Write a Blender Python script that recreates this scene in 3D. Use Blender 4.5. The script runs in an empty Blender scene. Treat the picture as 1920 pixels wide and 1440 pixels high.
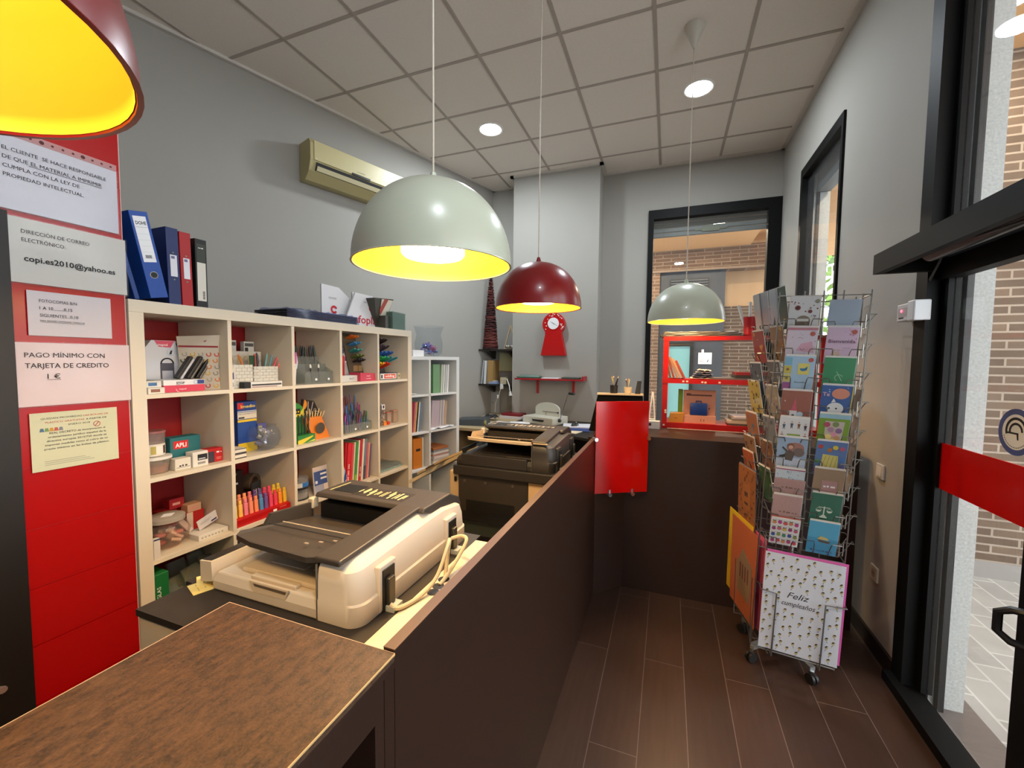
import bpy, bmesh, math, random
from mathutils import Matrix, Vector
R_ = math.radians
random.seed(7)
SC = bpy.context.scene
COL = SC.collection

# ---------------------------------------------------------------- camera, world, light, exposure
cam_d = bpy.data.cameras.new('camera')
cam_d.sensor_width = 36.0
cam_d.lens = 773.711 / 1920 * 36.0
cam_d.clip_start = 0.02
cam = bpy.data.objects.new('camera', cam_d)
COL.objects.link(cam)
def cam_matrix(yaw, pitch, roll, loc):
    f = Vector((math.sin(yaw)*math.cos(pitch), math.cos(yaw)*math.cos(pitch), math.sin(pitch)))
    r = Vector((math.cos(yaw), -math.sin(yaw), 0)); u = r.cross(f)
    r2 = r*math.cos(roll) + u*math.sin(roll); u2 = -r*math.sin(roll) + u*math.cos(roll)
    m = Matrix((r2, u2, -f)).transposed().to_4x4(); m.translation = loc
    return m
cam.matrix_world = cam_matrix(R_(-20.657), R_(-3.278), R_(.551), Vector((0, 0, 1.5)))
SC.camera = cam
SC.view_settings.view_transform = 'Standard'
SC.view_settings.look = 'None'
SC.view_settings.gamma = 1.0
SC.view_settings.use_curve_mapping = False
SC.view_settings.exposure = 0.27
SC.cycles.use_denoising = True
SC.cycles.max_bounces = 8
SC.cycles.transparent_max_bounces = 16
SC.cycles.sample_clamp_indirect = 6.0
SC.cycles.caustics_reflective = False
SC.cycles.caustics_refractive = False

def lin(h):
    h = h.lstrip('#'); o = []
    for i in (0, 2, 4):
        c = int(h[i:i+2], 16)/255
        o.append(c/12.92 if c <= .04045 else ((c+.055)/1.055)**2.4)
    return (o[0], o[1], o[2], 1.0)

W = bpy.data.worlds.new('daylight'); SC.world = W; W.use_nodes = True
_bg = W.node_tree.nodes['Background']
_bg.inputs[0].default_value = (.92, .96, 1.0, 1); _bg.inputs[1].default_value = 5.0

LAMPS = []          # filled by the lamp builders
def lamp(kind, loc, power, color, size=.1, rot=(0, 0, 0), name='lamp_light', parent=None, **kw):
    d = bpy.data.lights.new(name, kind); d.energy = power; d.color = color
    if kind == 'AREA': d.shape = 'DISK'; d.size = size
    else: d.shadow_soft_size = size
    for k, v in kw.items(): setattr(d, k, v)
    o = bpy.data.objects.new(name, d); COL.objects.link(o); o.location = loc; o.rotation_euler = rot
    if parent: o.parent = parent
    return o
PEND_W, DOWN_W = 7.5, 24.0            # watts in the pendants / recessed downlights
PEND_C, DOWN_C = (1.0, .66, .30), (.84, .93, 1.0)

# ---------------------------------------------------------------- materials
MATS = {}
def mat(hexc, rough=.5, metal=0.0, spec=.5, emit=None, es=1.0, alpha=1.0, coat=0.0, noise=0.0, nscale=8.0, bump=0.0, bscale=40.0, stretch=None):
    key = (hexc, rough, metal, spec, emit, es, alpha, coat, noise, nscale, bump, bscale, stretch)
    if key in MATS: return MATS[key]
    m = bpy.data.materials.new('paint_' + hexc.strip('#')); m.use_nodes = True
    nt = m.node_tree; b = nt.nodes['Principled BSDF']
    b.inputs['Base Color'].default_value = lin(hexc)
    b.inputs['Roughness'].default_value = rough; b.inputs['Metallic'].default_value = metal
    b.inputs['Specular IOR Level'].default_value = spec
    if coat: b.inputs['Coat Weight'].default_value = coat; b.inputs['Coat Roughness'].default_value = .08
    if emit: b.inputs['Emission Color'].default_value = lin(emit); b.inputs['Emission Strength'].default_value = es
    if alpha < 1: b.inputs['Alpha'].default_value = alpha
    if noise or bump:
        tc = nt.nodes.new('ShaderNodeTexCoord'); mp = nt.nodes.new('ShaderNodeMapping')
        nt.links.new(tc.outputs['Object'], mp.inputs[0])
        if stretch: mp.inputs['Scale'].default_value = stretch
    if noise:
        n = nt.nodes.new('ShaderNodeTexNoise'); n.inputs['Scale'].default_value = nscale; n.inputs['Detail'].default_value = 6
        nt.links.new(mp.outputs[0], n.inputs['Vector'])
        mx = nt.nodes.new('ShaderNodeMix'); mx.data_type = 'RGBA'; mx.blend_type = 'MIX'
        c = lin(hexc)
        mx.inputs[6].default_value = tuple(max(0, x*(1-noise)) for x in c[:3]) + (1,)
        mx.inputs[7].default_value = tuple(min(1, x*(1+noise)) for x in c[:3]) + (1,)
        nt.links.new(n.outputs['Fac'], mx.inputs[0]); nt.links.new(mx.outputs[2], b.inputs['Base Color'])
    if bump:
        n2 = nt.nodes.new('ShaderNodeTexNoise'); n2.inputs['Scale'].default_value = bscale; n2.inputs['Detail'].default_value = 4
        nt.links.new(mp.outputs[0], n2.inputs['Vector'])
        bp = nt.nodes.new('ShaderNodeBump'); bp.inputs['Strength'].default_value = bump; bp.inputs['Distance'].default_value = .004
        nt.links.new(n2.outputs['Fac'], bp.inputs['Height']); nt.links.new(bp.outputs[0], b.inputs['Normal'])
    MATS[key] = m
    return m
def clear(tint='ffffff', opacity=.12, rough=.04):
    """thin clear film, acrylic or pane: mostly see-through with a fresnel gloss"""
    key = ('clear', tint, opacity, rough)
    if key in MATS: return MATS[key]
    m = bpy.data.materials.new('clear_' + tint); m.use_nodes = True; nt = m.node_tree
    nt.nodes.remove(nt.nodes['Principled BSDF']); out = nt.nodes['Material Output']
    t = nt.nodes.new('ShaderNodeBsdfTransparent'); t.inputs[0].default_value = lin(tint)
    d = nt.nodes.new('ShaderNodeBsdfDiffuse'); d.inputs[0].default_value = lin(tint)
    g = nt.nodes.new('ShaderNodeBsdfGlossy'); g.inputs['Roughness'].default_value = rough
    m1 = nt.nodes.new('ShaderNodeMixShader'); m1.inputs[0].default_value = opacity
    nt.links.new(t.outputs[0], m1.inputs[1]); nt.links.new(d.outputs[0], m1.inputs[2])
    lw = nt.nodes.new('ShaderNodeLayerWeight'); lw.inputs[0].default_value = .5
    pw = nt.nodes.new('ShaderNodeMath'); pw.operation = 'POWER'; pw.inputs[1].default_value = 4.0; nt.links.new(lw.outputs['Facing'], pw.inputs[0])
    fr = nt.nodes.new('ShaderNodeMath'); fr.operation = 'MULTIPLY_ADD'; fr.inputs[1].default_value = .45; fr.inputs[2].default_value = .022; nt.links.new(pw.outputs[0], fr.inputs[0])
    m2 = nt.nodes.new('ShaderNodeMixShader')
    nt.links.new(fr.outputs[0], m2.inputs[0]); nt.links.new(m1.outputs[0], m2.inputs[1]); nt.links.new(g.outputs[0], m2.inputs[2])
    nt.links.new(m2.outputs[0], out.inputs[0])
    MATS[key] = m
    return m
def brickmat(name, c1, c2, mortar, bw, bh, ms, axes='xz', off=(0, 0), rough=.85, bump=.3, offset=.5, noise=.15, spec=.3, nscale=3.0, nstretch=(1, 1, 1)):
    """courses laid in object space; axes = the object axis along the brick and across the courses"""
    m = bpy.data.materials.new(name); m.use_nodes = True; nt = m.node_tree; b = nt.nodes['Principled BSDF']
    tc = nt.nodes.new('ShaderNodeTexCoord'); sp = nt.nodes.new('ShaderNodeSeparateXYZ'); cb = nt.nodes.new('ShaderNodeCombineXYZ')
    nt.links.new(tc.outputs['Object'], sp.inputs[0])
    for k, a in enumerate(axes):
        ad = nt.nodes.new('ShaderNodeMath'); ad.operation = 'ADD'; ad.inputs[1].default_value = off[k]
        nt.links.new(sp.outputs['xyz'.index(a)], ad.inputs[0]); nt.links.new(ad.outputs[0], cb.inputs[k])
    br = nt.nodes.new('ShaderNodeTexBrick'); br.offset = offset; br.inputs['Scale'].default_value = 1.0
    br.inputs['Brick Width'].default_value = bw; br.inputs['Row Height'].default_value = bh
    br.inputs['Mortar Size'].default_value = ms; br.inputs['Mortar Smooth'].default_value = .1
    br.inputs['Color1'].default_value = lin(c1); br.inputs['Color2'].default_value = lin(c2); br.inputs['Mortar'].default_value = lin(mortar)
    nt.links.new(cb.outputs[0], br.inputs[0])
    mp = nt.nodes.new('ShaderNodeMapping'); mp.inputs['Scale'].default_value = nstretch
    nt.links.new(tc.outputs['Object'], mp.inputs[0])
    n = nt.nodes.new('ShaderNodeTexNoise'); n.inputs['Scale'].default_value = nscale; n.inputs['Detail'].default_value = 8
    nt.links.new(mp.outputs[0], n.inputs['Vector'])
    hs = nt.nodes.new('ShaderNodeHueSaturation')
    mr = nt.nodes.new('ShaderNodeMapRange'); mr.inputs[3].default_value = 1-noise*2; mr.inputs[4].default_value = 1+noise*2
    nt.links.new(n.outputs['Fac'], mr.inputs[0]); nt.links.new(mr.outputs[0], hs.inputs['Value'])
    nt.links.new(br.outputs['Color'], hs.inputs['Color']); nt.links.new(hs.outputs[0], b.inputs['Base Color'])
    b.inputs['Roughness'].default_value = rough; b.inputs['Specular IOR Level'].default_value = spec
    bp = nt.nodes.new('ShaderNodeBump'); bp.inputs['Strength'].default_value = bump; bp.inputs['Distance'].default_value = .004; bp.invert = True
    nt.links.new(br.outputs['Fac'], bp.inputs['Height']); nt.links.new(bp.outputs[0], b.inputs['Normal'])
    return m
def fleck(c1, c2):
    """brown laminate with fine pale flecks drawn out along y"""
    m = bpy.data.materials.new('flecked_laminate'); m.use_nodes = True; nt = m.node_tree; b = nt.nodes['Principled BSDF']
    tc = nt.nodes.new('ShaderNodeTexCoord'); fac = []
    for sc, st in ((120, (1, .55, 1)), (75, (1, .30, 1)), (330, (1, .8, 1))):
        mp = nt.nodes.new('ShaderNodeMapping'); mp.inputs['Scale'].default_value = st
        n = nt.nodes.new('ShaderNodeTexNoise'); n.inputs['Scale'].default_value = sc; n.inputs['Detail'].default_value = 3
        nt.links.new(tc.outputs['Object'], mp.inputs[0]); nt.links.new(mp.outputs[0], n.inputs['Vector']); fac.append(n.outputs['Fac'])
    a = nt.nodes.new('ShaderNodeMath'); a.operation = 'ADD'; nt.links.new(fac[0], a.inputs[0]); nt.links.new(fac[1], a.inputs[1])
    a2 = nt.nodes.new('ShaderNodeMath'); a2.operation = 'ADD'; nt.links.new(a.outputs[0], a2.inputs[0]); nt.links.new(fac[2], a2.inputs[1])
    mr = nt.nodes.new('ShaderNodeMapRange'); mr.inputs[1].default_value = 1.05; mr.inputs[2].default_value = 1.95; nt.links.new(a2.outputs[0], mr.inputs[0])
    mx = nt.nodes.new('ShaderNodeMix'); mx.data_type = 'RGBA'; mx.inputs[6].default_value = lin(c1); mx.inputs[7].default_value = lin(c2)
    nt.links.new(mr.outputs[0], mx.inputs[0]); nt.links.new(mx.outputs[2], b.inputs['Base Color']); b.inputs['Roughness'].default_value = .55
    bp = nt.nodes.new('ShaderNodeBump'); bp.inputs['Strength'].default_value = .25; bp.inputs['Distance'].default_value = .001
    nt.links.new(a2.outputs[0], bp.inputs['Height']); nt.links.new(bp.outputs[0], b.inputs['Normal'])
    return m
def glow(hexc, s):
    return mat('ffffff', .6, emit=hexc, es=s)

# ---------------------------------------------------------------- mesh building
class MB:
    """collects shapes and links them as ONE mesh object"""
    def __init__(s): s.v = []; s.f = []; s.mi = []; s.sm = []; s.mats = []; s.M = Matrix.Identity(4)
    def _m(s, m):
        if m not in s.mats: s.mats.append(m)
        return s.mats.index(m)
    def add(s, vs, fs, m, smooth=False):
        o = len(s.v); k = s._m(m)
        s.v += [tuple(s.M @ Vector(v)) for v in vs]
        for f in fs: s.f.append([o+i for i in f]); s.mi.append(k); s.sm.append(smooth)
        return s
    def box(s, x0, y0, z0, x1, y1, z1, m, bev=0, seg=2):
        if bev:
            bm = bmesh.new(); bmesh.ops.create_cube(bm, size=1)
            for v in bm.verts: v.co = Vector(((x0+x1)/2+v.co.x*(x1-x0), (y0+y1)/2+v.co.y*(y1-y0), (z0+z1)/2+v.co.z*(z1-z0)))
            bmesh.ops.bevel(bm, geom=bm.edges[:], offset=bev, segments=seg, affect='EDGES', profile=.5)
            return s.bm(bm, m, False)
        return s.add([(x0,y0,z0),(x1,y0,z0),(x1,y1,z0),(x0,y1,z0),(x0,y0,z1),(x1,y0,z1),(x1,y1,z1),(x0,y1,z1)],
                     [(0,3,2,1),(4,5,6,7),(0,1,5,4),(1,2,6,5),(2,3,7,6),(3,0,4,7)], m)
    def bm(s, bm, m, smooth=False):
        bm.verts.index_update()
        s.add([v.co[:] for v in bm.verts], [[v.index for v in f.verts] for f in bm.faces], m, smooth); bm.free(); return s
    def hexa(s, p, m):
        """8 corners: bottom 4 then top 4, counter-clockwise from above"""
        return s.add(p, [(0,3,2,1),(4,5,6,7),(0,1,5,4),(1,2,6,5),(2,3,7,6),(3,0,4,7)], m)
    def cyl(s, p0, p1, r, m, r1=None, n=14, caps=True, smooth=True):
        p0, p1 = Vector(p0), Vector(p1); d = (p1-p0); r1 = r if r1 is None else r1
        q = d.to_track_quat('Z', 'Y'); vs = []
        for p, rr in ((p0, r), (p1, r1)):
            for i in range(n): vs.append(p + q @ Vector((rr*math.cos(2*math.pi*i/n), rr*math.sin(2*math.pi*i/n), 0)))
        s.add(vs, [(i, (i+1) % n, n+(i+1) % n, n+i) for i in range(n)], m, smooth)
        if caps: s.add(vs[:n], [tuple(reversed(range(n)))], m); s.add(vs[n:], [tuple(range(n))], m)
        return s
    def lathe(s, prof, m, c=(0, 0, 0), n=32, smooth=True):
        vs = []; fs = []; k = len(prof)
        for i in range(n):
            a = 2*math.pi*i/n
            for r, z in prof: vs.append((c[0]+r*math.cos(a), c[1]+r*math.sin(a), c[2]+z))
        for i in range(n):
            j = (i+1) % n
            for t in range(k-1): fs.append((i*k+t, j*k+t, j*k+t+1, i*k+t+1))
        return s.add(vs, fs, m, smooth)
    def tube(s, pts, r, m, n=6, closed=False):
        pts = [Vector(p) for p in pts]; vs = []; N = len(pts); up = None
        for i, p in enumerate(pts):
            d = (pts[min(i+1, N-1)]-pts[max(i-1, 0)]) if not closed else (pts[(i+1) % N]-pts[i-1])
            q = d.normalized().to_track_quat('Z', 'Y') if d.length > 1e-9 else Matrix.Identity(3).to_quaternion()
            if up is None: up = q @ Vector((1, 0, 0))
            z = d.normalized(); x = (up - z*up.dot(z))
            x = x.normalized() if x.length > 1e-6 else q @ Vector((1, 0, 0)); y = z.cross(x); up = x
            for k in range(n): vs.append(p + (x*math.cos(2*math.pi*k/n)+y*math.sin(2*math.pi*k/n))*r)
        fs = []
        for i in range(N if closed else N-1):
            j = (i+1) % N
            for k in range(n): fs.append((i*n+k, i*n+(k+1) % n, j*n+(k+1) % n, j*n+k))
        s.add(vs, fs, m, True)
        if not closed: s.add(vs[:n], [tuple(reversed(range(n)))], m); s.add(vs[-n:], [tuple(range(n))], m)
        return s
    def prism(s, poly, ax, lo, hi, m, smooth=False):
        """poly: 2-D outline; ax 'x': (y,z), 'y': (x,z), 'z': (x,y)"""
        def P(a, b, t): return {'x': (t, a, b), 'y': (a, t, b), 'z': (a, b, t)}[ax]
        n = len(poly); vs = [P(a, b, lo) for a, b in poly] + [P(a, b, hi) for a, b in poly]
        s.add(vs, [(i, (i+1) % n, n+(i+1) % n, n+i) for i in range(n)], m, smooth)
        s.add(vs, [tuple(reversed(range(n))), tuple(range(n, 2*n))], m)
        return s
    def quad(s, p, m): return s.add(p, [(0, 1, 2, 3)[:len(p)]] if len(p) == 4 else [tuple(range(len(p)))], m)
    def flat(s, poly, y, m):
        """printed patch facing -y"""
        return s.add([(a, y, b) for a, b in poly], [tuple(range(len(poly)))], m)
    def rect(s, x0, z0, x1, z1, y, m): return s.flat([(x0, z0), (x1, z0), (x1, z1), (x0, z1)], y, m)
    def dot(s, x, z, r, y, m, n=12, sx=1.0, a0=0, a1=360):
        full = a1-a0 >= 360; k = n if full else n+1
        pts = [(x+r*sx*math.cos(R_(a0+(a1-a0)*i/n)), z+r*math.sin(R_(a0+(a1-a0)*i/n))) for i in range(k)]
        return s.flat(pts, y, m)
    def ring(s, x, z, r0, r1, y, m, n=24, a0=0, a1=360):
        vs = []
        for i in range(n+1):
            a = R_(a0+(a1-a0)*i/n)
            vs += [(x+r0*math.cos(a), y, z+r0*math.sin(a)), (x+r1*math.cos(a), y, z+r1*math.sin(a))]
        return s.add(vs, [(2*i, 2*i+1, 2*i+3, 2*i+2) for i in range(n)], m)
    def text(s, t, x, z, size, y, m, align='L', bold=0.0, width=None, shear=0.0, rot=0.0):
        vs, fs = text_mesh(t, 0.0 if any(c in t for c in 'MNWÍ') else bold, shear)
        if not vs: return s
        xs = [v[0] for v in vs]; w = max(xs)-min(xs); sc = size; sx = size
        if width: sx = width/max(w, 1e-6)
        ox = {'L': -min(xs), 'C': -(min(xs)+max(xs))/2, 'R': -max(xs)}[align]
        ca, sa = math.cos(rot), math.sin(rot); out = []
        for a, b in vs:
            p, q = (a+ox)*sx, b*sc
            out.append((x+p*ca-q*sa, y, z+p*sa+q*ca))
        return s.add(out, fs, m)
    def scrawl(s, x0, x1, z, h, y, m, seed=1):
        """a line of print too small to read: short dashes"""
        rr = random.Random(seed); x = x0
        while x < x1:
            w = min(x1-x, h*rr.uniform(.5, 1.6)); s.rect(x, z+h*rr.uniform(0, .15), x+w, z+h*rr.uniform(.5, .8), y, m); x += w+h*rr.uniform(.25, .6)
        return s
    def build(s, name, parent=None, loc=(0, 0, 0), rot=None, label=None, bev=0):
        me = bpy.data.meshes.new(name)
        me.from_pydata(s.v, [], s.f)
        for m in s.mats: me.materials.append(m)
        me.polygons.foreach_set('material_index', s.mi); me.polygons.foreach_set('use_smooth', s.sm)
        me.update()
        bm = bmesh.new(); bm.from_mesh(me)
        bmesh.ops.remove_doubles(bm, verts=bm.verts[:], dist=1e-6) if any(s.sm) or bev else None
        if bev:
            e = [e for e in bm.edges if len(e.link_faces) == 2 and e.calc_face_angle(0) > R_(40)]
            bmesh.ops.bevel(bm, geom=e, offset=bev, segments=2, affect='EDGES', profile=.5, clamp_overlap=True)
        bm.to_mesh(me); bm.free()
        if any(s.sm): me.set_sharp_from_angle(angle=R_(34))
        o = bpy.data.objects.new(name, me); COL.objects.link(o)
        o.location = loc
        if rot is not None: o.rotation_euler = rot if not isinstance(rot, (int, float)) else (0, 0, rot)
        if parent: o.parent = parent
        if label: o['label'] = label
        return o
_TX = {}
def text_mesh(t, bold=0.0, shear=0.0):
    k = (t, bold, shear)
    if k not in _TX:
        c = bpy.data.curves.new('tmp_text', 'FONT'); c.body = t; c.size = 1.0; c.offset = bold; c.shear = shear; c.resolution_u = 2
        o = bpy.data.objects.new('tmp_text', c); COL.objects.link(o)
        dg = bpy.context.evaluated_depsgraph_get(); me = o.evaluated_get(dg).to_mesh()
        _TX[k] = ([(v.co.x, v.co.y) for v in me.vertices], [tuple(p.vertices) for p in me.polygons])
        o.evaluated_get(dg).to_mesh_clear(); bpy.data.objects.remove(o); bpy.data.curves.remove(c)
    return _TX[k]
def tag(o, label=None, cat=None, group=None, kind=None):
    if label: o['label'] = label
    if cat: o['category'] = cat
    if group: o['group'] = group
    if kind: o['kind'] = kind
    return o
def thing(name, label, cat, loc=(0, 0, 0), rot=0.0, group=None):
    o = bpy.data.objects.new(name, None); COL.objects.link(o); o.empty_display_size = .05
    o.location = loc; o.rotation_euler = (0, 0, rot) if isinstance(rot, (int, float)) else rot
    return tag(o, label, cat, group)
def dup(root, loc, rot=None, label=None, group=None):
    r = root.copy(); COL.objects.link(r); r.location = loc
    if rot is not None: r.rotation_euler = (0, 0, rot) if isinstance(rot, (int, float)) else rot
    if label: r['label'] = label
    if group: r['group'] = group
    for ch in list(root.children):
        c = ch.copy(); COL.objects.link(c); c.parent = r
        for g in list(ch.children):
            d = g.copy(); COL.objects.link(d); d.parent = c
    return r
def struct(name, mb, loc=(0, 0, 0), rot=None):
    return tag(mb.build(name, None, loc, rot), kind='structure')

# common paints
WHITE = mat('f2f0ea', .5); BLACK = mat('121212', .45); DGREY = mat('3a3833', .5); STEEL = mat('b9bbbd', .28, 1.0); CHROME = mat('dcdcdc', .12, 1.0)
RED = mat('b3120f', .3); INK = mat('1c1c22', .7); INKR = mat('b01c22', .7); PAPER = mat('efeef0', .75, noise=.04, nscale=6)
FILM = clear('f4f6f8', .06)
# ---------------------------------------------------------------- the room
CZ = 3.694
M_WALL = mat('a3a099', .75, noise=.03, nscale=2.5, bump=.06, bscale=180, spec=.25)
M_CEIL = mat('ece4da', .9, noise=.05, nscale=90, spec=.2)
M_TRIM = mat('cfcac2', .6)
M_TBAR = mat('b0a69c', .6)
M_FRAME = mat('070707', .55, spec=.2)
M_FLOOR = brickmat('dark_plank_floor', '433027', '3a2a23', '6a5a52', 1.12, .1825, .0016, 'yx', (.40-.28, .25), rough=.34, bump=.15, noise=.12, nscale=5, nstretch=(9, .8, 1))
M_WOOD = mat('2a1911', .38, noise=.22, nscale=7, stretch=(1.2, 1.2, 14), bump=.05, bscale=60)      # dark wenge counter
M_TOP = fleck('22150b', '5c402a')

b = MB(); b.box(-4.6, -1.7, -.12, 1.06, 5.3, 0, M_FLOOR); struct('floor', b)
# ceiling: tiles in a T-bar grid, lines at x = -2.542 + .6 i, y = 2.218 + .6 j
b = MB(); b.box(-4.6, -1.7, CZ, 1.3, 5.3, CZ+.1, M_CEIL); struct('ceiling', b)
b = MB()
for i in range(-4, 7):
    x = -2.542+.6*i
    if -4.5 < x < 1.05: b.box(x-.012, -1.6, CZ-.004, x+.012, 5.04, CZ+.001, M_TBAR)
for j in range(-7, 6):
    y = 2.218+.6*j
    if -1.6 < y < 5.04: b.box(-4.5, y-.012, CZ-.0035, 1.05, y+.012, CZ+.001, M_TBAR)
struct('trim_1', b)
# left wall runs askew: (-3.257,1.83) ... (-2.206,4.968)
SL = .328
def lwx(y): return -2.206 - SL*(4.968-y)
b = MB(); b.prism([(lwx(-1.7), -1.7), (lwx(5.3), 5.3), (lwx(5.3)-.25, 5.3), (lwx(-1.7)-.25, -1.7)], 'z', -.1, CZ+.05, M_WALL); struct('wall_left', b)
b = MB(); b.prism([(lwx(-1.7), -1.7), (lwx(5.05), 5.05), (lwx(5.05)+.035, 5.05), (lwx(-1.7)+.035, -1.7)], 'z', CZ-.022, CZ+.002, M_TRIM); struct('trim_2', b)
# back wall with the window opening, and the pillar in front of it
WX0, WX1, WZ0, WZ1 = -.252, 1.05, .55, 3.205
b = MB()
b.box(-2.4, 5.04, -.1, WX0, 5.26, CZ+.05, M_WALL).box(WX0, 5.04, WZ1, 1.24, 5.26, CZ+.05, M_WALL).box(WX0, 5.04, -.1, 1.24, 5.26, WZ0, M_WALL)
b.box(WX1, 5.04, WZ0, 1.24, 5.26, WZ1, M_WALL)
struct('wall_back', b)
b = MB(); b.box(-1.79, 4.75, -.1, -.765, 5.06, CZ+.05, M_WALL); struct('wall_pillar', b)
b = MB(); b.box(-2.25, 5.005, CZ-.022, -1.8, 5.045, CZ+.002, M_TRIM).box(-1.825, 4.715, CZ-.022, -.73, 4.755, CZ+.002, M_TRIM).box(-.77, 4.715, CZ-.022, -.73, 5.04, CZ+.002, M_TRIM).box(-1.825, 4.715, CZ-.022, -1.785, 5.04, CZ+.002, M_TRIM)
b.box(-.73, 5.005, CZ-.022, 1.05, 5.045, CZ+.002, M_TRIM); struct('trim_3', b)
# right wall with window 2 and the shop front
b = MB()
RX, RX1 = 1.05, 1.245
DY1, W2A, W2B, W2Z0, W2Z1 = 2.40, 3.397, 4.336, .55, 3.166
b.box(RX, W2B, -.1, RX1, 5.1, CZ+.05, M_WALL).box(RX, W2A, W2Z1, RX1, W2B, CZ+.05, M_WALL).box(RX, W2A, -.1, RX1, W2B, W2Z0, M_WALL)
b.box(RX, DY1, -.1, RX1, W2A, CZ+.05, M_WALL).box(RX, -1.0, 3.45, RX1, DY1, CZ+.05, M_WALL).box(RX, -1.7, -.1, RX1, -1.0, CZ+.05, M_WALL)
struct('wall_right', b)
b = MB(); b.box(RX-.035, -1.6, CZ-.022, RX+.005, 5.04, CZ+.002, M_TRIM); struct('trim_4', b)
b = MB(); b.box(-4.6, -1.9, -.1, 1.3, -1.6, CZ+.05, M_WALL); struct('wall_front', b)
b = MB(); b.box(RX-.014, 2.41, 0, RX+.004, 5.04, .085, mat('1c1412', .4)); struct('baseboard_right', b, )
# concrete reveals of the right wall (outside the panes)
M_CONC = mat('b4b6b3', .9, noise=.34, nscale=110, bump=.5, bscale=70)
b = MB(); b.box(1.125, 2.30, -.1, 1.246, 2.402, 3.9, M_CONC).box(1.125, 4.30, -.1, 1.246, 4.34, 3.9, M_CONC).box(1.125, 3.39, -.1, 1.246, 3.40, 3.9, M_CONC); struct('trim_5', b)
b = MB(); b.box(1.144, 2.270, -.05, 1.166, 2.303, 3.5, mat('0c0c0e', .5)).box(1.150, 4.285, .5, 1.170, 4.303, 3.2, mat('241c18', .5)); struct('trim_6', b)

PANE = clear('f7f8f8', .02, .01)
def window(name, ax, lo, hi, z0, z1, d0, d1, wl, wr, wt, wb):
    """ax 'y': opening spans x and the frame is d0..d1 deep in y; ax 'x': spans y"""
    def B(mb, a0, e0, a1, e1, m, dd=0):
        if ax == 'y': mb.box(a0, d0+dd, e0, a1, d1-dd, e1, m)
        else: mb.box(d0+dd, a0, e0, d1-dd, a1, e1, m)
    r = bpy.data.objects.new(name, None); COL.objects.link(r); tag(r, kind='structure')
    f = MB(); B(f, lo, z0, lo+wl, z1, M_FRAME); B(f, hi-wr, z0, hi, z1, M_FRAME); B(f, lo+wl, z1-wt, hi-wr, z1, M_FRAME); B(f, lo+wl, z0, hi-wr, z0+wb, M_FRAME)
    f.build('window_frame', r)
    p = MB(); dd = (d1-d0)/2-.003; B(p, lo+wl, z0+wb, hi-wr, z1-wt, PANE, dd); p.build('window_pane', r)
    return r
window('window_1', 'y', WX0, WX1, WZ0, WZ1, 5.01, 5.10, .055, .12, .10, .06)
window('window_2', 'x', W2A, W2B, W2Z0, W2Z1, 1.035, 1.125, .035, .055, .075, .06)
# shop front: fixed side light, door leaf, transom
d1 = bpy.data.objects.new('door_1', None); COL.objects.link(d1); tag(d1, kind='structure')
f = MB()
f.box(1.035, 2.315, 0, 1.125, 2.402, 3.45, M_FRAME)                    # far jamb
f.box(1.085, 2.27, .05, 1.125, 2.315, 3.45, M_FRAME)
f.box(1.0, -.6, 0, 1.10, 2.402, .045, M_FRAME)                          # floor rail
f.box(1.07, -.6, 1.86, 1.125, 2.315, 1.99, M_FRAME)                     # transom rail behind the canopy
f.box(1.05, 1.50, 0, 1.135, 1.735, 1.9, M_FRAME)                        # lock stiles of side light and leaf
f.box(1.05, .75, 0, 1.13, .87, 3.45, M_FRAME).box(1.05, -1.0, 0, 1.13, -.88, 3.45, M_FRAME).box(1.05, -1.0, 3.38, 1.13, 2.4, 3.45, M_FRAME).box(1.05, 1.55, 1.95, 1.13, 1.61, 3.4, M_FRAME)
DF = f.build('door_frame', d1)
p = MB(); p.box(1.103, 1.735, .045, 1.109, 2.27, 1.87, PANE).box(1.103, 1.61, 1.98, 1.109, 2.27, 3.39, PANE).box(1.103, .87, .045, 1.109, 1.50, 1.87, PANE).box(1.103, -.88, .045, 1.109, .75, 3.38, PANE).box(1.103, .87, 1.98, 1.109, 1.55, 3.39, PANE)
p.build('door_pane', d1)
h = MB(); hx = 1.0
h.tube([(1.05, 1.665, .755), (1.01, 1.69, .75), (.99, 1.71, .73), (.99, 1.71, .67), (1.01, 1.69, .65), (1.05, 1.665, .645)], .012, mat('1a1a1c', .3), 8)
h.build('door_handle', DF)
g = MB(); g.box(1.098, 1.735, .972, 1.1025, 2.27, 1.168, mat('c30a08', .25)); o = g.build('red_film_band', d1)
# round sticker on the glass
s = MB(); s.M = Matrix.Translation((1.101, 1.885, 1.275)) @ Matrix.Rotation(R_(-90), 4, 'Z')
s.dot(0, 0, .079, -.0006, mat('4a5790', .5), 40).dot(0, 0, .060, -.0010, WHITE, 40)
s.ring(0, .004, .037, .046, -.0014, INK, 24, 10, 200).ring(0, .002, .022, .030, -.0014, INK, 20, 0, 190)
s.flat([(-.036, -.008), (.004, -.008), (.008, -.026), (.014, -.026), (.012, -.002), (-.036, -.002)], -.0014, INK)
[s.rect(.053*math.cos(R_(a))-.0018, .053*math.sin(R_(a))-.0018, .053*math.cos(R_(a))+.0018, .053*math.sin(R_(a))+.0018, -.0014, INK) for a in range(200, 342, 8)]
st = s.build('round_sticker', None); tag(st, 'round blue-ringed sticker on the door glass above the red band', 'sticker')

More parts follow.
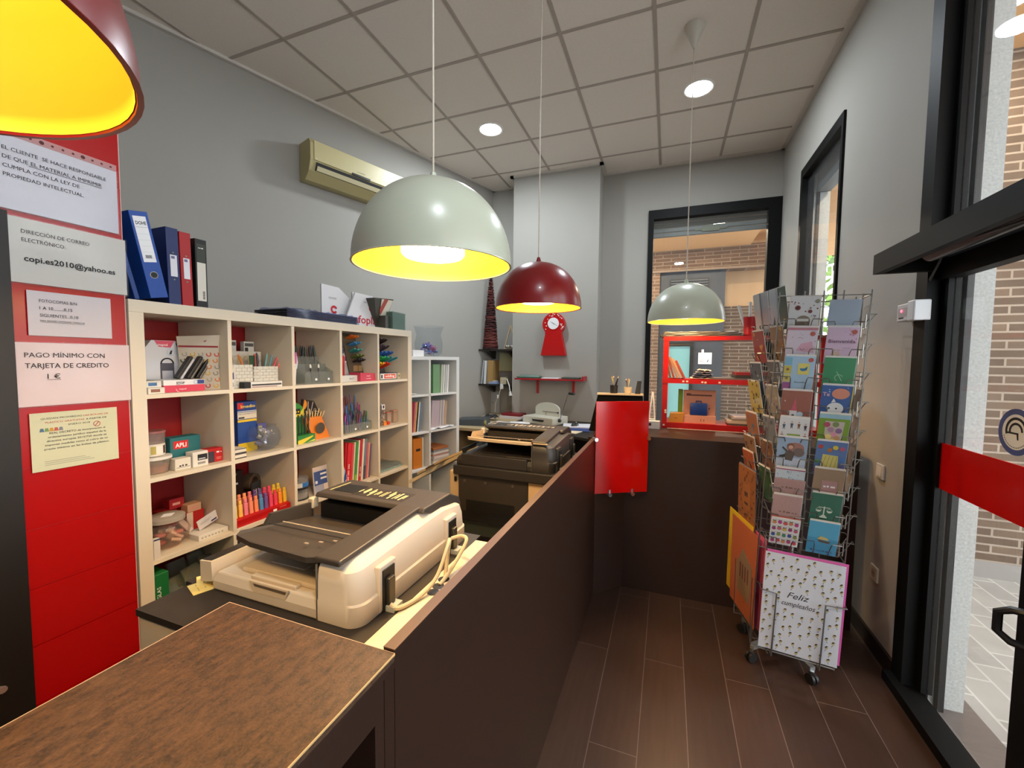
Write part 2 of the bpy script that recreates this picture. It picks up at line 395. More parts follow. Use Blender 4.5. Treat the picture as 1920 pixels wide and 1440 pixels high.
# ---------------------------------------------------------------- outside, where it stands
M_BRICK = brickmat('tan_brick', '6f5d4e', '5f4f42', '9a8c7e', .30, .062, .007, 'xz', bump=.5, noise=.2)
M_BRICKD = brickmat('brown_brick', '7a5f4c', '664f40', '94836f', .27, .062, .007, 'xz', bump=.5, noise=.2)
M_PAVE = brickmat('pavers', 'a5a39f', '989693', 'bab9b5', .28, .14, .006, 'yx', bump=.3, noise=.15, rough=.7)
M_SOFF = mat('d9a873', .85, noise=.03, nscale=4)
b = MB(); b.box(1.06, -4, -.12, 12, 16, -.06, M_PAVE).box(-5, 5.3, -.12, 1.06, 16, -.06, M_PAVE); struct('ground_pavement', b)
b = MB(); b.box(1.06, -1.0, -.10, 1.30, 2.40, -.015, mat('6a625f', .45, noise=.2, nscale=8, stretch=(1, 9, 1))); struct('door_threshold', b)
b = MB(); b.box(1.24, -2.5, 3.68, 3.8, 10.2, 3.78, M_SOFF).box(-4, 5.26, 3.48, 1.24, 10.2, 3.78, M_SOFF); struct('soffit_arcade', b)
b = MB(); b.box(1.9, 4.0, -.1, 4.2, 4.35, 3.72, M_BRICK); b.box(1.88, 3.985, -.1, 4.2, 4.0, .06, mat('8d8984', .8)); struct('wall_arcade_pier', b)
# the passage behind the back window: brick beam, dark panelled front, brick returns
b = MB(); b.box(-3, 8.0, 3.12, 1.75, 8.35, 3.50, M_BRICKD).box(-3, 8.0, -.1, -.18, 8.35, 3.12, M_BRICKD); b.box(-3, 7.97, 3.10, 1.75, 8.0, 3.135, mat('8d7a68', .8)); struct('wall_passage', b)
M_SLATE = mat('3c424b', .5, noise=.1, nscale=5)
b = MB(); b.box(.42, 8.08, -.1, .89, 8.3, 3.12, M_SLATE).box(-.18, 8.08, 1.95, .42, 8.3, 3.12, M_SLATE).box(-.18, 8.08, -.1, .42, 8.3, .42, M_SLATE).box(-.18, 8.08, .42, -.06, 8.3, 1.95, M_SLATE)
struct('wall_shopfront', b)
b = MB(); b.box(.88, 8.55, 2.52, 1.95, 8.75, 3.7, mat('d3b088', .85)).box(.88, 8.5, -.1, 1.95, 8.75, 2.52, M_BRICK); struct('wall_recess', b)
r = thing('vent_grille', 'dark slatted vent grille high on the slate shop front across the passage', 'vent', (.31, 8.07, 2.74))
q = MB(); q.box(-.32, -.02, 0, .32, .01, .24, mat('23262b', .5)); q.build('backing', r)
for i in range(5):
    q = MB(); q.box(-.30, -.04, .015+i*.044, .30, -.015, .04+i*.044, mat('4a5058', .5)); q.build('slat', r)
r = thing('shop_window', 'lit teal glass shop window with black frame across the passage', 'window', (.18, 8.1, .42))
q = MB(); q.box(-.24, -.06, 0, -.18, .0, 1.53, BLACK).box(.18, -.06, 0, .24, 0, 1.53, BLACK).box(-.18, -.06, 1.36, .18, 0, 1.53, BLACK).box(-.18, -.06, 0, .18, 0, .06, BLACK); q.build('frame', r)
q = MB(); q.box(-.18, -.03, .06, .18, -.02, 1.36, mat('6f9ea0', .15, emit='8fc4c4', es=.35)); q.build('pane', r)
sg = MB(); sg.box(-.11, -.004, 0, .11, .004, .205, PAPER); sg.rect(-.06, .205, -.02, .26, -.003, PAPER).flat([(.03, .04), (.06, .1), (.05, .04)], -.005, INK).rect(-.09, .05, -.02, .058, -.005, mat('8a8a8a', .7)).rect(-.09, .08, -.03, .086, -.005, mat('8a8a8a', .7))
tag(sg.build('paper_notice', None, (.61, 8.07, 1.465)), 'small white paper notice on the slate panel across the passage', 'notice')
for i, (x, y, lb) in enumerate([(1.83, 3.43, 'round lit lamp in the arcade ceiling seen through the glass above the door'), (.62, 6.7, 'round lit lamp in the arcade ceiling behind the back window'), (-.45, 7.0, 'lit lamp in the arcade ceiling at the left edge of the back window')]):
    r = thing('arcade_light', lb, 'light', (x, y, 3.68 if x > 1 else 3.48))
    q = MB(); q.lathe([(.12, 0), (.13, -.012), (.115, -.016), (.11, -.006)], WHITE); q.build('trim_ring', r)
    q = MB(); q.lathe([(0, -.008), (.112, -.008)], glow('fff1d8', 26)); q.build('diffuser', r)
    lamp('AREA', (0, 0, -.03), 34, (1, .84, .62), .2, (0, 0, 0), parent=r)
# roller shutter rolled almost fully up outside the back window
r = thing('roller_shutter', 'grey metal roller shutter drawn up at the top of the back window', 'shutter', (.40, 5.17, 2.93))
M_SH = mat('8f9492', .45)
for i in range(5):
    q = MB(); q.prism([(0, .002), (-.012, .012), (-.014, .04), (-.004, .052), (.006, .05), (.006, .004)], 'x', -.6, .6, M_SH); q.build('slat', r, (0, 0, .052*i))
q = MB(); q.box(-.09, -.03, .03, .09, -.012, .085, mat('8b8f78', .5)).box(-.16, -.026, .045, .16, -.014, .066, mat('8b8f78', .5)); q.build('lock', r)
# box of the roller shutter over window 2
r = MB(); r.box(1.15, 3.42, 2.95, 1.24, 4.28, 3.16, mat('55585a', .5)); tag(r.build('shutter_box', None), 'grey shutter box at the top of the tall side window', 'shutter box')
# a tree on the street beyond the arcade
r = thing('street_tree', 'leafy green tree on the bright street beyond the side window', 'tree', (4.3, 13.5, -.06))
q = MB(); q.tube([(0, 0, 0), (.05, 0, 1.2), (0, .05, 2.6)], .13, mat('4c3d30', .9), 8); q.build('trunk', r)
q = MB(); rr = random.Random(3)
for i in range(420):
    a, e, d = rr.uniform(0, 6.28), rr.uniform(-1, 1), rr.uniform(.6, 1.5)
    c = Vector((d*math.cos(a)*math.sqrt(1-e*e), d*math.sin(a)*math.sqrt(1-e*e), 3.2+e*1.5)); u = Vector((rr.uniform(-1, 1), rr.uniform(-1, 1), rr.uniform(-1, 1))).normalized(); v = u.orthogonal()
    q.quad([c-u*.16, c+v*.1, c+u*.16, c-v*.1], mat(rr.choice(['4f7a2c', '6f9a3a', '3f6424', '86ad4c']), .7))
q.build('foliage', r)

# ---------------------------------------------------------------- lamps of the room
M_INL_GLOW = mat('f5cf3c', .45)  # warm bulb glow on a white lining, painted in as yellow
def pendant(kind, label, loc, pf=1.0, gf=1.0):
    r = thing('pendant_lamp', label, 'lamp', loc, 0, 'dome pendant lamps over the counter')
    out = mat('b9bfae', .30, spec=.5, coat=.12) if kind == 'grey' else mat('7a0f14', .30, spec=.5, coat=.12)
    D, Hh = .244, .255
    pro = [(D*math.cos(a)**.92, Hh*math.sin(a)) for a in [math.pi/2*i/18 for i in range(18)]] + [(.018, Hh)]
    q = MB(); q.lathe(pro, out, n=56); q.lathe([(D, 0), (D+.002, -.003), (D-.004, -.003), (D-.005, 0)], out, n=56); sh = q.build('shade', r)
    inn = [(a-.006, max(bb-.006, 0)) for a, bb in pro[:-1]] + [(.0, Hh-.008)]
    q = MB(); q.lathe(list(reversed(inn)), M_INL_GLOW, n=56); q.build('shade_lining', r)
    q = MB(); q.lathe([(.0, .028), (.090, .028), (.098, .036), (.098, .12), (.0, .12)], glow('ffd9a0', 24*gf), n=32); q.build('diffuser', r)
    q = MB(); q.cyl((0, 0, Hh-.005), (0, 0, Hh+.03), .018, out, r1=.008, n=16); q.build('cap', sh)
    q = MB(); q.cyl((0, 0, Hh+.02), (0, 0, CZ-loc[2]-.12), .0032, mat('c9bfb0', .5), n=8); q.build('cord', r)
    q = MB(); t = CZ-loc[2]; q.lathe([(.006, t-.14), (.012, t-.135), (.062, t-.012), (.064, t-.002), (0, t-.002)], mat('c9c4b8', .4), n=32); q.build('ceiling_rose', r)
    lamp('AREA', (0, 0, .022), PEND_W*pf, PEND_C, .18, parent=r)
    return r
pendant('red', 'large red dome pendant lamp nearest the camera in the top left corner', (-.70, .10, 1.80), 1.0, .2)
pendant('grey', 'large grey-green dome pendant lamp hanging in front of the air conditioner', (-.70, 1.145, 1.795), 1.0, 1.0)
pendant('red', 'smaller dark red dome pendant lamp above the red wall clock', (-.705, 2.28, 1.80), .6, .8)
pendant('grey', 'small grey-green dome pendant lamp hanging in front of the back window', (.10, 3.06, 1.775), .45, .7)
for x, y, lb in [(-1.643, 3.716, 'round recessed ceiling light left, near the wall pillar'), (.166, 3.738, 'round recessed ceiling light right, beside the lamp cord'), (.166, .12, 'recessed ceiling light near the shop door')]:
    r = thing('recessed_light', lb, 'light', (x, y, CZ), 0, 'recessed ceiling lights')
    q = MB(); q.lathe([(.095, -.006), (.108, -.010), (.118, -.004), (.12, 0)], WHITE, n=36); q.build('trim_ring', r)
    q = MB(); q.lathe([(0, -.0075), (.097, -.0075)], glow('f4faff', 40), n=36); q.build('diffuser', r)
    lamp('AREA', (0, 0, -.02), DOWN_W*(1.25 if x < 0 else .75), DOWN_C, .19, (0, 0, 0), parent=r)
# ---------------------------------------------------------------- counter
r = thing('service_counter', 'long dark brown wooden counter running down the shop and turning at the red panel', 'counter', (-.41, 1.5, 0))
r.location = (0, 0, 0)
q = MB(); q.box(-.432, .548, 0, -.41, 2.60, 1.018, M_WOOD); q.box(-.4325, .548, 1.018, -.4095, 2.60, 1.0195, mat('563a2c', .4)); q.build('front_panel', r)
q = MB(); q.prism([(-.41, 2.60), (-.245, 2.765), (-.26, 2.78), (-.425, 2.615)], 'z', 0, 1.03, M_WOOD); q.build('corner_panel', r)
q = MB(); q.box(-.25, 2.768, 0, 1.0, 2.79, 1.0, M_WOOD); q.build('far_panel', r)
q = MB(); q.prism([(-.41, 2.60), (-.245, 2.765), (1.0, 2.765), (1.0, 3.17), (-.46, 3.17), (-.46, 2.60)], 'z', .998, 1.02, M_WOOD); q.build('far_top', r)
q = MB(); q.box(-.432, .498, 0, -.41, .5195, .988, M_WOOD).box(-.432, .521, 0, -.41, .5465, .988, M_WOOD).box(-.80, .498, 0, -.432, .52, .985, M_WOOD).box(-.80, -.9, 0, -.78, .498, .985, M_WOOD).box(-.78, -.9, .02, -.43, .498, .04, M_WOOD); q.box(-.432, -.9, .93, -.41, .498, .988, M_WOOD); q.build('open_cabinet', r)
q = MB(); q.box(-.80, -.9, 1.003, -.408, .545, 1.015, M_TOP); q.box(-.80, -.9, .990, -.408, .545, 1.003, M_WOOD); q.box(-.8015, -.9, 1.011, -.80, .5462, 1.0155, mat('b59a80', .5)).box(-.80, .545, 1.011, -.408, .5462, 1.0155, mat('b59a80', .5)).box(-.408, -.9, 1.0125, -.4068, .545, 1.0155, mat('c7a673', .5))
tag(q.build('counter_worktop', None), 'brown flecked worktop with pale edge nearest the camera', 'worktop')
q = MB(); q.box(-.585, .552, .862, -.433, 1.222, .898, mat('d8cbb2', .4, noise=.18, nscale=6, stretch=(1, .5, 1)))
for y in (.93, .965, .90):
    q.lathe([(0, .8988), (.014, .8988), (.016, .8985)], BLACK, (-.555-(y-.93)*.1, y, 0), 16)
tag(q.build('cable_ledge', None), 'pale marbled ledge with cable holes between the white copier and the counter', 'ledge')
# the red acrylic sheet on the bevelled corner
r = thing('red_sign_board', 'glossy red acrylic sheet screwed across the angled counter corner', 'sign board', (-.264, 2.650, .955), R_(30))
q = MB(); q.box(-.168, -.006, -.285, .183, .0, .296, mat('bf0402', .12, spec=.6), bev=.001, seg=1); q.build('sheet', r)
for x, z in ((-.168, .060), (.180, .060), (-.070, -.292), (.080, -.292)):
    q = MB(); q.cyl((x, -.02, z), (x, .03, z), .010, STEEL, n=14); q.cyl((x, -.024, z), (x, -.02, z), .012, CHROME, n=16)
    if z < 0: q.box(x-.005, -.012, z, x+.005, -.006, z+.03, STEEL)
    q.build('standoff_screw', r)
# black screen leaning behind it with a pale top ledge
r = thing('black_backboard', 'black leaning back board with pale top ledge behind the red sheet', 'board', (-.30, 2.86, 1.02), R_(8))
q = MB(); q.hexa([(-.20, 0, 0), (.17, 0, 0), (.17, .03, 0), (-.20, .03, 0), (-.145, .06, .244), (.155, .06, .244), (.155, .085, .244), (-.145, .085, .244)], mat('080808', .8, spec=.1)); q.build('board', r)
q = MB(); q.box(-.15, .045, .248, .16, .15, .256, mat('c8b48e', .5)); q.build('ledge', r)
def S2(x, y, z): return r.matrix_basis @ Vector((x, y, z))
def pencil(q, x, y, z, l, tx, ty, c, rr=.0035):
    t = Vector((tx, ty, 1)).normalized(); p = Vector((x, y, z))
    q.cyl(p, p+t*l*.9, rr, c, n=6); q.cyl(p+t*l*.9, p+t*l, rr, mat('d9b98a', .7), r1=.0006, n=6)
BL = r.location.copy()
def onboard(x, y): m = Matrix.Rotation(R_(8), 3, 'Z') @ Vector((x, y, 0)); return (BL.x+m.x, BL.y+m.y, BL.z+.258)
r = thing('pen_cup', 'black pen cup full of pens behind the red sheet', 'cup', onboard(-.035, .11))
q = MB(); q.lathe([(0, .0), (.026, 0), (.028, .055), (.025, .055), (.023, .004), (0, .004)], mat('17171a', .4)); q.build('cup', r)
for i, (c, tx) in enumerate([('d7c24a', -.28), ('22252b', .2), ('2c3b6b', .05), ('151515', .35), ('8d8d92', -.1)]):
    q = MB(); pencil(q, .012*math.cos(i*1.3), .012*math.sin(i*1.3), .006, .115, tx, .1*math.sin(i), mat(c, .4)); q.build('pen', r)
r = thing('pen_cup', 'cream pen cup holding pencils behind the red sheet', 'cup', onboard(.06, .11))
q = MB(); q.lathe([(0, .0), (.023, 0), (.027, .044), (.024, .044), (.021, .004), (0, .004)], mat('d8c7a6', .5)); q.build('cup', r)
for i, (c, tx) in enumerate([('4a3a2c', -.3), ('c9b48a', .02), ('d8cfa8', .22), ('6b5a44', -.12)]):
    q = MB(); pencil(q, .010*math.cos(i*1.6), .010*math.sin(i*1.6), .006, .098, tx, .1*math.cos(i), mat(c, .5)); q.build('pencil', r)
r = thing('desk_phone', 'small dark handset standing right of the pen cups', 'phone', onboard(.125, .10))
q = MB(); q.hexa([(-.018, -.02, 0), (.018, -.02, 0), (.018, .02, 0), (-.018, .02, 0), (-.004, -.012, .088), (.024, -.012, .088), (.024, .004, .088), (-.004, .004, .088)], mat('20242a', .4)); q.build('handset', r)

# ---------------------------------------------------------------- photocopiers
def strips(q, x0, x1, y0, y1, z, n, cols, rr):
    """printed instruction label lying on a top face"""
    for i in range(n):
        t = i/n; a = x0+(x1-x0)*t; w = (x1-x0)/n*rr.uniform(.35, .8)
        k = rr.random(); b0 = y0+(y1-y0)*rr.uniform(0, .4); b1 = y1-(y1-y0)*rr.uniform(0, .3)
        q.quad([(a, b0, z), (a+w, b0, z), (a+w, b1, z), (a, b1, z)], cols[i % len(cols)])
def scanner(r, X, Y, c_lo, c_hi, c_cover, c_tray, lab, zs=1.0, lx=(.16, .34), nl=22, well=False):
    """scanner with sheet feeder; x 0..X (hinges at X, front at 0), y 0..Y, base at z 0"""
    dk = mat('0e0d0c', .5)
    q = MB(); q.prism([(0, 0), (X-.115, 0), (X-.115, Y), (0, Y)], 'z', 0, .024*zs, c_lo)
    q.hexa([(0, 0, .024*zs), (X-.115, 0, .024*zs), (X-.115, Y, .024*zs), (0, Y, .024*zs), (.012, .008, .046*zs), (X-.115, .008, .046*zs), (X-.115, Y, .046*zs), (.012, Y, .046*zs)], c_lo)
    pb = q.build('platen_base', r, bev=.004)
    q = MB(); x1 = X-.125; q.box(.07, .030, .046*zs, x1, Y*.6, .058*zs, c_cover, .004).box(.12, .075, .058*zs, .235, .185, .0605*zs, c_lo, .001, 1).box(.255, .085, .0575*zs, .33, .16, .0592*zs, c_lo)
    q.box(.125, .012, .044*zs, .275, .034, .0565*zs, c_cover, .003); q.build('exit_tray', r)
    q = MB(); q.prism([(.135, .050*zs), (.265, .050*zs), (.255, .026*zs), (.15, .024*zs)], 'y', -.0006, .004, c_cover); q.prism([(.150, .046*zs), (.260, .046*zs), (.256, .039*zs), (.155, .040*zs)], 'y', -.0012, -.0005, mat('5d4f40', .7)); q.build('finger_slot', pb)
    # side block on the hinge side: tapered, higher towards the feeder
    q = MB(); a = X-.115
    prof = lambda y: .140+.018*min(1, max(0, y/Y*1.7))
    rad = .038; lev = [(0, 0), (.047, 0), (.051, .005), (.50, .008), (.78, .016), (.965, .046), (1.0, .060)]
    rings = []
    for fz, ins in lev:
        pts = [(a, ins*.35)]
        pts += [(X-ins-rad+rad*math.sin(t), ins*.35+rad-rad*math.cos(t)) for t in [math.pi/2*i/8 for i in range(9)]]
        pts += [(X-ins, Y*k/8) for k in range(1, 8) if rad+.03 < Y*k/8 < Y-rad-.03]
        pts += [(X-ins-rad+rad*math.cos(t), Y-ins*.35-rad+rad*math.sin(t)) for t in [math.pi/2*i/8 for i in range(9)]] + [(a, Y-ins*.35)]
        ring = []
        for x, y in pts:
            h = (prof(y)-(.03*max(0, (y/Y-.82)/.18)))*zs
            ring.append((x, y, fz*zs if fz < .06 else .051*zs+(h-.051*zs)*(fz-.051)/(1-.051)))
        rings.append(ring)
    m_ = len(rings[0]); vs = [v for rg in rings for v in rg]
    q.add(vs, [(L*m_+i, L*m_+i+1, (L+1)*m_+i+1, (L+1)*m_+i) for L in range(len(lev)-1) for i in range(m_-1)], c_lo, True)
    q.add(rings[-1], [tuple(range(m_))], c_lo); q.add([rg[0] for rg in rings]+[rg[-1] for rg in reversed(rings)], [tuple(reversed(range(2*len(rings))))], c_lo)
    q.build('side_housing', r)
    q = MB(); q.box(X-.118, -.0012, .0, X-.1165, .004, .132*zs, mat('6f6454', .6)); q.build('panel_joint', r)
    # dark trim arm on top of the side block
    q = MB(); n = 10; top = []
    for i in range(n+1):
        y = -.004+(Y*.60)*i/n; top.append((y, prof(max(0, y))*zs+.012))
    poly = [(y, z) for y, z in top] + [(y, z-.014) for y, z in reversed(top)]
    q.prism(poly, 'x', a-.004, X-.045, c_hi); q.build('trim_arm', r, bev=.004)
    # feeder lid
    yb = Y*.56; zt = .168*zs
    q = MB(); q.prism([(yb, zt-.012), (yb+.01, zt), (Y*.86, zt), (Y*.975, zt-.028), (Y, zt-.055), (Y, .06*zs), (yb+.12, .06*zs), (yb+.05, zt-.03)], 'x', .035, X-.028, c_hi); fl = q.build('feeder_lid', r, bev=.004)
    q = MB(); q.box(.05, yb+.012, .046*zs, X-.12, yb+.06, zt-.032, dk); q.build('feed_mouth', r)
    q = MB(); rr = random.Random(5); q.box(lx[0]-.006, yb+.035, zt+.0001, lx[1]+.006, yb+.110, zt+.0006, mat('2a2521', .5)); strips(q, lx[0], lx[1], yb+.04, yb+.105, zt+.0010, nl, lab, rr); q.box(.075, yb+.045, zt+.0002, .155, yb+.115, zt+.0012, dk)
    q.quad([(.06, yb+.04, zt+.0015), (.064, yb+.04, zt+.0015), (.068, yb+.13, zt+.0015), (.064, yb+.13, zt+.0015)], lab[0]); q.build('instruction_label', fl)
    # document tray: bow-fronted, slopes down into the feeder
    q = MB(); xr = X-.118; xl = .028; pts = [(xl+.012, .05), (xl+.03, .026), (xl+.10, .010), (xl+.2, .004), (xr-.03, .0), (xr, .012)]
    tz = lambda y: (.142-.05*max(0, (y-.10)/(yb-.10)))*zs
    outl = pts + [(xr, yb+.03), (xl, yb+.03)]
    vs = [(x, y, tz(y)) for x, y in outl] + [(x, y, tz(y)-.013) for x, y in outl]; k = len(outl)
    q.add(vs, [tuple(range(k)), tuple(reversed(range(k, 2*k)))] + [(i, k+i, k+(i+1) % k, (i+1) % k) for i in range(k)], c_tray)
    q.box(xl+.03, .118, tz(.12)+.0005, xr-.02, .123, tz(.12)+.0016, mat('1b1917', .5)); q.box(xl+.03, .162, tz(.165)+.0005, xr-.035, .166, tz(.165)+.002, mat('a89a88', .5))
    for i in range(3): q.box(xr-.09+.028*i, .05+.018*i, tz(.06)+.0005, xr-.078+.028*i, .056+.018*i, tz(.06)+.003, mat('8d8072', .5))
    dt = q.build('document_tray', r)
    q = MB(); q.prism([(.13, tz(.13)-.01), (.15, tz(.15)+.022), (yb, tz(yb)+.045), (yb, tz(yb)-.01)], 'x', xl-.008, xl+.003, c_tray); q.build('paper_guide', dt)
    q = MB(); q.box(xl-.012, yb-.008, zt-.05, xl+.008, yb+.018, zt-.018, mat('cdbfa4', .5), .003); q.build('latch', r)
    for y in (Y*.19, Y*.78):
        q = MB(); q.box(X-.012, y-.032, .0, X+.003, y+.032, .112*zs, c_lo, .003); hc = q.build('hinge_cover', r)
        q = MB(); q.box(X-.01, y-.022, .0, X+.006, y+.022, .100*zs, dk).box(X-.004, y-.012, .012, X+.016, y+.012, .078*zs, mat('4a453c', .35, .5), .003).box(X-.004, y-.015, -.004, X+.03, y+.02, .012, mat('b9bdb4', .4)); q.build('hinge', hc)

C_BEI = mat('d0c3b0', .5, noise=.02); C_DK = mat('3b3530', .45); C_COV = mat('d3c1a6', .5)
LABW = [mat('e3d29a', .6), mat('151311', .6), mat('d9c98e', .6)]
r = thing('photocopier', 'beige and grey photocopier with sheet feeder standing against the near counter', 'photocopier', (-1.09, .70, .90))
scanner(r, .47, .535, C_BEI, C_DK, C_COV, C_DK, LABW)
q = MB(); q.prism([(-.08, -.125), (.505, -.125), (.505, .56), (-.08, .56), (-.08, .10), (-.105, .10), (-.105, .0), (-.08, 0)], 'z', -.017, -.001, mat('2b2622', .5)); q.build('body_top', r)
q = MB(); q.box(-.078, -.122, -.88, .46, .54, -.017, C_BEI, .006); q.build('body', r)
q = MB(); q.box(-.02, -.126, -.5, .40, -.120, -.08, C_BEI); q.build('side_cover', r)
q = MB(); q.hexa([(-.045, .0, .012), (.0, .0, .02), (.0, .28, .02), (-.045, .28, .012), (-.045, .0, .068), (-.002, .0, .072), (-.002, .28, .072), (-.045, .28, .068)], C_BEI)
q.quad([(-.043, .004, .0695), (-.006, .004, .0732), (-.006, .276, .0732), (-.043, .276, .0695)], mat('15130f', .25)); q.build('control_panel', r)
# cables
def cable(name, pts, label, rr=.0055, c='cfc0a0'):
    P = []
    pv = [Vector(p) for p in pts]
    for i in range(len(pv)-1):
        a, b_, c_, d = pv[max(i-1, 0)], pv[i], pv[i+1], pv[min(i+2, len(pv)-1)]
        for k in range(8):
            t = k/8; P.append(.5*((2*b_)+(c_-a)*t+(2*a-5*b_+4*c_-d)*t*t+(3*b_-a-3*c_+d)*t**3))
    P.append(pv[-1]); q = MB(); q.tube(P, rr, mat(c, .5), 8); o = q.build(name, None); return tag(o, label, 'cable')
cable('power_cable', [(-.604, .792, .915), (-.585, .80, .906), (-.565, .86, .907), (-.553, .92, .93), (-.553, .975, .985), (-.56, 1.0, .995), (-.565, 1.0, .96), (-.557, .97, .90)], 'beige cable looping from the near hinge of the white copier to the ledge hole')
cable('power_cable', [(-.604, 1.09, .955), (-.575, 1.10, .963), (-.55, 1.085, .962), (-.549, 1.05, .94), (-.552, .98, .91), (-.554, .935, .898)], 'beige cable running from the far hinge of the white copier to the ledge hole')
# yellow notes on the copier
for i, (x, y, a, l) in enumerate([(-1.118, .715, 20, 'lower yellow note on the dark edge of the white copier'), (-1.135, .742, 32, 'upper yellow note on the dark edge of the white copier')]):
    q = MB(); q.box(-.032, -.045, 0, .032, .045, .0015, mat('e3d083', .7))
    for k in range(5): q.quad([(-.024, -.03+k*.015, .0018), (.02-.006*(k % 3), -.03+k*.015, .0018), (.02-.006*(k % 3), -.0288+k*.015, .0018), (-.024, -.0288+k*.015, .0018)], mat('8b8055', .8))
    tag(q.build('sticky_note', None, (x, y, .899+.0016*i), R_(-a)), l, 'note', 'yellow notes on the copier')

C_D2 = mat('2e2a26', .45); C_T2 = mat('b79f7d', .5)
r = thing('photocopier', 'dark grey photocopier with sheet feeder standing further along the counter', 'photocopier', (-1.035, 1.92, .95))
scanner(r, .535, .50, C_D2, C_D2, C_D2, C_T2, [mat('c9c4b4', .6), mat('3a3632', .6), mat('9d978a', .6)], 1.0, (.07, .44), 40, True)
q = MB(); q.box(.03, -.006, .0, .395, .02, .058, C_D2, .004); q.prism([(.02, .046), (.07, .066), (.22, .085), (.0, .085)], 'x', .030, .036, C_D2); q.build('platen_wall', r)
q = MB(); q.box(.425, -.006, .139, .50, .002, .146, mat('b99e72', .5), .002); q.build('edge_strip', r)
q = MB(); q.box(-.01, -.02, -.052, .55, .52, -.001, C_D2, .005); q.build('scanner_rim', r)
q = MB(); q.box(.012, .0, -.25, .40, .50, -.052, mat('35302a', .5), .003); q.box(.06, -.004, -.25, .33, .0, -.185, mat('0b0a09', .6)); q.build('body', r)
for x in (.05, .17, .32):
    q = MB(); q.cyl((x, -.004, -.085), (x, .002, -.085), .007, mat('5a5148', .4), n=12); q.build('screw_cap', r)
q = MB(); q.box(.402, .0, -.93, .535, .50, -.052, mat('c9ad84', .5), .004); q.cyl((.46, -.003, -.13), (.46, .001, -.13), .008, mat('8c7350', .5), n=14); q.build('side_cover', r)
q = MB(); q.box(-.055, .02, -.30, .010, .50, -.045, mat('cbb28c', .5), .01); q.box(-.02, .014, -.10, -.008, .022, -.075, BLACK); q.build('front_cover', r)
q = MB(); q.box(-.06, -.10, -.255, .39, .02, -.245, BLACK).hexa([(-.03, -.02, -.36), (.40, -.02, -.36), (.40, .3, -.36), (-.03, .3, -.36), (-.03, -.02, -.29), (.40, -.02, -.29), (.40, .3, -.25), (-.03, .3, -.25)], mat('5a655a', .5)); q.build('output_tray', r)
q = MB(); q.box(-.03, .0, -.93, .40, .50, -.36, mat('2b2825', .5))
for k in range(6): q.box(-.02, -.004, -.45-.03*k, .39, .0, -.44-.03*k, mat('45423d', .5))
q.build('paper_drawer', r)
q = MB(); q.hexa([(-.28, -.02, -.135), (-.07, .10, -.01), (-.07, .42, -.01), (-.28, .30, -.135), (-.285, -.02, -.118), (-.07, .10, .010), (-.07, .42, .010), (-.285, .30, -.118)], mat('b3a384', .5))
for k in range(3):
    a, b_ = -.245+.055*k, -.215+.055*k; za, zb = -.112+.6*(a+.285), -.112+.6*(b_+.285)
    q.hexa([(a, .0, za), (b_, .01, zb), (b_, .29, zb), (a, .28, za), (a, .0, za+.012), (b_, .01, zb+.012), (b_, .29, zb+.012), (a, .28, za+.012)], mat('4a3c2a' if k % 2 else 'a08a62', .5))
q.build('bypass_tray', r)
# ---------------------------------------------------------------- red slatwall, dark board, notices
M_RSLAT = mat('a8080a', .25, spec=.5)
r = thing('slatwall_panel', 'tall glossy red slatwall panel carrying the notices left of the white shelves', 'panel', (-1.85, .58, 0))
q = MB(); zz = [0, .387, .579, .765, .953, 1.15, 1.34, 1.53, 1.72, 1.91, 2.10, 2.295]
for a, b_ in zip(zz[:-1], zz[1:]): q.box(-.016, -.33, a+.0012, 0, .336, b_-.0012, M_RSLAT)
q.box(-.017, -.33, 0, -.004, .336, 2.295, mat('d0302c', .6)); q.build('slats', r)
q = MB(); q.box(-.017, .336, 0, .001, .3385, 2.297, mat('cfa9a2', .5)); q.build('edge_band', r)
b = MB(); b.box(-2.235, .2, 0, -2.222, .60, 1.69, M_RSLAT); b.M = Matrix.Translation((-1.854, .929, 0)) @ Matrix.Rotation(R_(88.2), 4, 'Z')
b.box(-.30, .368, 0, 1.72, .380, 1.700, mat('9c0d0d', .5)); struct('wall_partition', b)
r = thing('dark_board', 'black-brown upright board at the left edge in front of the red slatwall', 'board', (-1.845, .30, 0))
q = MB(); q.box(0, -.30, 0, .018, .333, 1.925, mat('17110e', .5)); kb = q.build('board', r)
q = MB(); q.cyl((.018, .262, .513), (.03, .262, .513), .006, mat('c9b0a8', .3, .7), n=14); q.cyl((.03, .262, .513), (.036, .262, .513), .010, mat('c9b0a8', .3, .7), n=14); q.build('knob', kb)
def notice(lbl, y0, y1, z0, z1, col, fn, tilt=0.0, punched=False, sleeve=True, dx=0):
    w, h = y1-y0, z1-z0
    r = thing('notice_sheet', lbl, 'notice', (-1.845+dx, y0, z0), (0, -tilt, R_(90)), 'notices taped on the red panel')
    q = MB(); q.box(0, -.0008, 0, w, 0, h, mat(col, .7, noise=.03, nscale=9)); q.build('paper', r)
    for f_ in (fn if isinstance(fn, tuple) else (fn,)):
        q = MB(); f_(q, w, h); q.build('lettering', r)
    if sleeve:
        q = MB(); q.rect(-.004, -.004, w+.004, h+.003, -.0020, clear('ffffff', .05, .12)); q.build('clear_sleeve', r)
    if punched:
        q = MB(); q.box(0, -.0014, h, w, -.0006, h+.022, clear('e8b9b9', .5, .2))
        for i in range(12): q.dot(.014+i*(w-.03)/11, h+.011, .0035 if i % 4 else .006, -.0017, mat('4a0a0a', .6), 10)
        q.build('punched_strip', r)
    return r
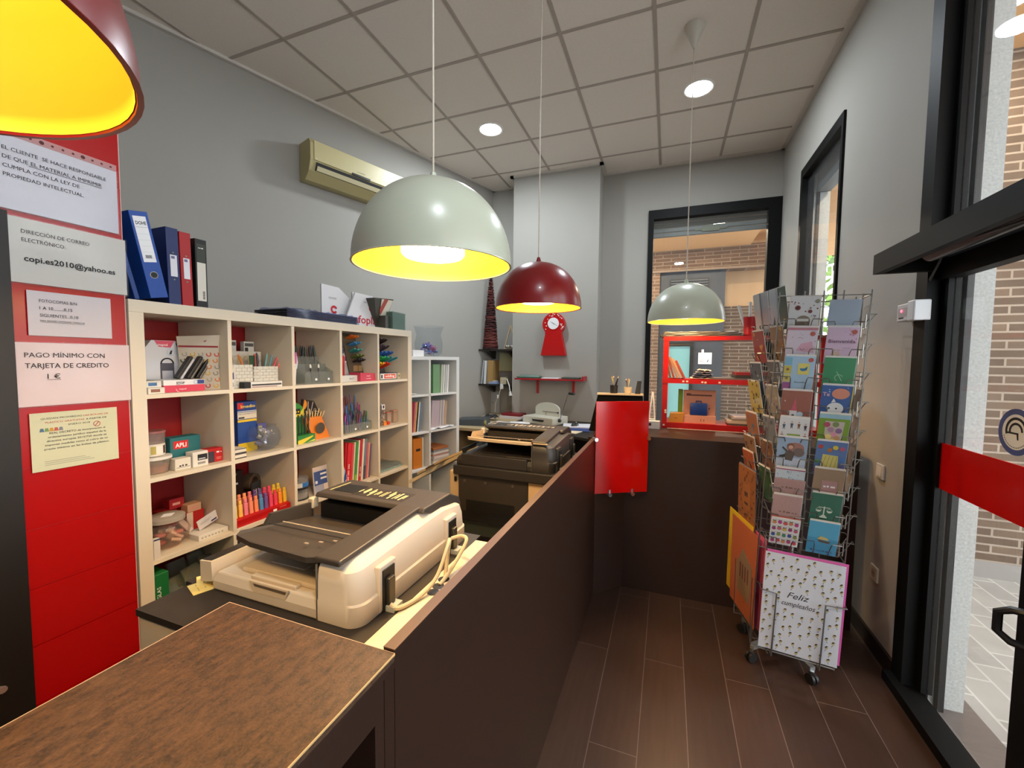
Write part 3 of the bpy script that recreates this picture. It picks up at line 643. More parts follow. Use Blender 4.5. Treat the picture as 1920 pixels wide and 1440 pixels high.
def n1(q, w, h):
    for i, t in enumerate(['EL CLIENTE  SE HACE RESPONSABLE', 'DE QUE EL MATERIAL A IMPRIMIR', 'CUMPLA CON LA LEY DE', 'PROPIEDAD INTELECTUAL.']):
        q.text(t, .026, h-.044-.0255*i, .0155, -.0026, INK, bold=.012, width={0: .240, 1: .228, 2: .170, 3: .180}[i])
    q.rect(.080, h-.0735, .254, h-.0722, -.0026, INK)
notice('topmost punched notice about client responsibility and printing rights', .608, .905, 1.935, 2.150, 'c9c8d2', n1, punched=True, dx=.002)
def n2(q, w, h):
    q.text('DIRECCIÓN DE CORREO', .030, h-.045, .0165, -.0026, mat('3a3a3e', .7), bold=.006, width=.158)
    q.text('ELECTRÓNICO:', .030, h-.070, .0165, -.0026, mat('3a3a3e', .7), bold=.006, width=.098)
def n2b(q, w, h):
    q.text('copi.es2010@yahoo.es', .033, h-.128, .024, -.0026, INK, bold=.02, width=.222)
notice('second notice from the top giving an e-mail address in bold', .634, .922, 1.722, 1.917, 'c8c5be', (n2, n2b), dx=.001)
def n3(q, w, h):
    for i, (t, ww) in enumerate([('FOTOCOPIAS B/N', .088), ('1 A 10.........0,15', .076), ('SIGUIENTES...0,10', .090)]):
        q.text(t, .026, h-.034-.0225*i, .0135, -.0026, mat('303036', .7), bold=.008, width=ww)
    q.text('PARA GRANDES CANTIDADES CONSULTAR', .026, h-.094, .0072, -.0026, INK, bold=.012, width=.106); q.rect(.026, h-.0965, .132, h-.0958, -.0026, INK)
notice('small notice with black and white photocopy prices', .669, .873, 1.563, 1.702, 'cbc4c8', n3, sleeve=False)
def n4(q, w, h):
    q.text('PAGO MÍNIMO CON', .030, h-.046, .0215, -.0026, mat('2c2a2e', .7), bold=.006, width=.193)
    q.text('TARJETA DE CREDITO', .030, h-.079, .0215, -.0026, mat('2c2a2e', .7), bold=.006, width=.203)
    q.text('1 €', .078, h-.113, .0215, -.0026, mat('2c2a2e', .7), bold=.006, width=.030); q.rect(.077, h-.117, .109, h-.1158, -.0026, INK)
notice('pinkish notice in a plastic sleeve about the minimum card payment', .626, .920, 1.342, 1.541, 'd6c2c2', n4, dx=.001)
def n5(q, w, h):
    G = mat('3b3b38', .7); RR = mat('b0564c', .7)
    q.text('QUEDAN PROHIBIDAS', .024, h-.022, .0078, -.0013, G, bold=.015, width=.098); q.text('LAS BOLSAS DE', .126, h-.022, .0078, -.0013, RR, bold=.01, width=.066)
    q.text('PLÁSTICO GRATUITAS', .034, h-.035, .0078, -.0013, RR, bold=.01, width=.094); q.text('A PARTIR DE', .132, h-.035, .0078, -.0013, G, bold=.015, width=.055)
    q.text('ENERO 2018', .088, h-.047, .0078, -.0013, G, bold=.015, width=.054)
    for i, (t, a, ww) in enumerate([('REAL DECRETO de incorporación al', .042, .140), ('ordenamiento jurídico español de la', .038, .146), ('directiva europea 2015/720 donde se', .035, .150), ('imponen medidas como el cobro de un', .031, .157), ('precio mínimo en las bolsas de plástico.', .029, .163)]):
        q.text(t, a, h-.070-.0125*i, .0085, -.0013, G, bold=.014, width=ww)
    for i in range(3): q.rect(.028, .016+.006*i, .150-.012*i, .018+.006*i, -.0012, mat('9b9b88', .7))
    for i, c in enumerate(('4a6a86', '6d8f5a', 'c08a3a', 'b05a4a', '7a7a86')): q.flat([(.020+.011*i, h-.061), (.031+.011*i, h-.061), (.029+.011*i, h-.050), (.022+.011*i, h-.050)], -.0012, mat(c, .7))
    q.ring(.160, h-.052, .0075, .0095, -.0014, mat('a5443e', .6), 20); q.flat([(.154, h-.058), (.156, h-.059), (.166, h-.047), (.164, h-.045)], -.0014, mat('a5443e', .6))
notice('lowest greenish notice about banned free plastic bags', .660, .877, 1.134, 1.320, 'c6c6a6', n5, sleeve=False)

# ---------------------------------------------------------------- white cube shelving with its contents
TH = R_(88.2)
SM = Matrix.Translation((-1.854, .929, 0)) @ Matrix.Rotation(TH, 4, 'Z')
def S(u, d, z): return tuple(SM @ Vector((u, d, z)))
def ang(deg=0): return TH + R_(deg)
M_SHELF = mat('d8cdb8', .45, spec=.4)
CU, TT, FF, TOPZ = .31, .0167, .046, 1.712
Lu = 2*FF+5*CU+4*TT
r = thing('shelving_unit', 'big white cube shelving unit of five by five compartments full of stationery', 'shelving unit', S(0, 0, 0), TH)
q = MB(); q.box(0, 0, TOPZ-FF, Lu, .36, TOPZ, M_SHELF); q.build('top_panel', r, bev=.0015)
q = MB(); q.box(0, 0, 0, Lu, .36, FF, M_SHELF); q.build('bottom_panel', r, bev=.0015)
for u in (0, Lu-FF):
    q = MB(); q.box(u, 0, FF, u+FF, .36, TOPZ-FF, M_SHELF); q.build('side_panel', r, bev=.001)
UC = [FF+k*(CU+TT) for k in range(5)]
ZR = [TOPZ-FF-(k+1)*CU-k*TT for k in range(5)]        # upper face of the board under row k
for k in range(4):
    q = MB(); q.box(FF, .004, ZR[k]-TT, Lu-FF, .36, ZR[k], M_SHELF); q.build('shelf', r)
for c in range(4):
    for k in range(5):
        q = MB(); z0 = ZR[k] if k < 4 else FF
        q.box(UC[c]+CU, .002, z0, UC[c]+CU+TT, .36, ZR[k]+CU, M_SHELF); q.build('divider', r)
RA, RB, RC, RD = ZR[0], ZR[1], ZR[2], ZR[3]
def carton(name, label, cat, u, d, z, w, dep, h, col, deco=None, rot=0, group=None, frame=None, rough=.5):
    """printed box; local x right, y away, z up; front face at y 0"""
    q = MB(); q.box(0, 0, 0, w, dep, h, col if not isinstance(col, str) else mat(col, rough), min(.0015, h*.2), 1)
    if deco: deco(q, w, h)
    loc, a = (S(u, d, z), ang(rot)) if frame is None else (frame[0](u, d, z), frame[1]+R_(rot))
    return tag(q.build(name, None, loc, a), label, cat, group)
def m_(c, r=.5): return mat(c, r)

# --- on top of the unit: ring binders, bag, packs
def binder(label, u0, z0, w, h, dep, col, lean, spine, d=.03, thick_label=None):
    r = thing('ring_binder', label, 'binder', S(u0, d, z0), (0, R_(lean), TH), 'binders on top of the white shelves')
    q = MB(); c = m_(col, .4)
    q.box(0, 0, 0, .0035, dep, h, c).box(w-.0035, 0, 0, w, dep, h, c); q.build('cover', r)
    q = MB(); q.box(.0, -.002, 0, w, .004, h, c, .0012, 1); sp_ = q.build('spine', r)
    if spine: q = MB(); spine(q, w, h); q.build('spine_label', sp_)
    q = MB(); q.box(.006, .03, .006, w-.006, dep-.01, h-.012, m_('e5e2da', .8)); q.build('pages', r)
    return r
def sp_doh(q, w, h):
    q.rect(.008, h*.42, w-.010, h-.018, -.0028, m_('e8e8ea', .6)); q.text('DOHE', w/2, h-.048, .017, -.0032, INK, 'C', .02, width=w-.026)
    q.rect(.010, h-.058, w-.012, h-.0572, -.0032, m_('555555'))
    for k in range(5): q.rect(.010, h-.082-.022*k, w-.012, h-.0815-.022*k, -.0032, m_('a5a5a8'))
    for k in range(8): q.rect(.018+.0026*k, h*.42+.014, .0195+.0026*k, h*.42+.026, -.0032, INK)
    q.ring(w/2, h*.27, .011, .0135, -.0032, CHROME, 24); q.dot(w/2, h*.27, .011, -.003, BLACK, 20)
def sp_small(q, w, h):
    q.rect(w*.25, h*.37, w*.80, h*.65, -.0028, m_('d9d8de', .6)); q.rect(w*.32, h*.60, w*.62, h*.635, -.0032, m_('6a6a90'))
    for z in (h*.68, h*.33): q.dot(w*.52, z, .0035, -.003, CHROME, 12)
def sp_blk(q, w, h):
    q.rect(.006, h*.10, w-.006, h*.66, -.0028, m_('d5cfc2', .5)); q.rect(.006, h*.67, w-.006, h-.02, -.0028, m_('3b3d36', .3))
    q.scrawl(w*.25, w*.68, h-.04, .007, -.0032, PAPER, 2); [q.rect(w*.55, h*.13+.007*k, w*.75, h*.13+.004+.007*k, -.0032, INK) for k in range(5)]
binder('leaning dark red folder half hidden behind the red slatwall, leftmost on the shelf top', .0, TOPZ+.004, .012, .34, .24, '5e0d18', -14, None, .03)
binder('thin dark blue folder leaning between the dark red folder and the wide blue binder', .035, TOPZ+.004, .015, .355, .25, '143a7c', -12.5, None, .03)
binder('wide leaning blue lever arch binder with long white spine label and finger ring', .080, TOPZ+.014, .060, .318, .27, '17479a', -11, sp_doh, .02)
binder('upright dark blue ring binder with small white spine label', .147, TOPZ, .044, .305, .26, '1a2a5c', -1, sp_small, .03)
binder('upright red ring binder between the dark blue and black binders', .195, TOPZ, .042, .300, .25, 'a5191c', -1, sp_small, .03)
binder('upright black binder with cream spine label, rightmost of the binders', .248, TOPZ, .046, .288, .25, '171717', 0, sp_blk, .03)
def foil(mb, x0, x1, y0, y1, z0, z1, m, seed, amp=.006, nx=14, ny=6):
    rr = random.Random(seed); P = {}
    for i in range(nx+1):
        for j in range(ny+1):
            e = min(i, nx-i, j, ny-j); P[i, j] = (x0+(x1-x0)*i/nx, y0+(y1-y0)*j/ny, z1-(.5*(z1-z0) if e == 0 else 0)+rr.uniform(-amp, amp))
    vs = [P[i, j] for i in range(nx+1) for j in range(ny+1)]; f = [(i*(ny+1)+j, (i+1)*(ny+1)+j, (i+1)*(ny+1)+j+1, i*(ny+1)+j+1) for i in range(nx) for j in range(ny)]
    mb.add(vs, f, m, False)
r = thing('folder_pack', 'flat pack of dark navy folders wrapped in shiny film on the shelf top', 'pack', S(.68, .03, TOPZ), ang(0))
q = MB()
for k in range(4): q.box(.004, .004, .002+.012*k, .506, .25, .012+.012*k, m_('08080f' if k % 2 else '10101e', .3))
q.build('folders', r)
q = MB(); foil(q, -.004, .512, -.006, .255, .0, .058, clear('d8dcf0', .0, .12), 4, .005, 22, 8); q.box(-.004, -.006, 0, .512, -.0055, .05, clear('d8dcf0', .03, .05)); q.build('film_wrap', r)
r = thing('file_box', 'white cardboard magazine holders printed with red letters on the shelf top', 'file box', S(1.055, .19, TOPZ), ang(-4))
q = MB(); wc = m_('dcdbdd', .6)
q.prism([(0, 0), (.42, 0), (.42, .16), (.36, .23), (.24, .235), (.24, .17), (.13, .245), (0, .25)], 'y', 0, .012, wc); q.build('front_sheet', r)
q = MB(); q.prism([(.12, 0), (.44, 0), (.44, .11), (.37, .22), (.22, .225)], 'y', -.05, -.04, wc); q.build('second_sheet', r)
q = MB(); q.ring(.09, .10, .012, .026, -.002, m_('c21a2c', .6), 20, 20, 330); q.rect(.05, .165, .11, .177, -.002, m_('b9b8ba', .7)); q.build('print', r)
q = MB(); q.text('grafoplás', .435, .028, .072, -.052, m_('c21a2c', .6), 'R', .012, width=.30); q.ring(.36, .135, .012, .026, -.052, m_('c21a2c', .6), 20, 20, 330); q.rect(.29, .165, .35, .177, -.052, m_('b9b8ba', .7))
q.build('lettering', r)
r = thing('photo_album', 'small green and cream boxed album tilted open behind the green gift box', 'album', S(1.40, .045, TOPZ), ang(0))
q = MB(); q.hexa([(.05, .06, 0), (.11, .06, 0), (.11, .13, 0), (.05, .13, 0), (-.04, .0, .20), (.16, .0, .215), (.16, .08, .215), (-.04, .08, .20)], m_('3c3a30', .4)); q.build('case', r)
q = MB(); q.quad([(.045, .030, .09), (.120, .030, .09), (.150, -.003, .205), (.03, -.003, .20)], m_('d9d0bf', .5)); q.quad([(.03, .0175, .13), (.05, .0285, .09), (.10, -.0045, .205), (.06, -.0045, .205)], m_('a5483a', .5)); q.build('cover_print', r)
r = thing('gift_box', 'dark green box wrapped in clear film at the right end of the shelf top', 'box', S(1.515, .02, TOPZ), ang(8))
q = MB(); q.box(0, 0, 0, .175, .12, .122, m_('2c5548', .35), .002); q.box(-.06, .02, 0, -.002, .10, .09, m_('3a3a34', .4)); q.build('box', r)
q = MB(); q.box(-.003, -.003, 0, .178, .123, .126, clear('dfeee8', .10, .05)); q.build('film_wrap', r)

# --- row A (top row)
def d_eraser(c): return lambda q, w, h: (q.rect(w*.15, h*.25, w*.7, h*.75, -.0006, m_(c)), q.rect(.002, h*.8, w-.002, h*.85, -.0006, m_('b0b0a8')))
carton('eraser_box', 'lower of two small white boxes in the top left compartment, brown print', 'box', .060, .02, RA, .056, .05, .024, 'd9d4c8', d_eraser('8a5a48'))
carton('eraser_box', 'upper of two small white boxes in the top left compartment, blue print', 'box', .058, .03, RA+.0245, .052, .045, .025, 'd5d3cb', d_eraser('3a6a9a'))
r = thing('stapler_display', 'red and white counter display tray with staplers in the top left compartment', 'display', S(.125, .045, RA), ang(0))
q = MB(); q.box(0, 0, 0, .155, .13, .028, m_('c83a52', .5), .001, 1); q.box(0, .001, .028, .155, .13, .050, m_('dedede', .5), .001, 1)
q.text('STOP', .045, .033, .013, -.0006, INK, 'L', .02); q.text('SYSTEM', .046, .0295, .004, -.0006, INK); q.rect(.125, .031, .152, .048, -.0006, m_('2d3d78')); q.ring(.118, .039, .006, .008, -.0008, m_('8a9ac8'), 16)
q.text('maped', .055, .009, .010, -.0006, m_('f0c8d0'), 'L', .01); q.ring(.06, .016, .016, .018, -.0007, m_('f0c8d0'), 16, 190, 280)
q.build('tray', r)
for k, (x, c) in enumerate([(.075, 'b9b9bd'), (.115, '55544f'), (.150, '4c4b48')]):
    q = MB(); q.M = Matrix.Translation((x, .05, .052)) @ Matrix.Rotation(R_(32), 4, 'Y')
    q.box(-.010, -.014, 0, .002, .014, .11, BLACK, .003); q.box(.004, -.012, .004, .014, .012, .105, m_(c, .3), .004); q.build('stapler', r)
r = thing('stationery_pouch', 'white pouch with pink band and backpack picture behind the stapler display', 'pouch', S(.128, .185, RA), ang(0))
q = MB(); q.prism([(0, 0), (.17, 0), (.165, .14), (.12, .215), (.03, .215), (-.015, .15)], 'y', 0, .04, m_('cfd1d6', .35)); q.prism([(.12, .205), (.15, .215), (.165, .1), (.15, .1)], 'y', -.002, .0, m_('26346c'))
q.flat([(.04, .214), (.115, .214), (.10, .185), (.055, .188)], -.0015, m_('d2506a')); q.text('maped', .052, .192, .014, -.002, PAPER, 'L', .01)
for x in (.10, .135): q.ring(x, .165, .013, .016, -.002, m_('b4c4dc'), 20); q.flat([(x-.006, .156), (x+.002, .156), (x+.006, .173), (x, .173)], -.002, INK)
q.ring(.085, .115, .02, .026, -.002, INK, 20, 0, 180); q.prism([(.059, .04), (.111, .04), (.111, .118), (.059, .118)], 'y', -.0018, -.001, m_('50505c')); q.rect(.065, .045, .105, .085, -.002, m_('b9bac4')); q.build('pouch', r)
r = thing('sticker_bag', 'flat bag with dark red band and rows of ring stickers beside the stationery pouch', 'bag', S(.243, .165, RA), ang(-48))
q = MB(); q.prism([(0, 0), (.155, 0), (.150, .12), (.158, .245), (-.002, .235), (.006, .12)], 'y', 0, .012, m_('bdb6a8', .4)); q.rect(.004, .188, .152, .196, -.001, m_('8a2a34')); q.flat([(.095, .215), (.11, .222), (.105, .213)], -.001, m_('8a3a3a'))
rr = random.Random(2)
for a in range(5):
    for b_ in range(6): q.ring(.02+.03*a+.006*(b_ % 2), .018+.028*b_, .006, .0105, -.001, m_(rr.choice(['8a8378', '3c3a38', 'c8763a', 'b9483c', 'c9a03c', '9a9488'])), 12, 150, 420)
q.build('bag', r)
def basket(label, u, d, z, w, dep, h, rot=0):
    r = thing('woven_basket', label, 'basket', S(u, d, z), ang(rot), 'small white woven baskets')
    wcol = m_('c9c6bb', .6); q = MB(); nb = 7
    for k in range(nb):
        za, zb = h*k/nb, h*(k+1)/nb-.001; e = .0015*(k % 2); t = .0035
        n = 8
        for i in range(n):
            o = .0016*((i+k) % 2)
            q.box(w*i/n, -o, za, w*(i+1)/n, t, zb, wcol); q.box(w*i/n, dep-t, za, w*(i+1)/n, dep+o, zb, wcol)
        for i in range(6):
            o = .0016*((i+k) % 2)
            q.box(-o, dep*i/6, za, t, dep*(i+1)/6, zb, wcol); q.box(w-t, dep*i/6, za, w+o, dep*(i+1)/6, zb, wcol)
    q.build('weave', r); q = MB(); q.box(0, 0, 0, w, dep, .003, wcol); q.build('base', r)
    return r
basket('front left white woven basket holding golden clips, second compartment of the top row', .395, .05, RA, .106, .12, .112)
basket('front right white woven basket full of notebooks and pens, second compartment of the top row', .506, .05, RA, .130, .12, .103)
basket('back white woven basket behind the two front baskets in the top row', .47, .20, RA, .185, .12, .178)
def dwb(q, w, h): q.rect(.006, h*.35, w-.006, h*.62, -.0006, m_('3a3a3c')); q.rect(.006, .003, w-.03, h*.2, -.0006, m_('8a3038'))
carton('pencil_box', 'flat white box with black ends lying before the woven baskets', 'box', .462, .010, RA, .168, .035, .029, 'd8d6cf', dwb)
carton('black_case', 'small black case left of the flat white box before the baskets', 'case', .428, .006, RA, .033, .036, .030, '15171a')
carton('small_box', 'narrow white box with blue top standing left of the woven baskets', 'box', .375, .02, RA, .016, .05, .075, 'd3d4d8', lambda q, w, h: (q.rect(.001, h*.6, w-.001, h, -.0006, m_('2c3468')), q.rect(.004, .01, .012, .03, -.0006, m_('6a6a78'))))
for k, (u, w, h, lb) in enumerate([(.50, .06, .062, 'left white box standing in the back woven basket'), (.60, .055, .058, 'right white box standing in the back woven basket')]):
    carton('card_box', lb, 'box', u, .25, RA+.172, w, .03, h, 'cfcdc6', lambda q, w, h: (q.rect(.004, h*.55, w-.004, h*.85, -.0006, m_('55524e')), q.rect(.004, h*.1, w*.4, h*.45, -.0006, m_('2c2a2a'))))
def stick(name, label, cat, u, d, z, l, tilt, roll, c, tip=None, r_=.0045, group=None, cap=.35, frame=None):
    """one pen: body and cap"""
    M = (S(u, d, z), (R_(roll), R_(tilt), TH)) if frame is None else (frame[0](u, d, z), (R_(roll), R_(tilt), frame[1]))
    t = thing(name, label, cat, M[0], M[1], group)
    q = MB(); q.cyl((0, 0, 0), (0, 0, l*(1-cap)), r_*.85, m_(c, .35), n=8); q.build('barrel', t)
    q = MB(); q.cyl((0, 0, l*(1-cap)), (0, 0, l), r_, m_(tip or c, .35), n=8, r1=r_*.8); q.box(r_*.8, -.001, l*(1-cap), r_*1.5, .001, l*.95, m_(tip or c, .35)); q.build('cap', t)
    return t
for k, (dx, c, ln, tl) in enumerate([(.02, 'd9722c', .16, -22), (.105, 'd24a4e', .15, 24), (.118, 'e0686a', .145, 30), (.082, '5f9494', .16, 10), (.095, '4c8088', .155, 16), (.065, '24232a', .16, -4)]):
    stick('pen', ['orange pen leaning left in the right woven basket', 'red pen leaning right in the right woven basket', 'pink pen leaning furthest right in the woven basket', 'left teal pen in the right woven basket', 'right teal pen in the right woven basket', 'black pen in the right woven basket'][k], 'pen', .506+dx, .10, RA+.01, ln, tl, 0, c)
for k, (dx, w, h, c, lb) in enumerate([(.028, .028, .150, '24472f', 'thin dark green notebook standing in the right woven basket'), (.058, .022, .158, 'd2665a', 'thin coral notebook standing in the right woven basket'), (.043, .012, .142, 'd8d8d2', 'thin white card standing between the green and coral notebooks')]):
    carton('notebook', lb, 'notebook', .506+dx, .115+.01*k, RA+.006, w, .006, h, c)
for k in range(5):
    q = MB(); q.tube([(.012*math.cos(t*.6), 0, .03*math.sin(t*.6)+.02) for t in range(11)], .0016, m_('a88a4a', .35), 5)
    tag(q.build('binder_clip', None, S(.405+.02*k, .07+.015*(k % 2), RA+.10), ang(30*k)), 'golden wire clip lying in the front left woven basket', 'clip', 'golden clips in the left basket')
# third compartment: clear pen stand
ACR = clear('e8ebe8', .10, .05)
def stand(label, u, d, z, w, dep, h, steps, rot=0):
    r = thing('acrylic_stand', label, 'stand', S(u, d, z), ang(rot))
    q = MB()
    for k in range(steps):
        y0, y1, hh = dep*k/steps, dep*(k+1)/steps, h*(.45+.55*k/max(1, steps-1))
        q.box(0, y0, 0, w, y0+.002, hh, ACR)
    q.box(0, dep-.002, 0, w, dep, h, ACR); q.prism([(0, 0), (dep, 0), (dep, h), (0, h*.45)], 'x', 0, .002, ACR).prism([(0, 0), (dep, 0), (dep, h), (0, h*.45)], 'x', w-.002, w, ACR); q.build('trays', r)
    for k in range(2):
        q = MB(); q.rect(w*(.80-.45*k), h*.12, w*(.80-.45*k)+.014, h*.12+.012, -.001, PAPER); q.build('price_tag', r)
    return r
stand('clear acrylic pen stand in the third compartment of the top row', .80, .05, RA, .20, .17, .155, 3)
rr = random.Random(11)
for k in range(16):
    stick('pen', 'dark capped pen standing in the clear stand of the third top compartment', 'pen', .845+.012*k, .17+.008*(k % 3), RA+.05, .165+rr.uniform(-.01, .01), rr.uniform(-8, 8), rr.uniform(-6, 2), rr.choice(['1d2420', '16181a', '2c4238', '232c33']), rr.choice(['15201b', '101214', '1d3a2c']), group='dark pens in the clear stand')
for k in range(3): stick('pen', ['pink topped pen at the left of the clear stand', 'white pen at the left of the clear stand', 'pale grey pen at the left of the clear stand'][k], 'pen', .725+.014*k, .035+.02*k, RA+.002, .175-.02*k, 6+3*k, -4, ['d8d8da', 'd8d8d4', '6f8894'][k], ['c2589a', 'cfcfcf', 'dfe2e4'][k])
for k in range(3): stick('pen', ['white tipped black pen leaning left in the clear stand front', 'white tipped black pen beside it in the clear stand front', 'grey pen leaning right across the clear stand front'][k], 'pen', .87+.05*k, .075, RA+.006, .105, [-6, -2, 38][k], 0, ['1d1d20', '222226', '6a6460'][k], 'e6e4de', cap=.2)
# fourth: marker displays
r = thing('pen_display', 'grey and white counter display for pens in the fourth top compartment', 'display', S(1.062, .045, RA), ang(0))
q = MB(); q.box(0, 0, 0, .155, .10, .040, m_('c8c9c6', .5), .001, 1); q.text('PILOT', .085, .014, .015, -.0006, m_('2c4a6a'), 'C', .01); q.build('tray', r)
q = MB(); q.prism([(.0, .04), (.158, .04), (.085, .30), (.0, .30)], 'y', .085, .092, m_('9c9c9c', .5)); q.rect(.055, .18, .105, .205, .0845, m_('26346c')); q.text('PILOT', .08, .187, .014, .084, PAPER, 'C', .01, width=.04); q.rect(.112, .12, .13, .215, .0845, m_('dcdcd8')); q.dot(.121, .205, .006, .084, INK); q.rect(.115, .13, .127, .155, .0842, m_('3a4a7a')); q.flat([(.065, .165), (.085, .15), (.09, .17)], .0845, m_('7e7e80')); q.build('back_card', r)
for k in range(4): stick('pen', 'red pen standing in the grey display, left of the fourth top compartment', 'pen', 1.062+.008+.011*k, .065, RA+.038, .125, 0, 0, 'a51d20', 'd8d3cf' if k < 2 else 'b5262a', group='red pens in the grey display', r_=.005)
stick('pen', 'black marker standing on the grey pen display', 'marker', 1.105, .085, RA+.16, .085, 8, 0, '17191a')
r = thing('marker_display', 'slanted brown display of coloured markers with a pink foot in the fourth top compartment', 'display', S(1.195, .02, RA), ang(0))
q = MB(); q.prism([(0, 0), (.14, 0), (.135, .050), (.0, .056)], 'y', 0, .09, m_('c23a52', .5)); q.text('maped', .072, .030, .013, -.0006, m_('f0cdd3'), 'C', .01); q.scrawl(.05, .095, .014, .007, -.0006, m_('f0cdd3'), 3); q.build('foot', r)
q = MB(); q.M = Matrix.Shear('XY', 4, (0, 0)); q.prism([(.015, .05), (.14, .05), (.06, .30), (-.055, .30)], 'y', .10, .115, m_('4c4132', .6)); q.rect(.045, .062, .085, .10, .0995, m_('8a7350')); q.rect(.09, .062, .125, .10, .0995, m_('8a7350')); q.build('back_board', r)
def bundle(nm, lb, cat, u, d, z, w, cols, n, seed, roll=62, ln=.07, rad=.006, grp=None):
    rr = random.Random(seed)
    for k in range(n):
        stick(nm, lb, cat, u+w*k/max(1, n-1), d+rr.uniform(-.004, .004), z+rr.uniform(-.004, .004), ln, rr.uniform(-14, 14), roll, rr.choice(cols), None, rad, grp)
for k, (cs, dx, dz, nm) in enumerate([(['e07a24', 'c8601c'], -.02, .275, 'orange'), (['4f8fb4', '3f7fb0'], -.005, .232, 'blue'), (['3a8c86', '2f7a78'], .010, .19, 'teal'), (['6a7434', '556028'], .022, .155, 'olive'), (['17151a', '241c1e'], .04, .128, 'black')]):
    bundle('marker', f'{nm} marker on the slanted brown display in the fourth top compartment', 'marker', 1.197+dx, .118, RA+dz, .055, cs, 5, k, 72, .055, .0075, f'{nm} markers on the brown display')
# fifth: big markers
r = thing('marker_display', 'white framed marker display with red and white sign in the last top compartment', 'display', S(1.40, .04, RA), ang(0))
q = MB(); q.box(0, 0, 0, .19, .12, .048, m_('2a2c44', .5), .002); q.rect(.006, .005, .178, .043, -.0006, m_('e6e2dc')); q.rect(.045, .009, .168, .039, -.001, m_('d2452e')); q.text('edding', .106, .017, .025, -.0016, m_('f5e8e0'), 'C', .02, width=.10); q.rect(.012, .010, .03, .035, -.001, m_('3a3a50')); q.build('tray', r)
q = MB(); q.prism([(0, .048), (.19, .048), (.13, .26), (0, .26)], 'y', .11, .12, m_('3d3b3c', .5)); q.build('back_board', r)
for k, (cs, dx, dz, n, nm) in enumerate([(['181214', '2a1a1c'], .01, .25, 6, 'black'), (['3d3340', '54434c'], .045, .205, 4, 'dark plum'), (['2e55a0', '3060b0'], .075, .165, 6, 'blue'), (['1f8a48', '2a9a50'], .045, .125, 6, 'green'), (['2b8f98', '2b7f90'], .125, .125, 3, 'teal'), (['d9b21e', 'e0641e', 'cf3d20'], .04, .082, 6, 'yellow to red')]):
    bundle('marker', f'{nm} marker lying on the display in the last top compartment', 'marker', 1.40+dx, .145, RA+dz, .095, cs, n, 20+k, 66, .085, .009, f'{nm} markers in the last top compartment')
carton('small_box', 'small cream box right of the marker display in the last top compartment', 'box', 1.606, .06, RA, .045, .05, .044, 'c7bd9e', lambda q, w, h: q.dot(w*.6, h*.5, .007, -.0006, m_('6a6440')))

# --- row B
r = thing('clear_tub', 'small clear tub with white printed label stacked on the lidded food tub', 'tub', S(.105, .10, RB+.072), ang(0))
q = MB(); q.lathe([(0, 0), (.040, 0), (.041, .048), (0, .048)], m_('d9d2c4', .4), n=24); q.lathe([(.041, .048), (.042, .092), (.043, .094)], clear('d9cfcb', .2), n=24); q.build('body', r)
q = MB()
for a in range(-70, 60, 12):
    a0, a1 = R_(a-90), R_(a-78); q.quad([(.0415*math.cos(a0), .0415*math.sin(a0), .008), (.0415*math.cos(a1), .0415*math.sin(a1), .008), (.0415*math.cos(a1), .0415*math.sin(a1), .040), (.0415*math.cos(a0), .0415*math.sin(a0), .040)], m_('b0a050' if -46 < a < -20 else ('4a3a34' if 20 < a < 40 else 'e2ddd2')))
q.build('label', r)
q = MB(); q.lathe([(0, .092), (.044, .092), (.044, .10), (0, .101)], m_('8f5a56', .3), n=24); q.build('lid', r)
r = thing('food_tub', 'round clear tub of pins with a white lid at the left of the second row', 'tub', S(.108, .095, RB), ang(0))
q = MB(); q.lathe([(0, .002), (.044, .002), (.052, .058)], clear('dcd0c0', .25), n=28); q.build('body', r)
q = MB(); q.lathe([(0, .004), (.042, .004), (.046, .03), (0, .034)], m_('a5563c', .6, ) if False else mat('a0503a', .6, noise=.5, nscale=60), n=24); q.build('contents', r)
q = MB(); q.lathe([(.050, .055), (.057, .058), (.057, .068), (0, .070)], m_('dcd9d2', .4), n=28); q.build('lid', r)
def d_apli(q, w, h):
    q.flat([(0, 0), (w*.22, 0), (0, h*.45)], -.0006, m_('b5201f')); q.rect(w*.10, h*.62, w*.58, h*.88, -.0006, m_('c8201f')); q.text('APLI', w*.34, h*.67, h*.20, -.001, PAPER, 'C', .02, width=w*.36)
    for z in (.12, .3): q.tube([(w*.40, -.001, h*(z+.02)), (w*.85, -.001, h*(z+.1)), (w*.9, -.001, h*(z+.14)), (w*.5, -.001, h*(z+.08))], .0009, m_('7fb0b0'), 4)
carton('paper_clip_box', 'teal and red box of paper clips in the first compartment of the second row', 'box', .168, .10, RB, .118, .06, .128, '1d6468', d_apli)
carton('small_box', 'small white box with black line, left of three before the teal box', 'box', .152, .04, RB, .060, .045, .048, 'd3cdbf', lambda q, w, h: (q.scrawl(w*.25, w*.75, h*.3, .010, -.0006, INK, 4), q.rect(.004, h*.22, w-.004, h*.25, -.0006, INK)))
carton('small_box', 'white box with black picture, middle of three before the teal box', 'box', .216, .035, RB, .062, .05, .064, 'd8d4cb', lambda q, w, h: (q.rect(w*.3, h*.42, w*.94, h*.82, -.0006, m_('1d1f22')), q.rect(w*.35, h*.48, w*.8, h*.56, -.001, m_('b9bdbf')), q.rect(w*.3, h*.15, w*.8, h*.3, -.0006, m_('8a8a88'))))
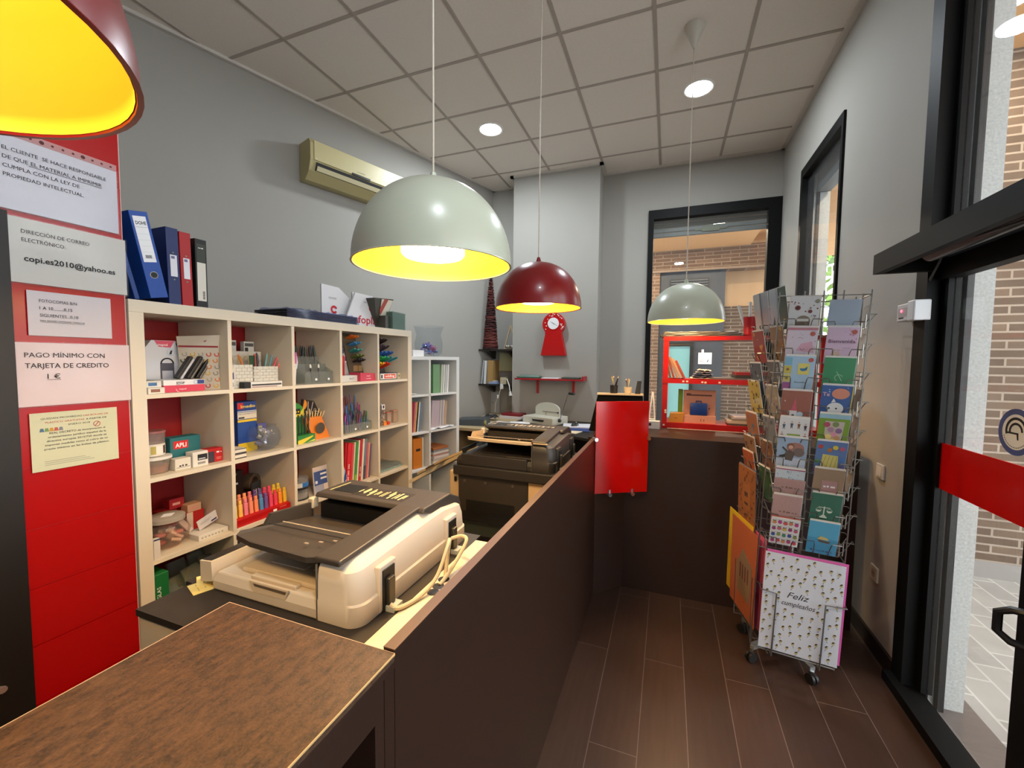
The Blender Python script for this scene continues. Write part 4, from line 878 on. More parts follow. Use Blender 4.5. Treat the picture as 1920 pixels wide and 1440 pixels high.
carton('push_pin_box', 'red and dark box, right of three before the teal box', 'box', .279, .055, RB, .074, .05, .062, 'b81a1c', lambda q, w, h: (q.rect(.0, .002, w*.5, h-.012, -.0006, m_('3a3440')), q.scrawl(w*.62, w*.92, h*.65, .010, -.001, PAPER, 5), q.rect(w*.62, h*.3, w*.9, h*.34, -.0008, m_('e08a80')), q.rect(w*.62, h*.2, w*.9, h*.24, -.0008, m_('e08a80'))))
def d_ime(q, w, h):
    q.rect(0, 0, w, h*.18, -.0006, m_('d2b01e')); q.flat([(w*.25, h*.18), (w, h*.18), (w, h*.24), (w*.4, h*.3)], -.0006, m_('1a4a9a')); q.rect(0, h*.86, w*.3, h*.98, -.0008, m_('c22026'))
    q.text('Imedio', w*.55, h*.88, h*.085, -.001, m_('e8d060'), 'C', .015, width=w*.75); q.rect(0, h*.66, w, h*.79, -.0007, m_('d9d2c0')); q.text('PEGAMENTO', w*.5, h*.745, .010, -.001, m_('2c3a70'), 'C', .01, width=w*.9); q.rect(w*.05, h*.67, w*.35, h*.70, -.001, INK)
    q.rect(0, h*.60, w, h*.645, -.0007, m_('d8b82a')); q.rect(0, h*.80, w, h*.82, -.0007, m_('b9c4d8')); q.rect(0, h*.30, w, h*.58, -.0007, m_('1c4488'))
carton('glue_display_box', 'tall blue and yellow glue box standing in the second compartment of the second row', 'box', .475, .13, RB, .098, .07, .252, '1b3d82', d_ime)
r = thing('drawer_rack', 'dark rack of small boxes in the shade left of the tall blue glue box', 'rack', S(.40, .22, RB), ang(0))
q = MB(); q.box(0, 0, 0, .11, .10, .235, m_('2a1714', .6)); rk_ = q.build('rack', r)
for k in range(6):
    q = MB(); q.box(.02, -.006, .015+.036*k, .10, .0, .040+.036*k, m_('5a3a34', .6)); q.build('drawer', r)
for k in range(2): carton('small_book', ['lower of two dark blue covered books lying left in the second row', 'upper of two dark blue covered books lying left in the second row'][k], 'book', .385, .02, RB+.024*k, .055, .07, .022, 'd4cdbd', lambda q, w, h: (q.rect(0, 0, w, h*.2, -.0006, m_('15162e')), q.rect(0, h*.85, w, h, -.0006, m_('15162e'))))
r = thing('fish_bowl', 'round clear glass bowl of pencil sharpeners in the second row', 'bowl', S(.585, .10, RB), ang(0))
q = MB(); q.lathe([(0, .002), (.040, .003), (.066, .022), (.078, .055), (.074, .092), (.058, .122), (.060, .128)], clear('e2e6ee', .07, .02), n=36); q.build('bowl', r)
rr = random.Random(8)
for k in range(14):
    a, d = rr.uniform(0, 6.28), rr.uniform(0, .04); q = MB(); q.M = Matrix.Translation((d*math.cos(a), d*math.sin(a), .022+.007*k*.9)) @ Matrix.Rotation(rr.uniform(0, 3), 4, (rr.random(), rr.random(), 1))
    q.box(-.014, -.008, -.006, .014, .008, .006, m_(rr.choice(['8a86a8', 'a9a6b8', '54507a', '3a3850', 'b4b4a0']), .3, ) if k % 3 else STEEL, .002)
    tag(q.build('pencil_sharpener', None, S(.585, .10, RB), ang(0)), 'small metallic pencil sharpener inside the round glass bowl', 'sharpener', 'sharpeners in the glass bowl')
carton('sharpener_card', 'violet and green packet sticking out of the round glass bowl', 'packet', .57, .12, RB+.05, .045, .008, .085, '54508a', lambda q, w, h: (q.rect(.004, h*.3, w*.5, h*.85, -.0006, m_('a0ac6c')), q.rect(w*.55, h*.2, w-.003, h*.6, -.0006, m_('c4c2cc'))), rot=-6)
r = thing('pen_display', 'green and yellow counter display with black pens in the second row', 'display', S(.745, .045, RB), ang(0))
q = MB(); q.box(0, 0, 0, .115, .09, .045, m_('2a7a36', .5), .001, 1); q.flat([(0, .0), (.03, .0), (.10, .03), (.10, .036), (0, .02)], -.0006, m_('d8c43a')); q.flat([(.06, .004), (.11, .004), (.112, .014)], -.0006, m_('c9d05a')); q.build('tray', r)
q = MB(); q.prism([(0, .045), (.115, .045), (.105, .19), (.075, .215), (.0, .235)], 'y', .08, .088, m_('3a8a3c', .5)); q.rect(0, .155, .085, .185, .0795, m_('1a1a18')); q.scrawl(.01, .078, .163, .014, .079, m_('e0b83a'), 6); q.flat([(.0, .14), (.11, .14), (.11, .19), (.085, .165), (0, .155)], .0797, m_('d6c83a')); q.build('back_card', r)
for k in range(5): stick('pen', 'black and silver pen standing in the green display of the second row', 'pen', .753+.022*k, .075, RB+.042, .115, 2, -3, '15181a' if k % 2 else '1e2c24', '101214', group='black pens in the green display')
r = thing('compass_display', 'black and orange display card with a cup of brass pens in the second row', 'display', S(.875, .075, RB), ang(0))
q = MB(); q.prism([(-.03, .10), (.10, .04), (.10, .14), (.06, .22), (-.02, .235)], 'y', .06, .068, m_('1c1618', .5)); q.dot(-.022, .205, .032, .0595, m_('e0902a'), 20, a0=-90, a1=60)
q.flat([(.012, .15), (.018, .15), (.022, .22), (.016, .22)], .0595, m_('a9a4a4')); q.flat([(.030, .14), (.036, .14), (.056, .215), (.050, .215)], .0595, m_('a9a4a4')); q.ring(.066, .165, .007, .010, .0595, m_('b9b4b4'), 14); q.ring(.078, .148, .007, .010, .0595, m_('b9b4b4'), 14); q.build('back_card', r)
q = MB(); q.hexa([(.005, 0, 0), (.118, 0, 0), (.118, .06, 0), (.005, .06, 0), (-.04, .02, .13), (.075, .02, .13), (.075, .06, .13), (-.04, .06, .13)], m_('d97a26', .5)); q.dot(.045, .065, .032, -.006, m_('4a423a'), 18); q.build('cup', r)
for k in range(8): stick('pencil', 'brass coloured pencil fanning out of the orange cup display', 'pencil', .855+.010*k, .10, RB+.06, .105+.008*(k % 3), -14+6*k, 0, ['c69a4a', 'b0873c', 'd0ac60'][k % 3], 'd9b878', .003, 'brass pencils in the orange cup')
stand('tiered clear pen stand in the fourth compartment of the second row', 1.085, .045, RB, .235, .17, .125, 4)
rr = random.Random(21)
cs = ['32406e', '2a2a34', '5a2a34', '8a3f8c', '2f6f40', '4a6a9a', '7d4038', '3a5a86', '23232c', '6a4a78']
for k in range(30):
    row = k % 3; stick('pen', ['coloured pen in the front tier of the clear stand, second row', 'coloured pen in the middle tier of the clear stand, second row', 'coloured pen in the back tier of the clear stand, second row'][row], 'pen', 1.10+.021*(k//3), .065+.05*row, RB+.006+.03*row, .115+.022*row+rr.uniform(-.01, .01), rr.uniform(-9, 9), rr.uniform(-5, 3), rr.choice(cs), rr.choice(cs), .005, ['pens in the front tier', 'pens in the middle tier', 'pens in the back tier'][row])
r = thing('key_chain', 'hanging bunch of silver key rings in the last compartment of the second row', 'key rings', S(1.435, .06, RB), ang(0))
rr = random.Random(5)
q = MB(); q.cyl((0, 0, .0), (0, 0, .16), .003, STEEL, n=8)
for k in range(16):
    c = Vector((rr.uniform(-.025, .025), rr.uniform(-.02, .02), .015+.009*k)); a = rr.uniform(0, 3); q.tube([c+Vector((.012*math.cos(t)*math.cos(a), .012*math.cos(t)*math.sin(a), .012*math.sin(t))) for t in [i*.785 for i in range(8)]], .0022, STEEL if k % 2 else m_('8a8488', .3), 5, True)
q.build('rings', r)
q = MB(); q.box(-.016, -.022, .12, .014, -.018, .155, m_('cfcdd0', .4)); q.rect(-.008, .128, .006, .148, -.023, INK); q.build('tag', r)
for k, (du, z, c, lb) in enumerate([(0, 0, 'd9822a', 'orange eraser lying in the last compartment of the second row'), (.024, .006, 'dd9a30', 'amber eraser lying in the last compartment of the second row'), (.05, 0, 'c23a26', 'red eraser lying in the last compartment of the second row')]):
    carton('eraser', lb, 'eraser', 1.462+du, .06+.02*(k % 2), RB, .026, .02, .022+z, c, rot=-14+13*k)
for k in range(3):
    r = thing('clear_box', ['left clear lidded box in the last compartment of the second row', 'middle clear box with coral lid in the last compartment of the second row', 'right cream filled clear box in the last compartment of the second row'][k], 'box', S(1.505+.052*k, .12-.015*k, RB), ang(0))
    q = MB(); q.box(0, 0, 0, .046, .04, .062+.012*k, clear('e0cfc0', .35), .002); q.build('body', r)
    q = MB(); q.box(.004, .004, .002, .042, .036, .035+.015*k, m_(['b88a60', 'cdb49a', 'd8c6a8'][k], .6)); q.build('contents', r)
    q = MB(); q.box(-.001, -.001, .062+.012*k, .047, .041, .068+.012*k, m_(['a08a7a', 'c0705c', 'b98a78'][k], .4)); q.build('lid', r)
# --- row C
r = thing('candy_jar', 'squat clear jar with grey lid filled with erasers in the third row', 'jar', S(.150, .115, RC), ang(0))
q = MB(); q.lathe([(0, .002), (.045, .003), (.075, .030), (.082, .062), (.070, .096), (.050, .108), (.052, .116)], clear('ecdfd8', .08, .02), n=36); q.build('jar', r)
q = MB(); q.lathe([(.056, .108), (.066, .112), (.066, .128), (.05, .134), (0, .134)], m_('a59c90', .35), n=32); q.quad([(-.03, -.02, .1346), (.0, -.04, .1346), (.03, -.01, .1346), (.0, .012, .1346)], PAPER); q.build('lid', r)
rr = random.Random(9)
for k in range(18):
    a, d = rr.uniform(0, 6.28), rr.uniform(0, .052); q = MB(); q.M = Matrix.Translation((d*math.cos(a), d*math.sin(a), .018+.003*k)) @ Matrix.Rotation(rr.uniform(0, 3), 4, (rr.random(), rr.random(), 1))
    q.box(-.017, -.010, -.006, .017, .010, .006, m_(rr.choice(['d9bda8', 'd88a84', 'cfc3b4', 'e0c9b0', 'c97f78']), .6), .002)
    tag(q.build('eraser', None, S(.150, .115, RC), ang(0)), 'small pale or pink eraser inside the squat clear jar', 'eraser', 'erasers in the squat jar')
carton('card_box', 'thin white upright box at the left front of the third row', 'box', .052, .008, RC, .022, .02, .082, 'd3cdc6', lambda q, w, h: q.rect(0, h-.006, w, h, -.0006, m_('2c2a50')), rot=0)
carton('paper_slip_box', 'flat white printed box right of the squat jar in the third row', 'box', .226, .03, RC, .125, .10, .024, 'dcd8d0', lambda q, w, h: [q.rect(.01+.014*k, h*.3, .018+.014*k, h*.6, -.0006, m_('a9a59c')) for k in range(7)])
q = MB(); q.M = Matrix.Rotation(R_(-20), 4, 'Y') @ Matrix.Rotation(R_(12), 4, 'X'); q.box(0, 0, 0, .085, .004, .05, m_('dcdade', .6)); q.rect(.055, .006, .08, .014, -.0006, m_('2c2c68')); q.rect(.01, .03, .06, .032, -.0006, m_('9a98a0')); q.rect(.01, .024, .05, .026, -.0006, m_('9a98a0'))
tag(q.build('label_sheet', None, S(.265, .09, RC+.024), ang(0)), 'white label packet leaning on the flat printed box in the third row', 'packet')
q = MB(); q.M = Matrix.Rotation(R_(-34), 4, 'Y'); q.box(0, 0, 0, .02, .02, .075, m_('d9d4d2', .6)); tag(q.build('card_box', None, S(.235, .11, RC+.024), ang(0)), 'slim white box leaning left behind the printed packet in the third row', 'box')
for k, (u, d, z, w, h, c, lb) in enumerate([(.185, .24, .03, .075, .08, '8a1418', 'dark red box stacked at the back behind the squat jar'), (.225, .23, .11, .06, .045, 'a01a22', 'crimson box on top of the dark red boxes behind the squat jar'), (.27, .19, 0, .075, .085, 'b51f1e', 'red and white box behind the flat printed box in the third row'), (.275, .19, .0855, .058, .035, 'cfa58a', 'small pinkish box on the red and white box in the third row'), (.14, .25, 0, .12, .03, '7a1014', 'low dark red box at the back of the third row')]):
    carton('staple_box', lb, 'box', u, d, RC+z if k != 0 else RC+.0305, w, .05, h, c, (lambda q, w, h: q.rect(0, 0, w*.35, h, -.0006, m_('d8c8b8'))) if k in (2,) else (lambda q, w, h: q.rect(w*.2, h*.35, w*.7, h*.6, -.0006, m_('d99a92'))))
r = thing('marker_tray', 'red counter tray of bright highlighters in the third row', 'tray', S(.385, .02, RC), ang(0))
q = MB(); q.prism([(0, 0), (.075, 0), (.13, .045), (.13, .062), (.09, .062), (0, .034)], 'x', 0, .285, m_('b01012', .35)); q.rect(.185, .012, .205, .028, -.001, PAPER); q.rect(.22, .028, .26, .030, -.001, m_('e08a7a')); q.build('tray', r)
hl = [('e6c24a', 'yellow'), ('e8b458', 'amber'), ('e0798a', 'pink'), ('e8896a', 'salmon'), ('e8865a', 'orange'), ('4a86b8', 'blue'), ('6a4a86', 'purple'), ('d8405c', 'crimson'), ('e0384e', 'red'), ('e88a2c', 'tangerine'), ('e8b830', 'golden')]
for row in range(2):
    for k, (c, nm) in enumerate(hl):
        c2 = ['d9a84a', 'e8c05a', 'e0885c', 'e89060', 'd96a6a', '5a3f7c', '5a4a86', 'c93a60', 'd8406a', 'e8c02c', 'e6c43a'][k] if row else c
        t = thing('highlighter', f'{nm if not row else nm + " backed"} highlighter in the {"back" if row else "front"} line of the red tray, place {["first","second","third","fourth","fifth","sixth","seventh","eighth","ninth","tenth","last"][k]} from left', 'highlighter', S(.394+.0262*k, .045+.045*row, RC+.036+.016*row), (R_(-8), R_(3), TH), 'highlighters in the red tray')
        q = MB(); q.box(-.0095, -.006, 0, .0095, .006, .062, m_(c2, .4), .003, 2); q.build('barrel', t)
        q = MB(); q.box(-.0075, -.005, .062, .0075, .005, .080, m_(c2, .4), .003, 2); q.build('cap', t)
r = thing('tape_roll', 'brown tape roll standing at the back above the highlighters', 'tape', S(.632, .27, RC), ang(20))
q = MB(); n = 24; q.M = Matrix.Translation((0, 0, .125)) @ Matrix.Rotation(R_(90), 4, 'X'); q.lathe([(.028, -.022), (.046, -.022), (.046, .022), (.028, .022), (.028, -.022)], m_('5d4a3a', .5), n=n); q.build('roll', r)
q = MB(); q.box(-.03, -.03, 0, .03, .03, .08, m_('2a2422', .6)); q.build('stand', r)
r = thing('scissor_pack', 'small dark packet with silver scissors standing behind the highlighters', 'packet', S(.585, .20, RC), ang(0))
q = MB(); q.hexa([(0, 0, 0), (.05, 0, 0), (.05, .006, 0), (0, .006, 0), (.02, .03, .125), (.075, .03, .135), (.075, .036, .135), (.02, .036, .125)], m_('1d1c1e', .4)); q.build('card', r)
for k in range(3):
    q = MB(); q.hexa([(.012+.012*k, -.003, .05), (.018+.012*k, -.003, .05), (.018+.012*k, 0, .05), (.012+.012*k, 0, .05), (.024+.013*k, .018, .095), (.028+.013*k, .018, .095), (.028+.013*k, .02, .095), (.024+.013*k, .02, .095)], m_('c9bfae', .3)); q.build('scissors', r)
r = thing('clear_case', 'dark clear case with crossed grey rods in the third row above the highlighters', 'case', S(.40, .24, RC), ang(0))
q = MB(); q.box(0, 0, 0, .17, .08, .21, m_('2a1a18', .35), .003); q.build('case', r)
for a, b_ in (((.01, -.004, .19), (.12, -.004, .10)), ((.13, -.004, .20), (.09, -.004, .14))):
    q = MB(); q.cyl(a, b_, .006, m_('6a6460', .4), n=8); q.build('rod', r)
q = MB(); q.rect(.115, .14, .14, .15, -.002, PAPER); q.build('label', r)
for k, (z, h, r0, lb, lab) in enumerate([(0, .062, .056, 'lower clear spindle of discs in the third row', '8a8078'), (.064, .062, .057, 'upper spindle of discs with blue label in the third row', '2a6ab0')]):
    r = thing('disc_spindle', lb, 'disc spindle', S(.800, .12, RC+z), ang(0))
    q = MB(); q.lathe([(0, 0), (r0, 0), (r0, .006), (0, .006)], BLACK, n=28); q.build('base', r)
    q = MB(); q.lathe([(.008, .008), (.050, .008), (.050, .040), (.008, .042)], m_('9a958c', .25, ), n=28); q.build('discs', r)
    q = MB(); q.lathe([(r0-.002, .006), (r0-.002, h-.006), (r0-.012, h), (0, h)], clear('e4e4e6', .12), n=28); q.build('cover', r)
    q = MB()
    for a in range(-60, 70, 10):
        a0, a1 = R_(a-95), R_(a-85); rr_ = r0-.0012; q.quad([(rr_*math.cos(a0), rr_*math.sin(a0), .010), (rr_*math.cos(a1), rr_*math.sin(a1), .010), (rr_*math.cos(a1), rr_*math.sin(a1), .034), (rr_*math.cos(a0), rr_*math.sin(a0), .034)], m_('cfc8be' if a < -10 else lab, .4))
    if k: q.build('label', r)
r = thing('tall_pack', 'clear pack with dark strip standing behind the disc spindles', 'pack', S(.745, .20, RC), ang(0))
q = MB(); q.box(0, 0, 0, .125, .02, .235, m_('b9a893', .5), .004); q.rect(.01, .17, .115, .215, -.001, m_('2a2030')); q.rect(.08, .185, .11, .20, -.0015, m_('c9c0b8')); q.rect(.012, .05, .05, .15, -.001, m_('7fa090')); q.build('pack', r)
q = MB(); q.hexa([(0, 0, 0), (.10, 0, 0), (.10, .008, 0), (0, .008, 0), (.03, .05, .15), (.135, .05, .15), (.135, .058, .15), (.03, .058, .15)], m_('c0b4b0', .5)); Q = lambda a, b_, c, d, m, o=.0008: q.quad([(.03*b_/.15+a, .05*b_/.15-o, b_), (.03*b_/.15+c, .05*b_/.15-o, b_), (.03*d/.15+c, .05*d/.15-o, d), (.03*d/.15+a, .05*d/.15-o, d)], m)
Q(.004, .05, .098, .125, m_('2b4680')); Q(.05, .102, .095, .112, m_('d0d4dc'), .0014); Q(.05, .078, .095, .088, m_('d0d4dc'), .0014); Q(.01, .06, .026, .075, m_('c9ccd8'), .0014); Q(.004, .006, .07, .05, m_('8a8ea0'))
tag(q.build('blue_packet', None, S(.872, .07, RC), ang(0)), 'leaning blue and white packet right of the disc spindles', 'packet')
# files and books upright, fourth compartment
fb = [(.012, .27, 'b5131a', 'wide crimson folder leaning leftmost in the book compartment'), (.030, .265, 'c8202a', 'bright red spined book in the book compartment'), (.016, .255, 'c9353c', 'second red book beside the bright red spine'), (.014, .262, 'c8b49a', 'cream folder right of the red books'), (.018, .262, '3a8a3c', 'green spined booklet with cream edge'), (.012, .268, 'd8d2bd', 'thin cream booklet right of the green one'), (.020, .272, 'b3202c', 'dark red spined book in the middle of the compartment'), (.016, .27, 'd9cfba', 'cream booklet right of the dark red spine'), (.018, .268, '6f7a88', 'blue-grey folder in the book compartment'), (.012, .235, 'c0606c', 'rose booklet near the right of the book compartment'), (.012, .235, 'd09a84', 'salmon booklet near the right of the book compartment'), (.012, .225, '6a5478', 'violet booklet rightmost in the book compartment')]
u = 1.072
for k, (w, h, c, lb) in enumerate(fb):
    q = MB(); q.box(0, 0, 0, w, .2, h, m_(c, .45), .001, 1)
    if k in (1, 6): [q.rect(w*.3, .03+.008*j, w*.7, .035+.008*j, -.0006, m_('e8c8b8')) for j in range(14 if k == 1 else 9) if j % 5 != 3]
    if k == 8: q.rect(.0, .0, w, .09, -.0006, m_('3a4658'))
    if k == 4: q.rect(0, 0, w, .05, -.0006, m_('7aa83a'))
    u += w+.0035
    tag(q.build('book', None, S(u-w, .05, RC+.002), (0, R_(5.5 if k > 0 else 4), TH)), lb, 'book')
q = MB(); q.prism([(0, 0), (.045, 0), (.06, .06), (.028, .145), (0, .13)], 'y', 0, .01, m_('b9bcc8', .4)); q.flat([(.02, 0), (.055, .05), (.05, .11), (.03, .05)], -.001, m_('24408a')); tag(q.build('clear_folder', None, S(1.036, .045, RC), ang(0)), 'clear and blue folder at the left end of the book compartment', 'folder')
r = thing('polybag_pack', 'flat packs in shiny clear bags in the last compartment of the third row', 'pack', S(1.365, .03, RC), ang(0))
q = MB(); q.box(0, .02, 0, .29, .2, .012, m_('8fa9a4', .4)); q.box(.01, .03, .012, .28, .2, .026, m_('3e423e', .3)); q.build('packs', r)
q = MB(); foil(q, -.01, .29, 0, .22, .0, .036, clear('dfe8e6', .16, .06), 12, .005, 14, 8); q.build('film_wrap', r)
# --- row D
r = carton('ruler_set_box', 'green upright box with white lettering at the bottom left of the shelves', 'box', .052, .015, RD, .050, .16, .262, '146a34', lambda q, w, h: (q.text('NES DE REGLAS', w*.42, .06, .019, -.0008, PAPER, 'L', .012, width=.15, rot=R_(90)), q.text('SURTIDOS', w*.86, .06, .019, -.0008, PAPER, 'L', .012, width=.105, rot=R_(90))))
rr = random.Random(4)
for k in range(7):
    r = thing('blister_pack', 'clear packet of small hardware in the dark fourth row', 'packet', S(.13+.034*k, .06+.03*(k % 3), RD), (R_(-20), R_(rr.uniform(-15, 15)), TH), 'clear packets in the fourth row')
    q = MB(); q.box(0, 0, 0, .07, .012, .17+rr.uniform(0, .06), clear('cfd6d0', .14, .05)); q.build('bag', r)
    q = MB(); q.box(.01, .003, .06, .055, .009, .12, m_(rr.choice(['8a7a50', 'b9b9b4', '2c3a30', '6a5a48']), .35), .003); q.build('contents', r)
for k, (u, w, h, c, lb) in enumerate([(.40, .02, .26, '2a3440', 'dark slate folder at the left of the second fourth-row compartment'), (.425, .012, .25, '8a8f96', 'grey folder in the second fourth-row compartment'), (.442, .014, .24, '6a1f24', 'dark red folder in the second fourth-row compartment'), (1.40, .10, .10, '6a5a48', 'brown box low in the last fourth-row compartment'), (1.52, .09, .16, '9a8468', 'tan packet low in the last fourth-row compartment')]):
    carton('folder' if k < 3 else 'card_box', lb, 'folder' if k < 3 else 'box', u, .06, RD, w, .2, h, c)
# ---------------------------------------------------------------- small white shelf in the corner
TH2 = R_(75)
SM2 = Matrix.Translation((-2.052, 3.0, 0)) @ Matrix.Rotation(TH2, 4, 'Z')
def S3(u, d, z): return tuple(SM2 @ Vector((u, d, z)))
FR2 = (S3, TH2)
M_SH2 = mat('dcdedd', .5)
r = thing('bookshelf', 'small white two-column bookshelf between the big cube shelving and the desk', 'bookshelf', S3(0, 0, 0), TH2)
q = MB(); q.box(-.16, 0, 1.497, .595, .34, 1.527, M_SH2); q.build('top_panel', r, bev=.001)
for a, b_, nm in ((-.16, -.125, 'side_panel'), (.557, .595, 'side_panel'), (.206, .225, 'divider')):
    q = MB(); q.box(a, 0 if nm[0] == 's' else .003, 0, b_, .34, 1.497, M_SH2); q.build(nm, r)
for z in (1.19, .857, .525, .05):
    q = MB(); q.box(-.125, .003, z-.018, .557, .34, z, M_SH2); q.build('shelf', r)
q = MB(); q.box(-.125, .33, .05, .557, .336, 1.497, mat('b9bcbb', .6)); q.build('back_panel', r)
def upr(nm, lb, cat, u, d, z, w, h, c, tilt, dep=.22, group=None):
    q = MB(); q.box(0, 0, 0, w, dep, h, mat(c, .5), .0008, 1); return tag(q.build(nm, None, S3(u, d, z), (0, R_(tilt), TH2)), lb, cat, group)
for k, (u, w, h, c, t, lb) in enumerate([(.262, .006, .20, '4f8a55', -8, 'slim leaning green folder, top right compartment of the small bookshelf'), (.30, .085, .268, '6f9a70', 0, 'thick pale green folder block, top right compartment of the small bookshelf'), (.395, .022, .266, 'b9c4ae', 3, 'pale sage folder beside the green block of the small bookshelf'), (.424, .018, .266, 'd6d7d2', 3, 'white folder right of the sage folder in the small bookshelf'), (.450, .018, .264, 'c6c8c6', 3, 'light grey folder near the right of the top compartment'), (.476, .020, .266, 'e2e3e2', 3, 'rightmost white folder in the top right compartment')]): upr('folder', lb, 'folder', u, .05, 1.19, w, h, c, t)
for k, (u, w, h, c, lb) in enumerate([(-.02, .07, .27, '8a1622', 'thick dark red folder in the middle left compartment of the small bookshelf'), (.056, .014, .268, 'c8707a', 'rose folder right of the dark red one'), (.074, .012, .268, 'd9a45a', 'orange folder in the middle left compartment'), (.09, .014, .266, '2c2a26', 'black folder in the middle left compartment'), (.108, .010, .266, 'e6e6e2', 'white folder edge in the middle left compartment'), (.122, .02, .255, '6a8098', 'blue-grey folder rightmost in the middle left compartment')]): upr('folder', lb, 'folder', u, .05, .857, w, h, c, 6)
for k, (u, w, h, c, lb) in enumerate([(.28, .10, .265, 'b3a4ac', 'thick mauve folder block in the middle right compartment'), (.388, .016, .263, 'c7c1c4', 'pale folder right of the mauve block'), (.408, .016, .262, 'a59aa2', 'grey mauve folder in the middle right compartment'), (.428, .014, .26, 'cdc8c6', 'light folder in the middle right compartment'), (.447, .03, .25, 'b39a80', 'tan folder rightmost in the middle right compartment')]): upr('folder', lb, 'folder', u, .06, .857, w, h, c, 4)
q = MB(); foil(q, .235, .53, .0, .10, .862, .872, mat('e3e3e6', .7), 31, .006, 10, 4); q.M = Matrix.Identity(4); tag(q.build('paper_sheet', None, SM2.translation, TH2), 'crumpled white sheet lying in front of the mauve folders', 'paper')
q = MB(); q.box(-.12, .02, 1.19, .02, .15, 1.197, PAPER).box(-.10, .01, 1.197, .06, .12, 1.203, mat('d9dadb', .7)); tag(q.build('paper_pile', None, SM2.translation, TH2), 'thin pile of white paper in the top left compartment of the small bookshelf', 'paper')
for k, (u, w, h, c, t, lb) in enumerate([(.005, .012, .19, 'd8922a', -16, 'leaning orange notebook in the lower left compartment'), (.06, .10, .27, 'c9781c', 0, 'big orange notebook with dark label in the lower left compartment'), (.165, .016, .27, 'd8d4c8', 0, 'cream notebook right of the big orange one'), (-.05, .05, .12, '24305a', -10, 'small navy booklet at the lower left of the small bookshelf')]):
    o = upr('notebook', lb, 'notebook', u, .05, .525, w, h, c, t)
q = MB(); q.rect(0, 0, .05, .022, -.001, INK); o = q.build('label', bpy.data.objects['notebook.001'] if False else None, S3(.09, .0488, .68), TH2); tag(o, 'small dark label on the big orange notebook', 'label')
zz = .525
for k, (h, c, w) in enumerate([(.025, 'c9c4c2', .20), (.02, 'b9b0b0', .21), (.024, 'd0c8c4', .20), (.018, 'b98a80', .205), (.02, 'd6d2ce', .20), (.022, '8a8a90', .19), (.022, 'a9683c', .195)]):
    q = MB(); q.box(0, 0, 0, w, .2, h-.001, mat(c, .55), .001, 1); tag(q.build('notebook', None, S3(.30+.004*(k % 3), .05+.005*(k % 2), zz), TH2), ['bottom notebook of the lying stack in the lower right compartment', 'second notebook from the bottom of the lying stack', 'third notebook from the bottom of the lying stack', 'dusky pink notebook in the lying stack', 'pale notebook third from the top of the lying stack', 'grey notebook second from the top of the lying stack', 'brown topped notebook on top of the lying stack'][k], 'notebook'); zz += h
upr('notebook', 'grey notebook leaning left of the lying stack', 'notebook', .236, .05, .525, .03, .18, '9a9aa6', -9)
q = MB(); q.box(0, 0, 0, .125, .11, .055, mat('e9e9ea', .6), .001, 1); tag(q.build('card_box', None, S3(.045, .03, 1.527), TH2), 'white box on top of the small bookshelf', 'box')
r = thing('ribbon_bag', 'tall clear bag holding shiny coloured ribbon bows on the small bookshelf', 'bag', S3(.31, .12, 1.527), TH2)
q = MB(); rr = random.Random(3)
for ring_ in range(3):
    for k in range(10):
        pass
q.lathe([(.10, 0), (.12, .03), (.13, .12), (.11, .2), (.135, .275), (.14, .28)], clear('eef2f4', .02, .05), n=18, smooth=False); q.build('bag', r)
for k in range(18):
    c = Vector((rr.uniform(-.09, .09), rr.uniform(-.075, .075), .035+rr.uniform(0, .075))); q = MB(); m = mat(['8a5ab0', 'c86a9a', '4a78b8', 'd8a0b8', '9a4ab0', '6a8ac8', 'c04a7a', '3a8a6a', 'b8b0d8'][k % 9], .25, .2)
    for i in range(14):
        d = Vector((rr.uniform(-1, 1), rr.uniform(-1, 1), rr.uniform(-.4, 1))).normalized(); s_ = d.orthogonal().normalized()*.006; u_ = d.cross(s_).normalized()*.010
        q.quad([c+s_, c+d*.022+u_+s_, c+d*.022+u_-s_, c-s_], m); q.quad([c+d*.022+u_+s_, c+d*.038+s_, c+d*.038-s_, c+d*.022+u_-s_], m)
    q.build('ribbon_bow', r)

# ---------------------------------------------------------------- back corner: black wall shelves
M_BSH = mat('2a2320', .45)
for nm, z, lb in (('wall_shelf', 1.618, 'upper black wall shelf in the corner under the tall twig cone'), ('wall_shelf', 1.178, 'lower black wall shelf in the corner holding papers')):
    r = thing(nm, lb, 'shelf', (-2.0, 4.9, z), 0, 'black corner shelves')
    q = MB(); q.prism([(-.262, -.12), (.202, -.12), (.202, .138), (-.176, .138)], 'z', 0, .02, M_BSH); q.build('board', r)
    for x in (-.16, .12):
        q = MB(); q.prism([(-.11, 0), (.138, 0), (.138, -.10), (.12, -.10)], 'x', x, x+.03, M_BSH); q.build('bracket', r)
r = thing('twig_cone', 'tall slim dark red twig cone standing on the upper black shelf', 'ornament', (-2.135, 4.87, 1.638))
q = MB(); rr = random.Random(6); H_ = .93; n = 42
for k in range(n):
    t = k/n; R0 = .082*(1-t)**.85+.010; z = H_*t
    q.tube([((R0+rr.uniform(-.004, .005))*math.cos(a), (R0+rr.uniform(-.004, .005))*math.sin(a), z+rr.uniform(-.006, .006)+.012) for a in [i*.628 for i in range(10)]], .011*(1-.4*t), mat(rr.choice(['4a1d1a', '5c2420', '3a1614', '6a3028']), .8), 5, True)
q.build('twigs', r); q = MB(); q.cyl((0, 0, 0), (0, 0, H_), .075, mat('2c100f', .9), r1=.006, n=14); q.build('core', r)
r = thing('wood_triangle', 'pale wooden triangle ornament with trinkets on the upper black shelf', 'ornament', (-1.86, 4.87, 1.638))
wc = mat('b9a585', .6)
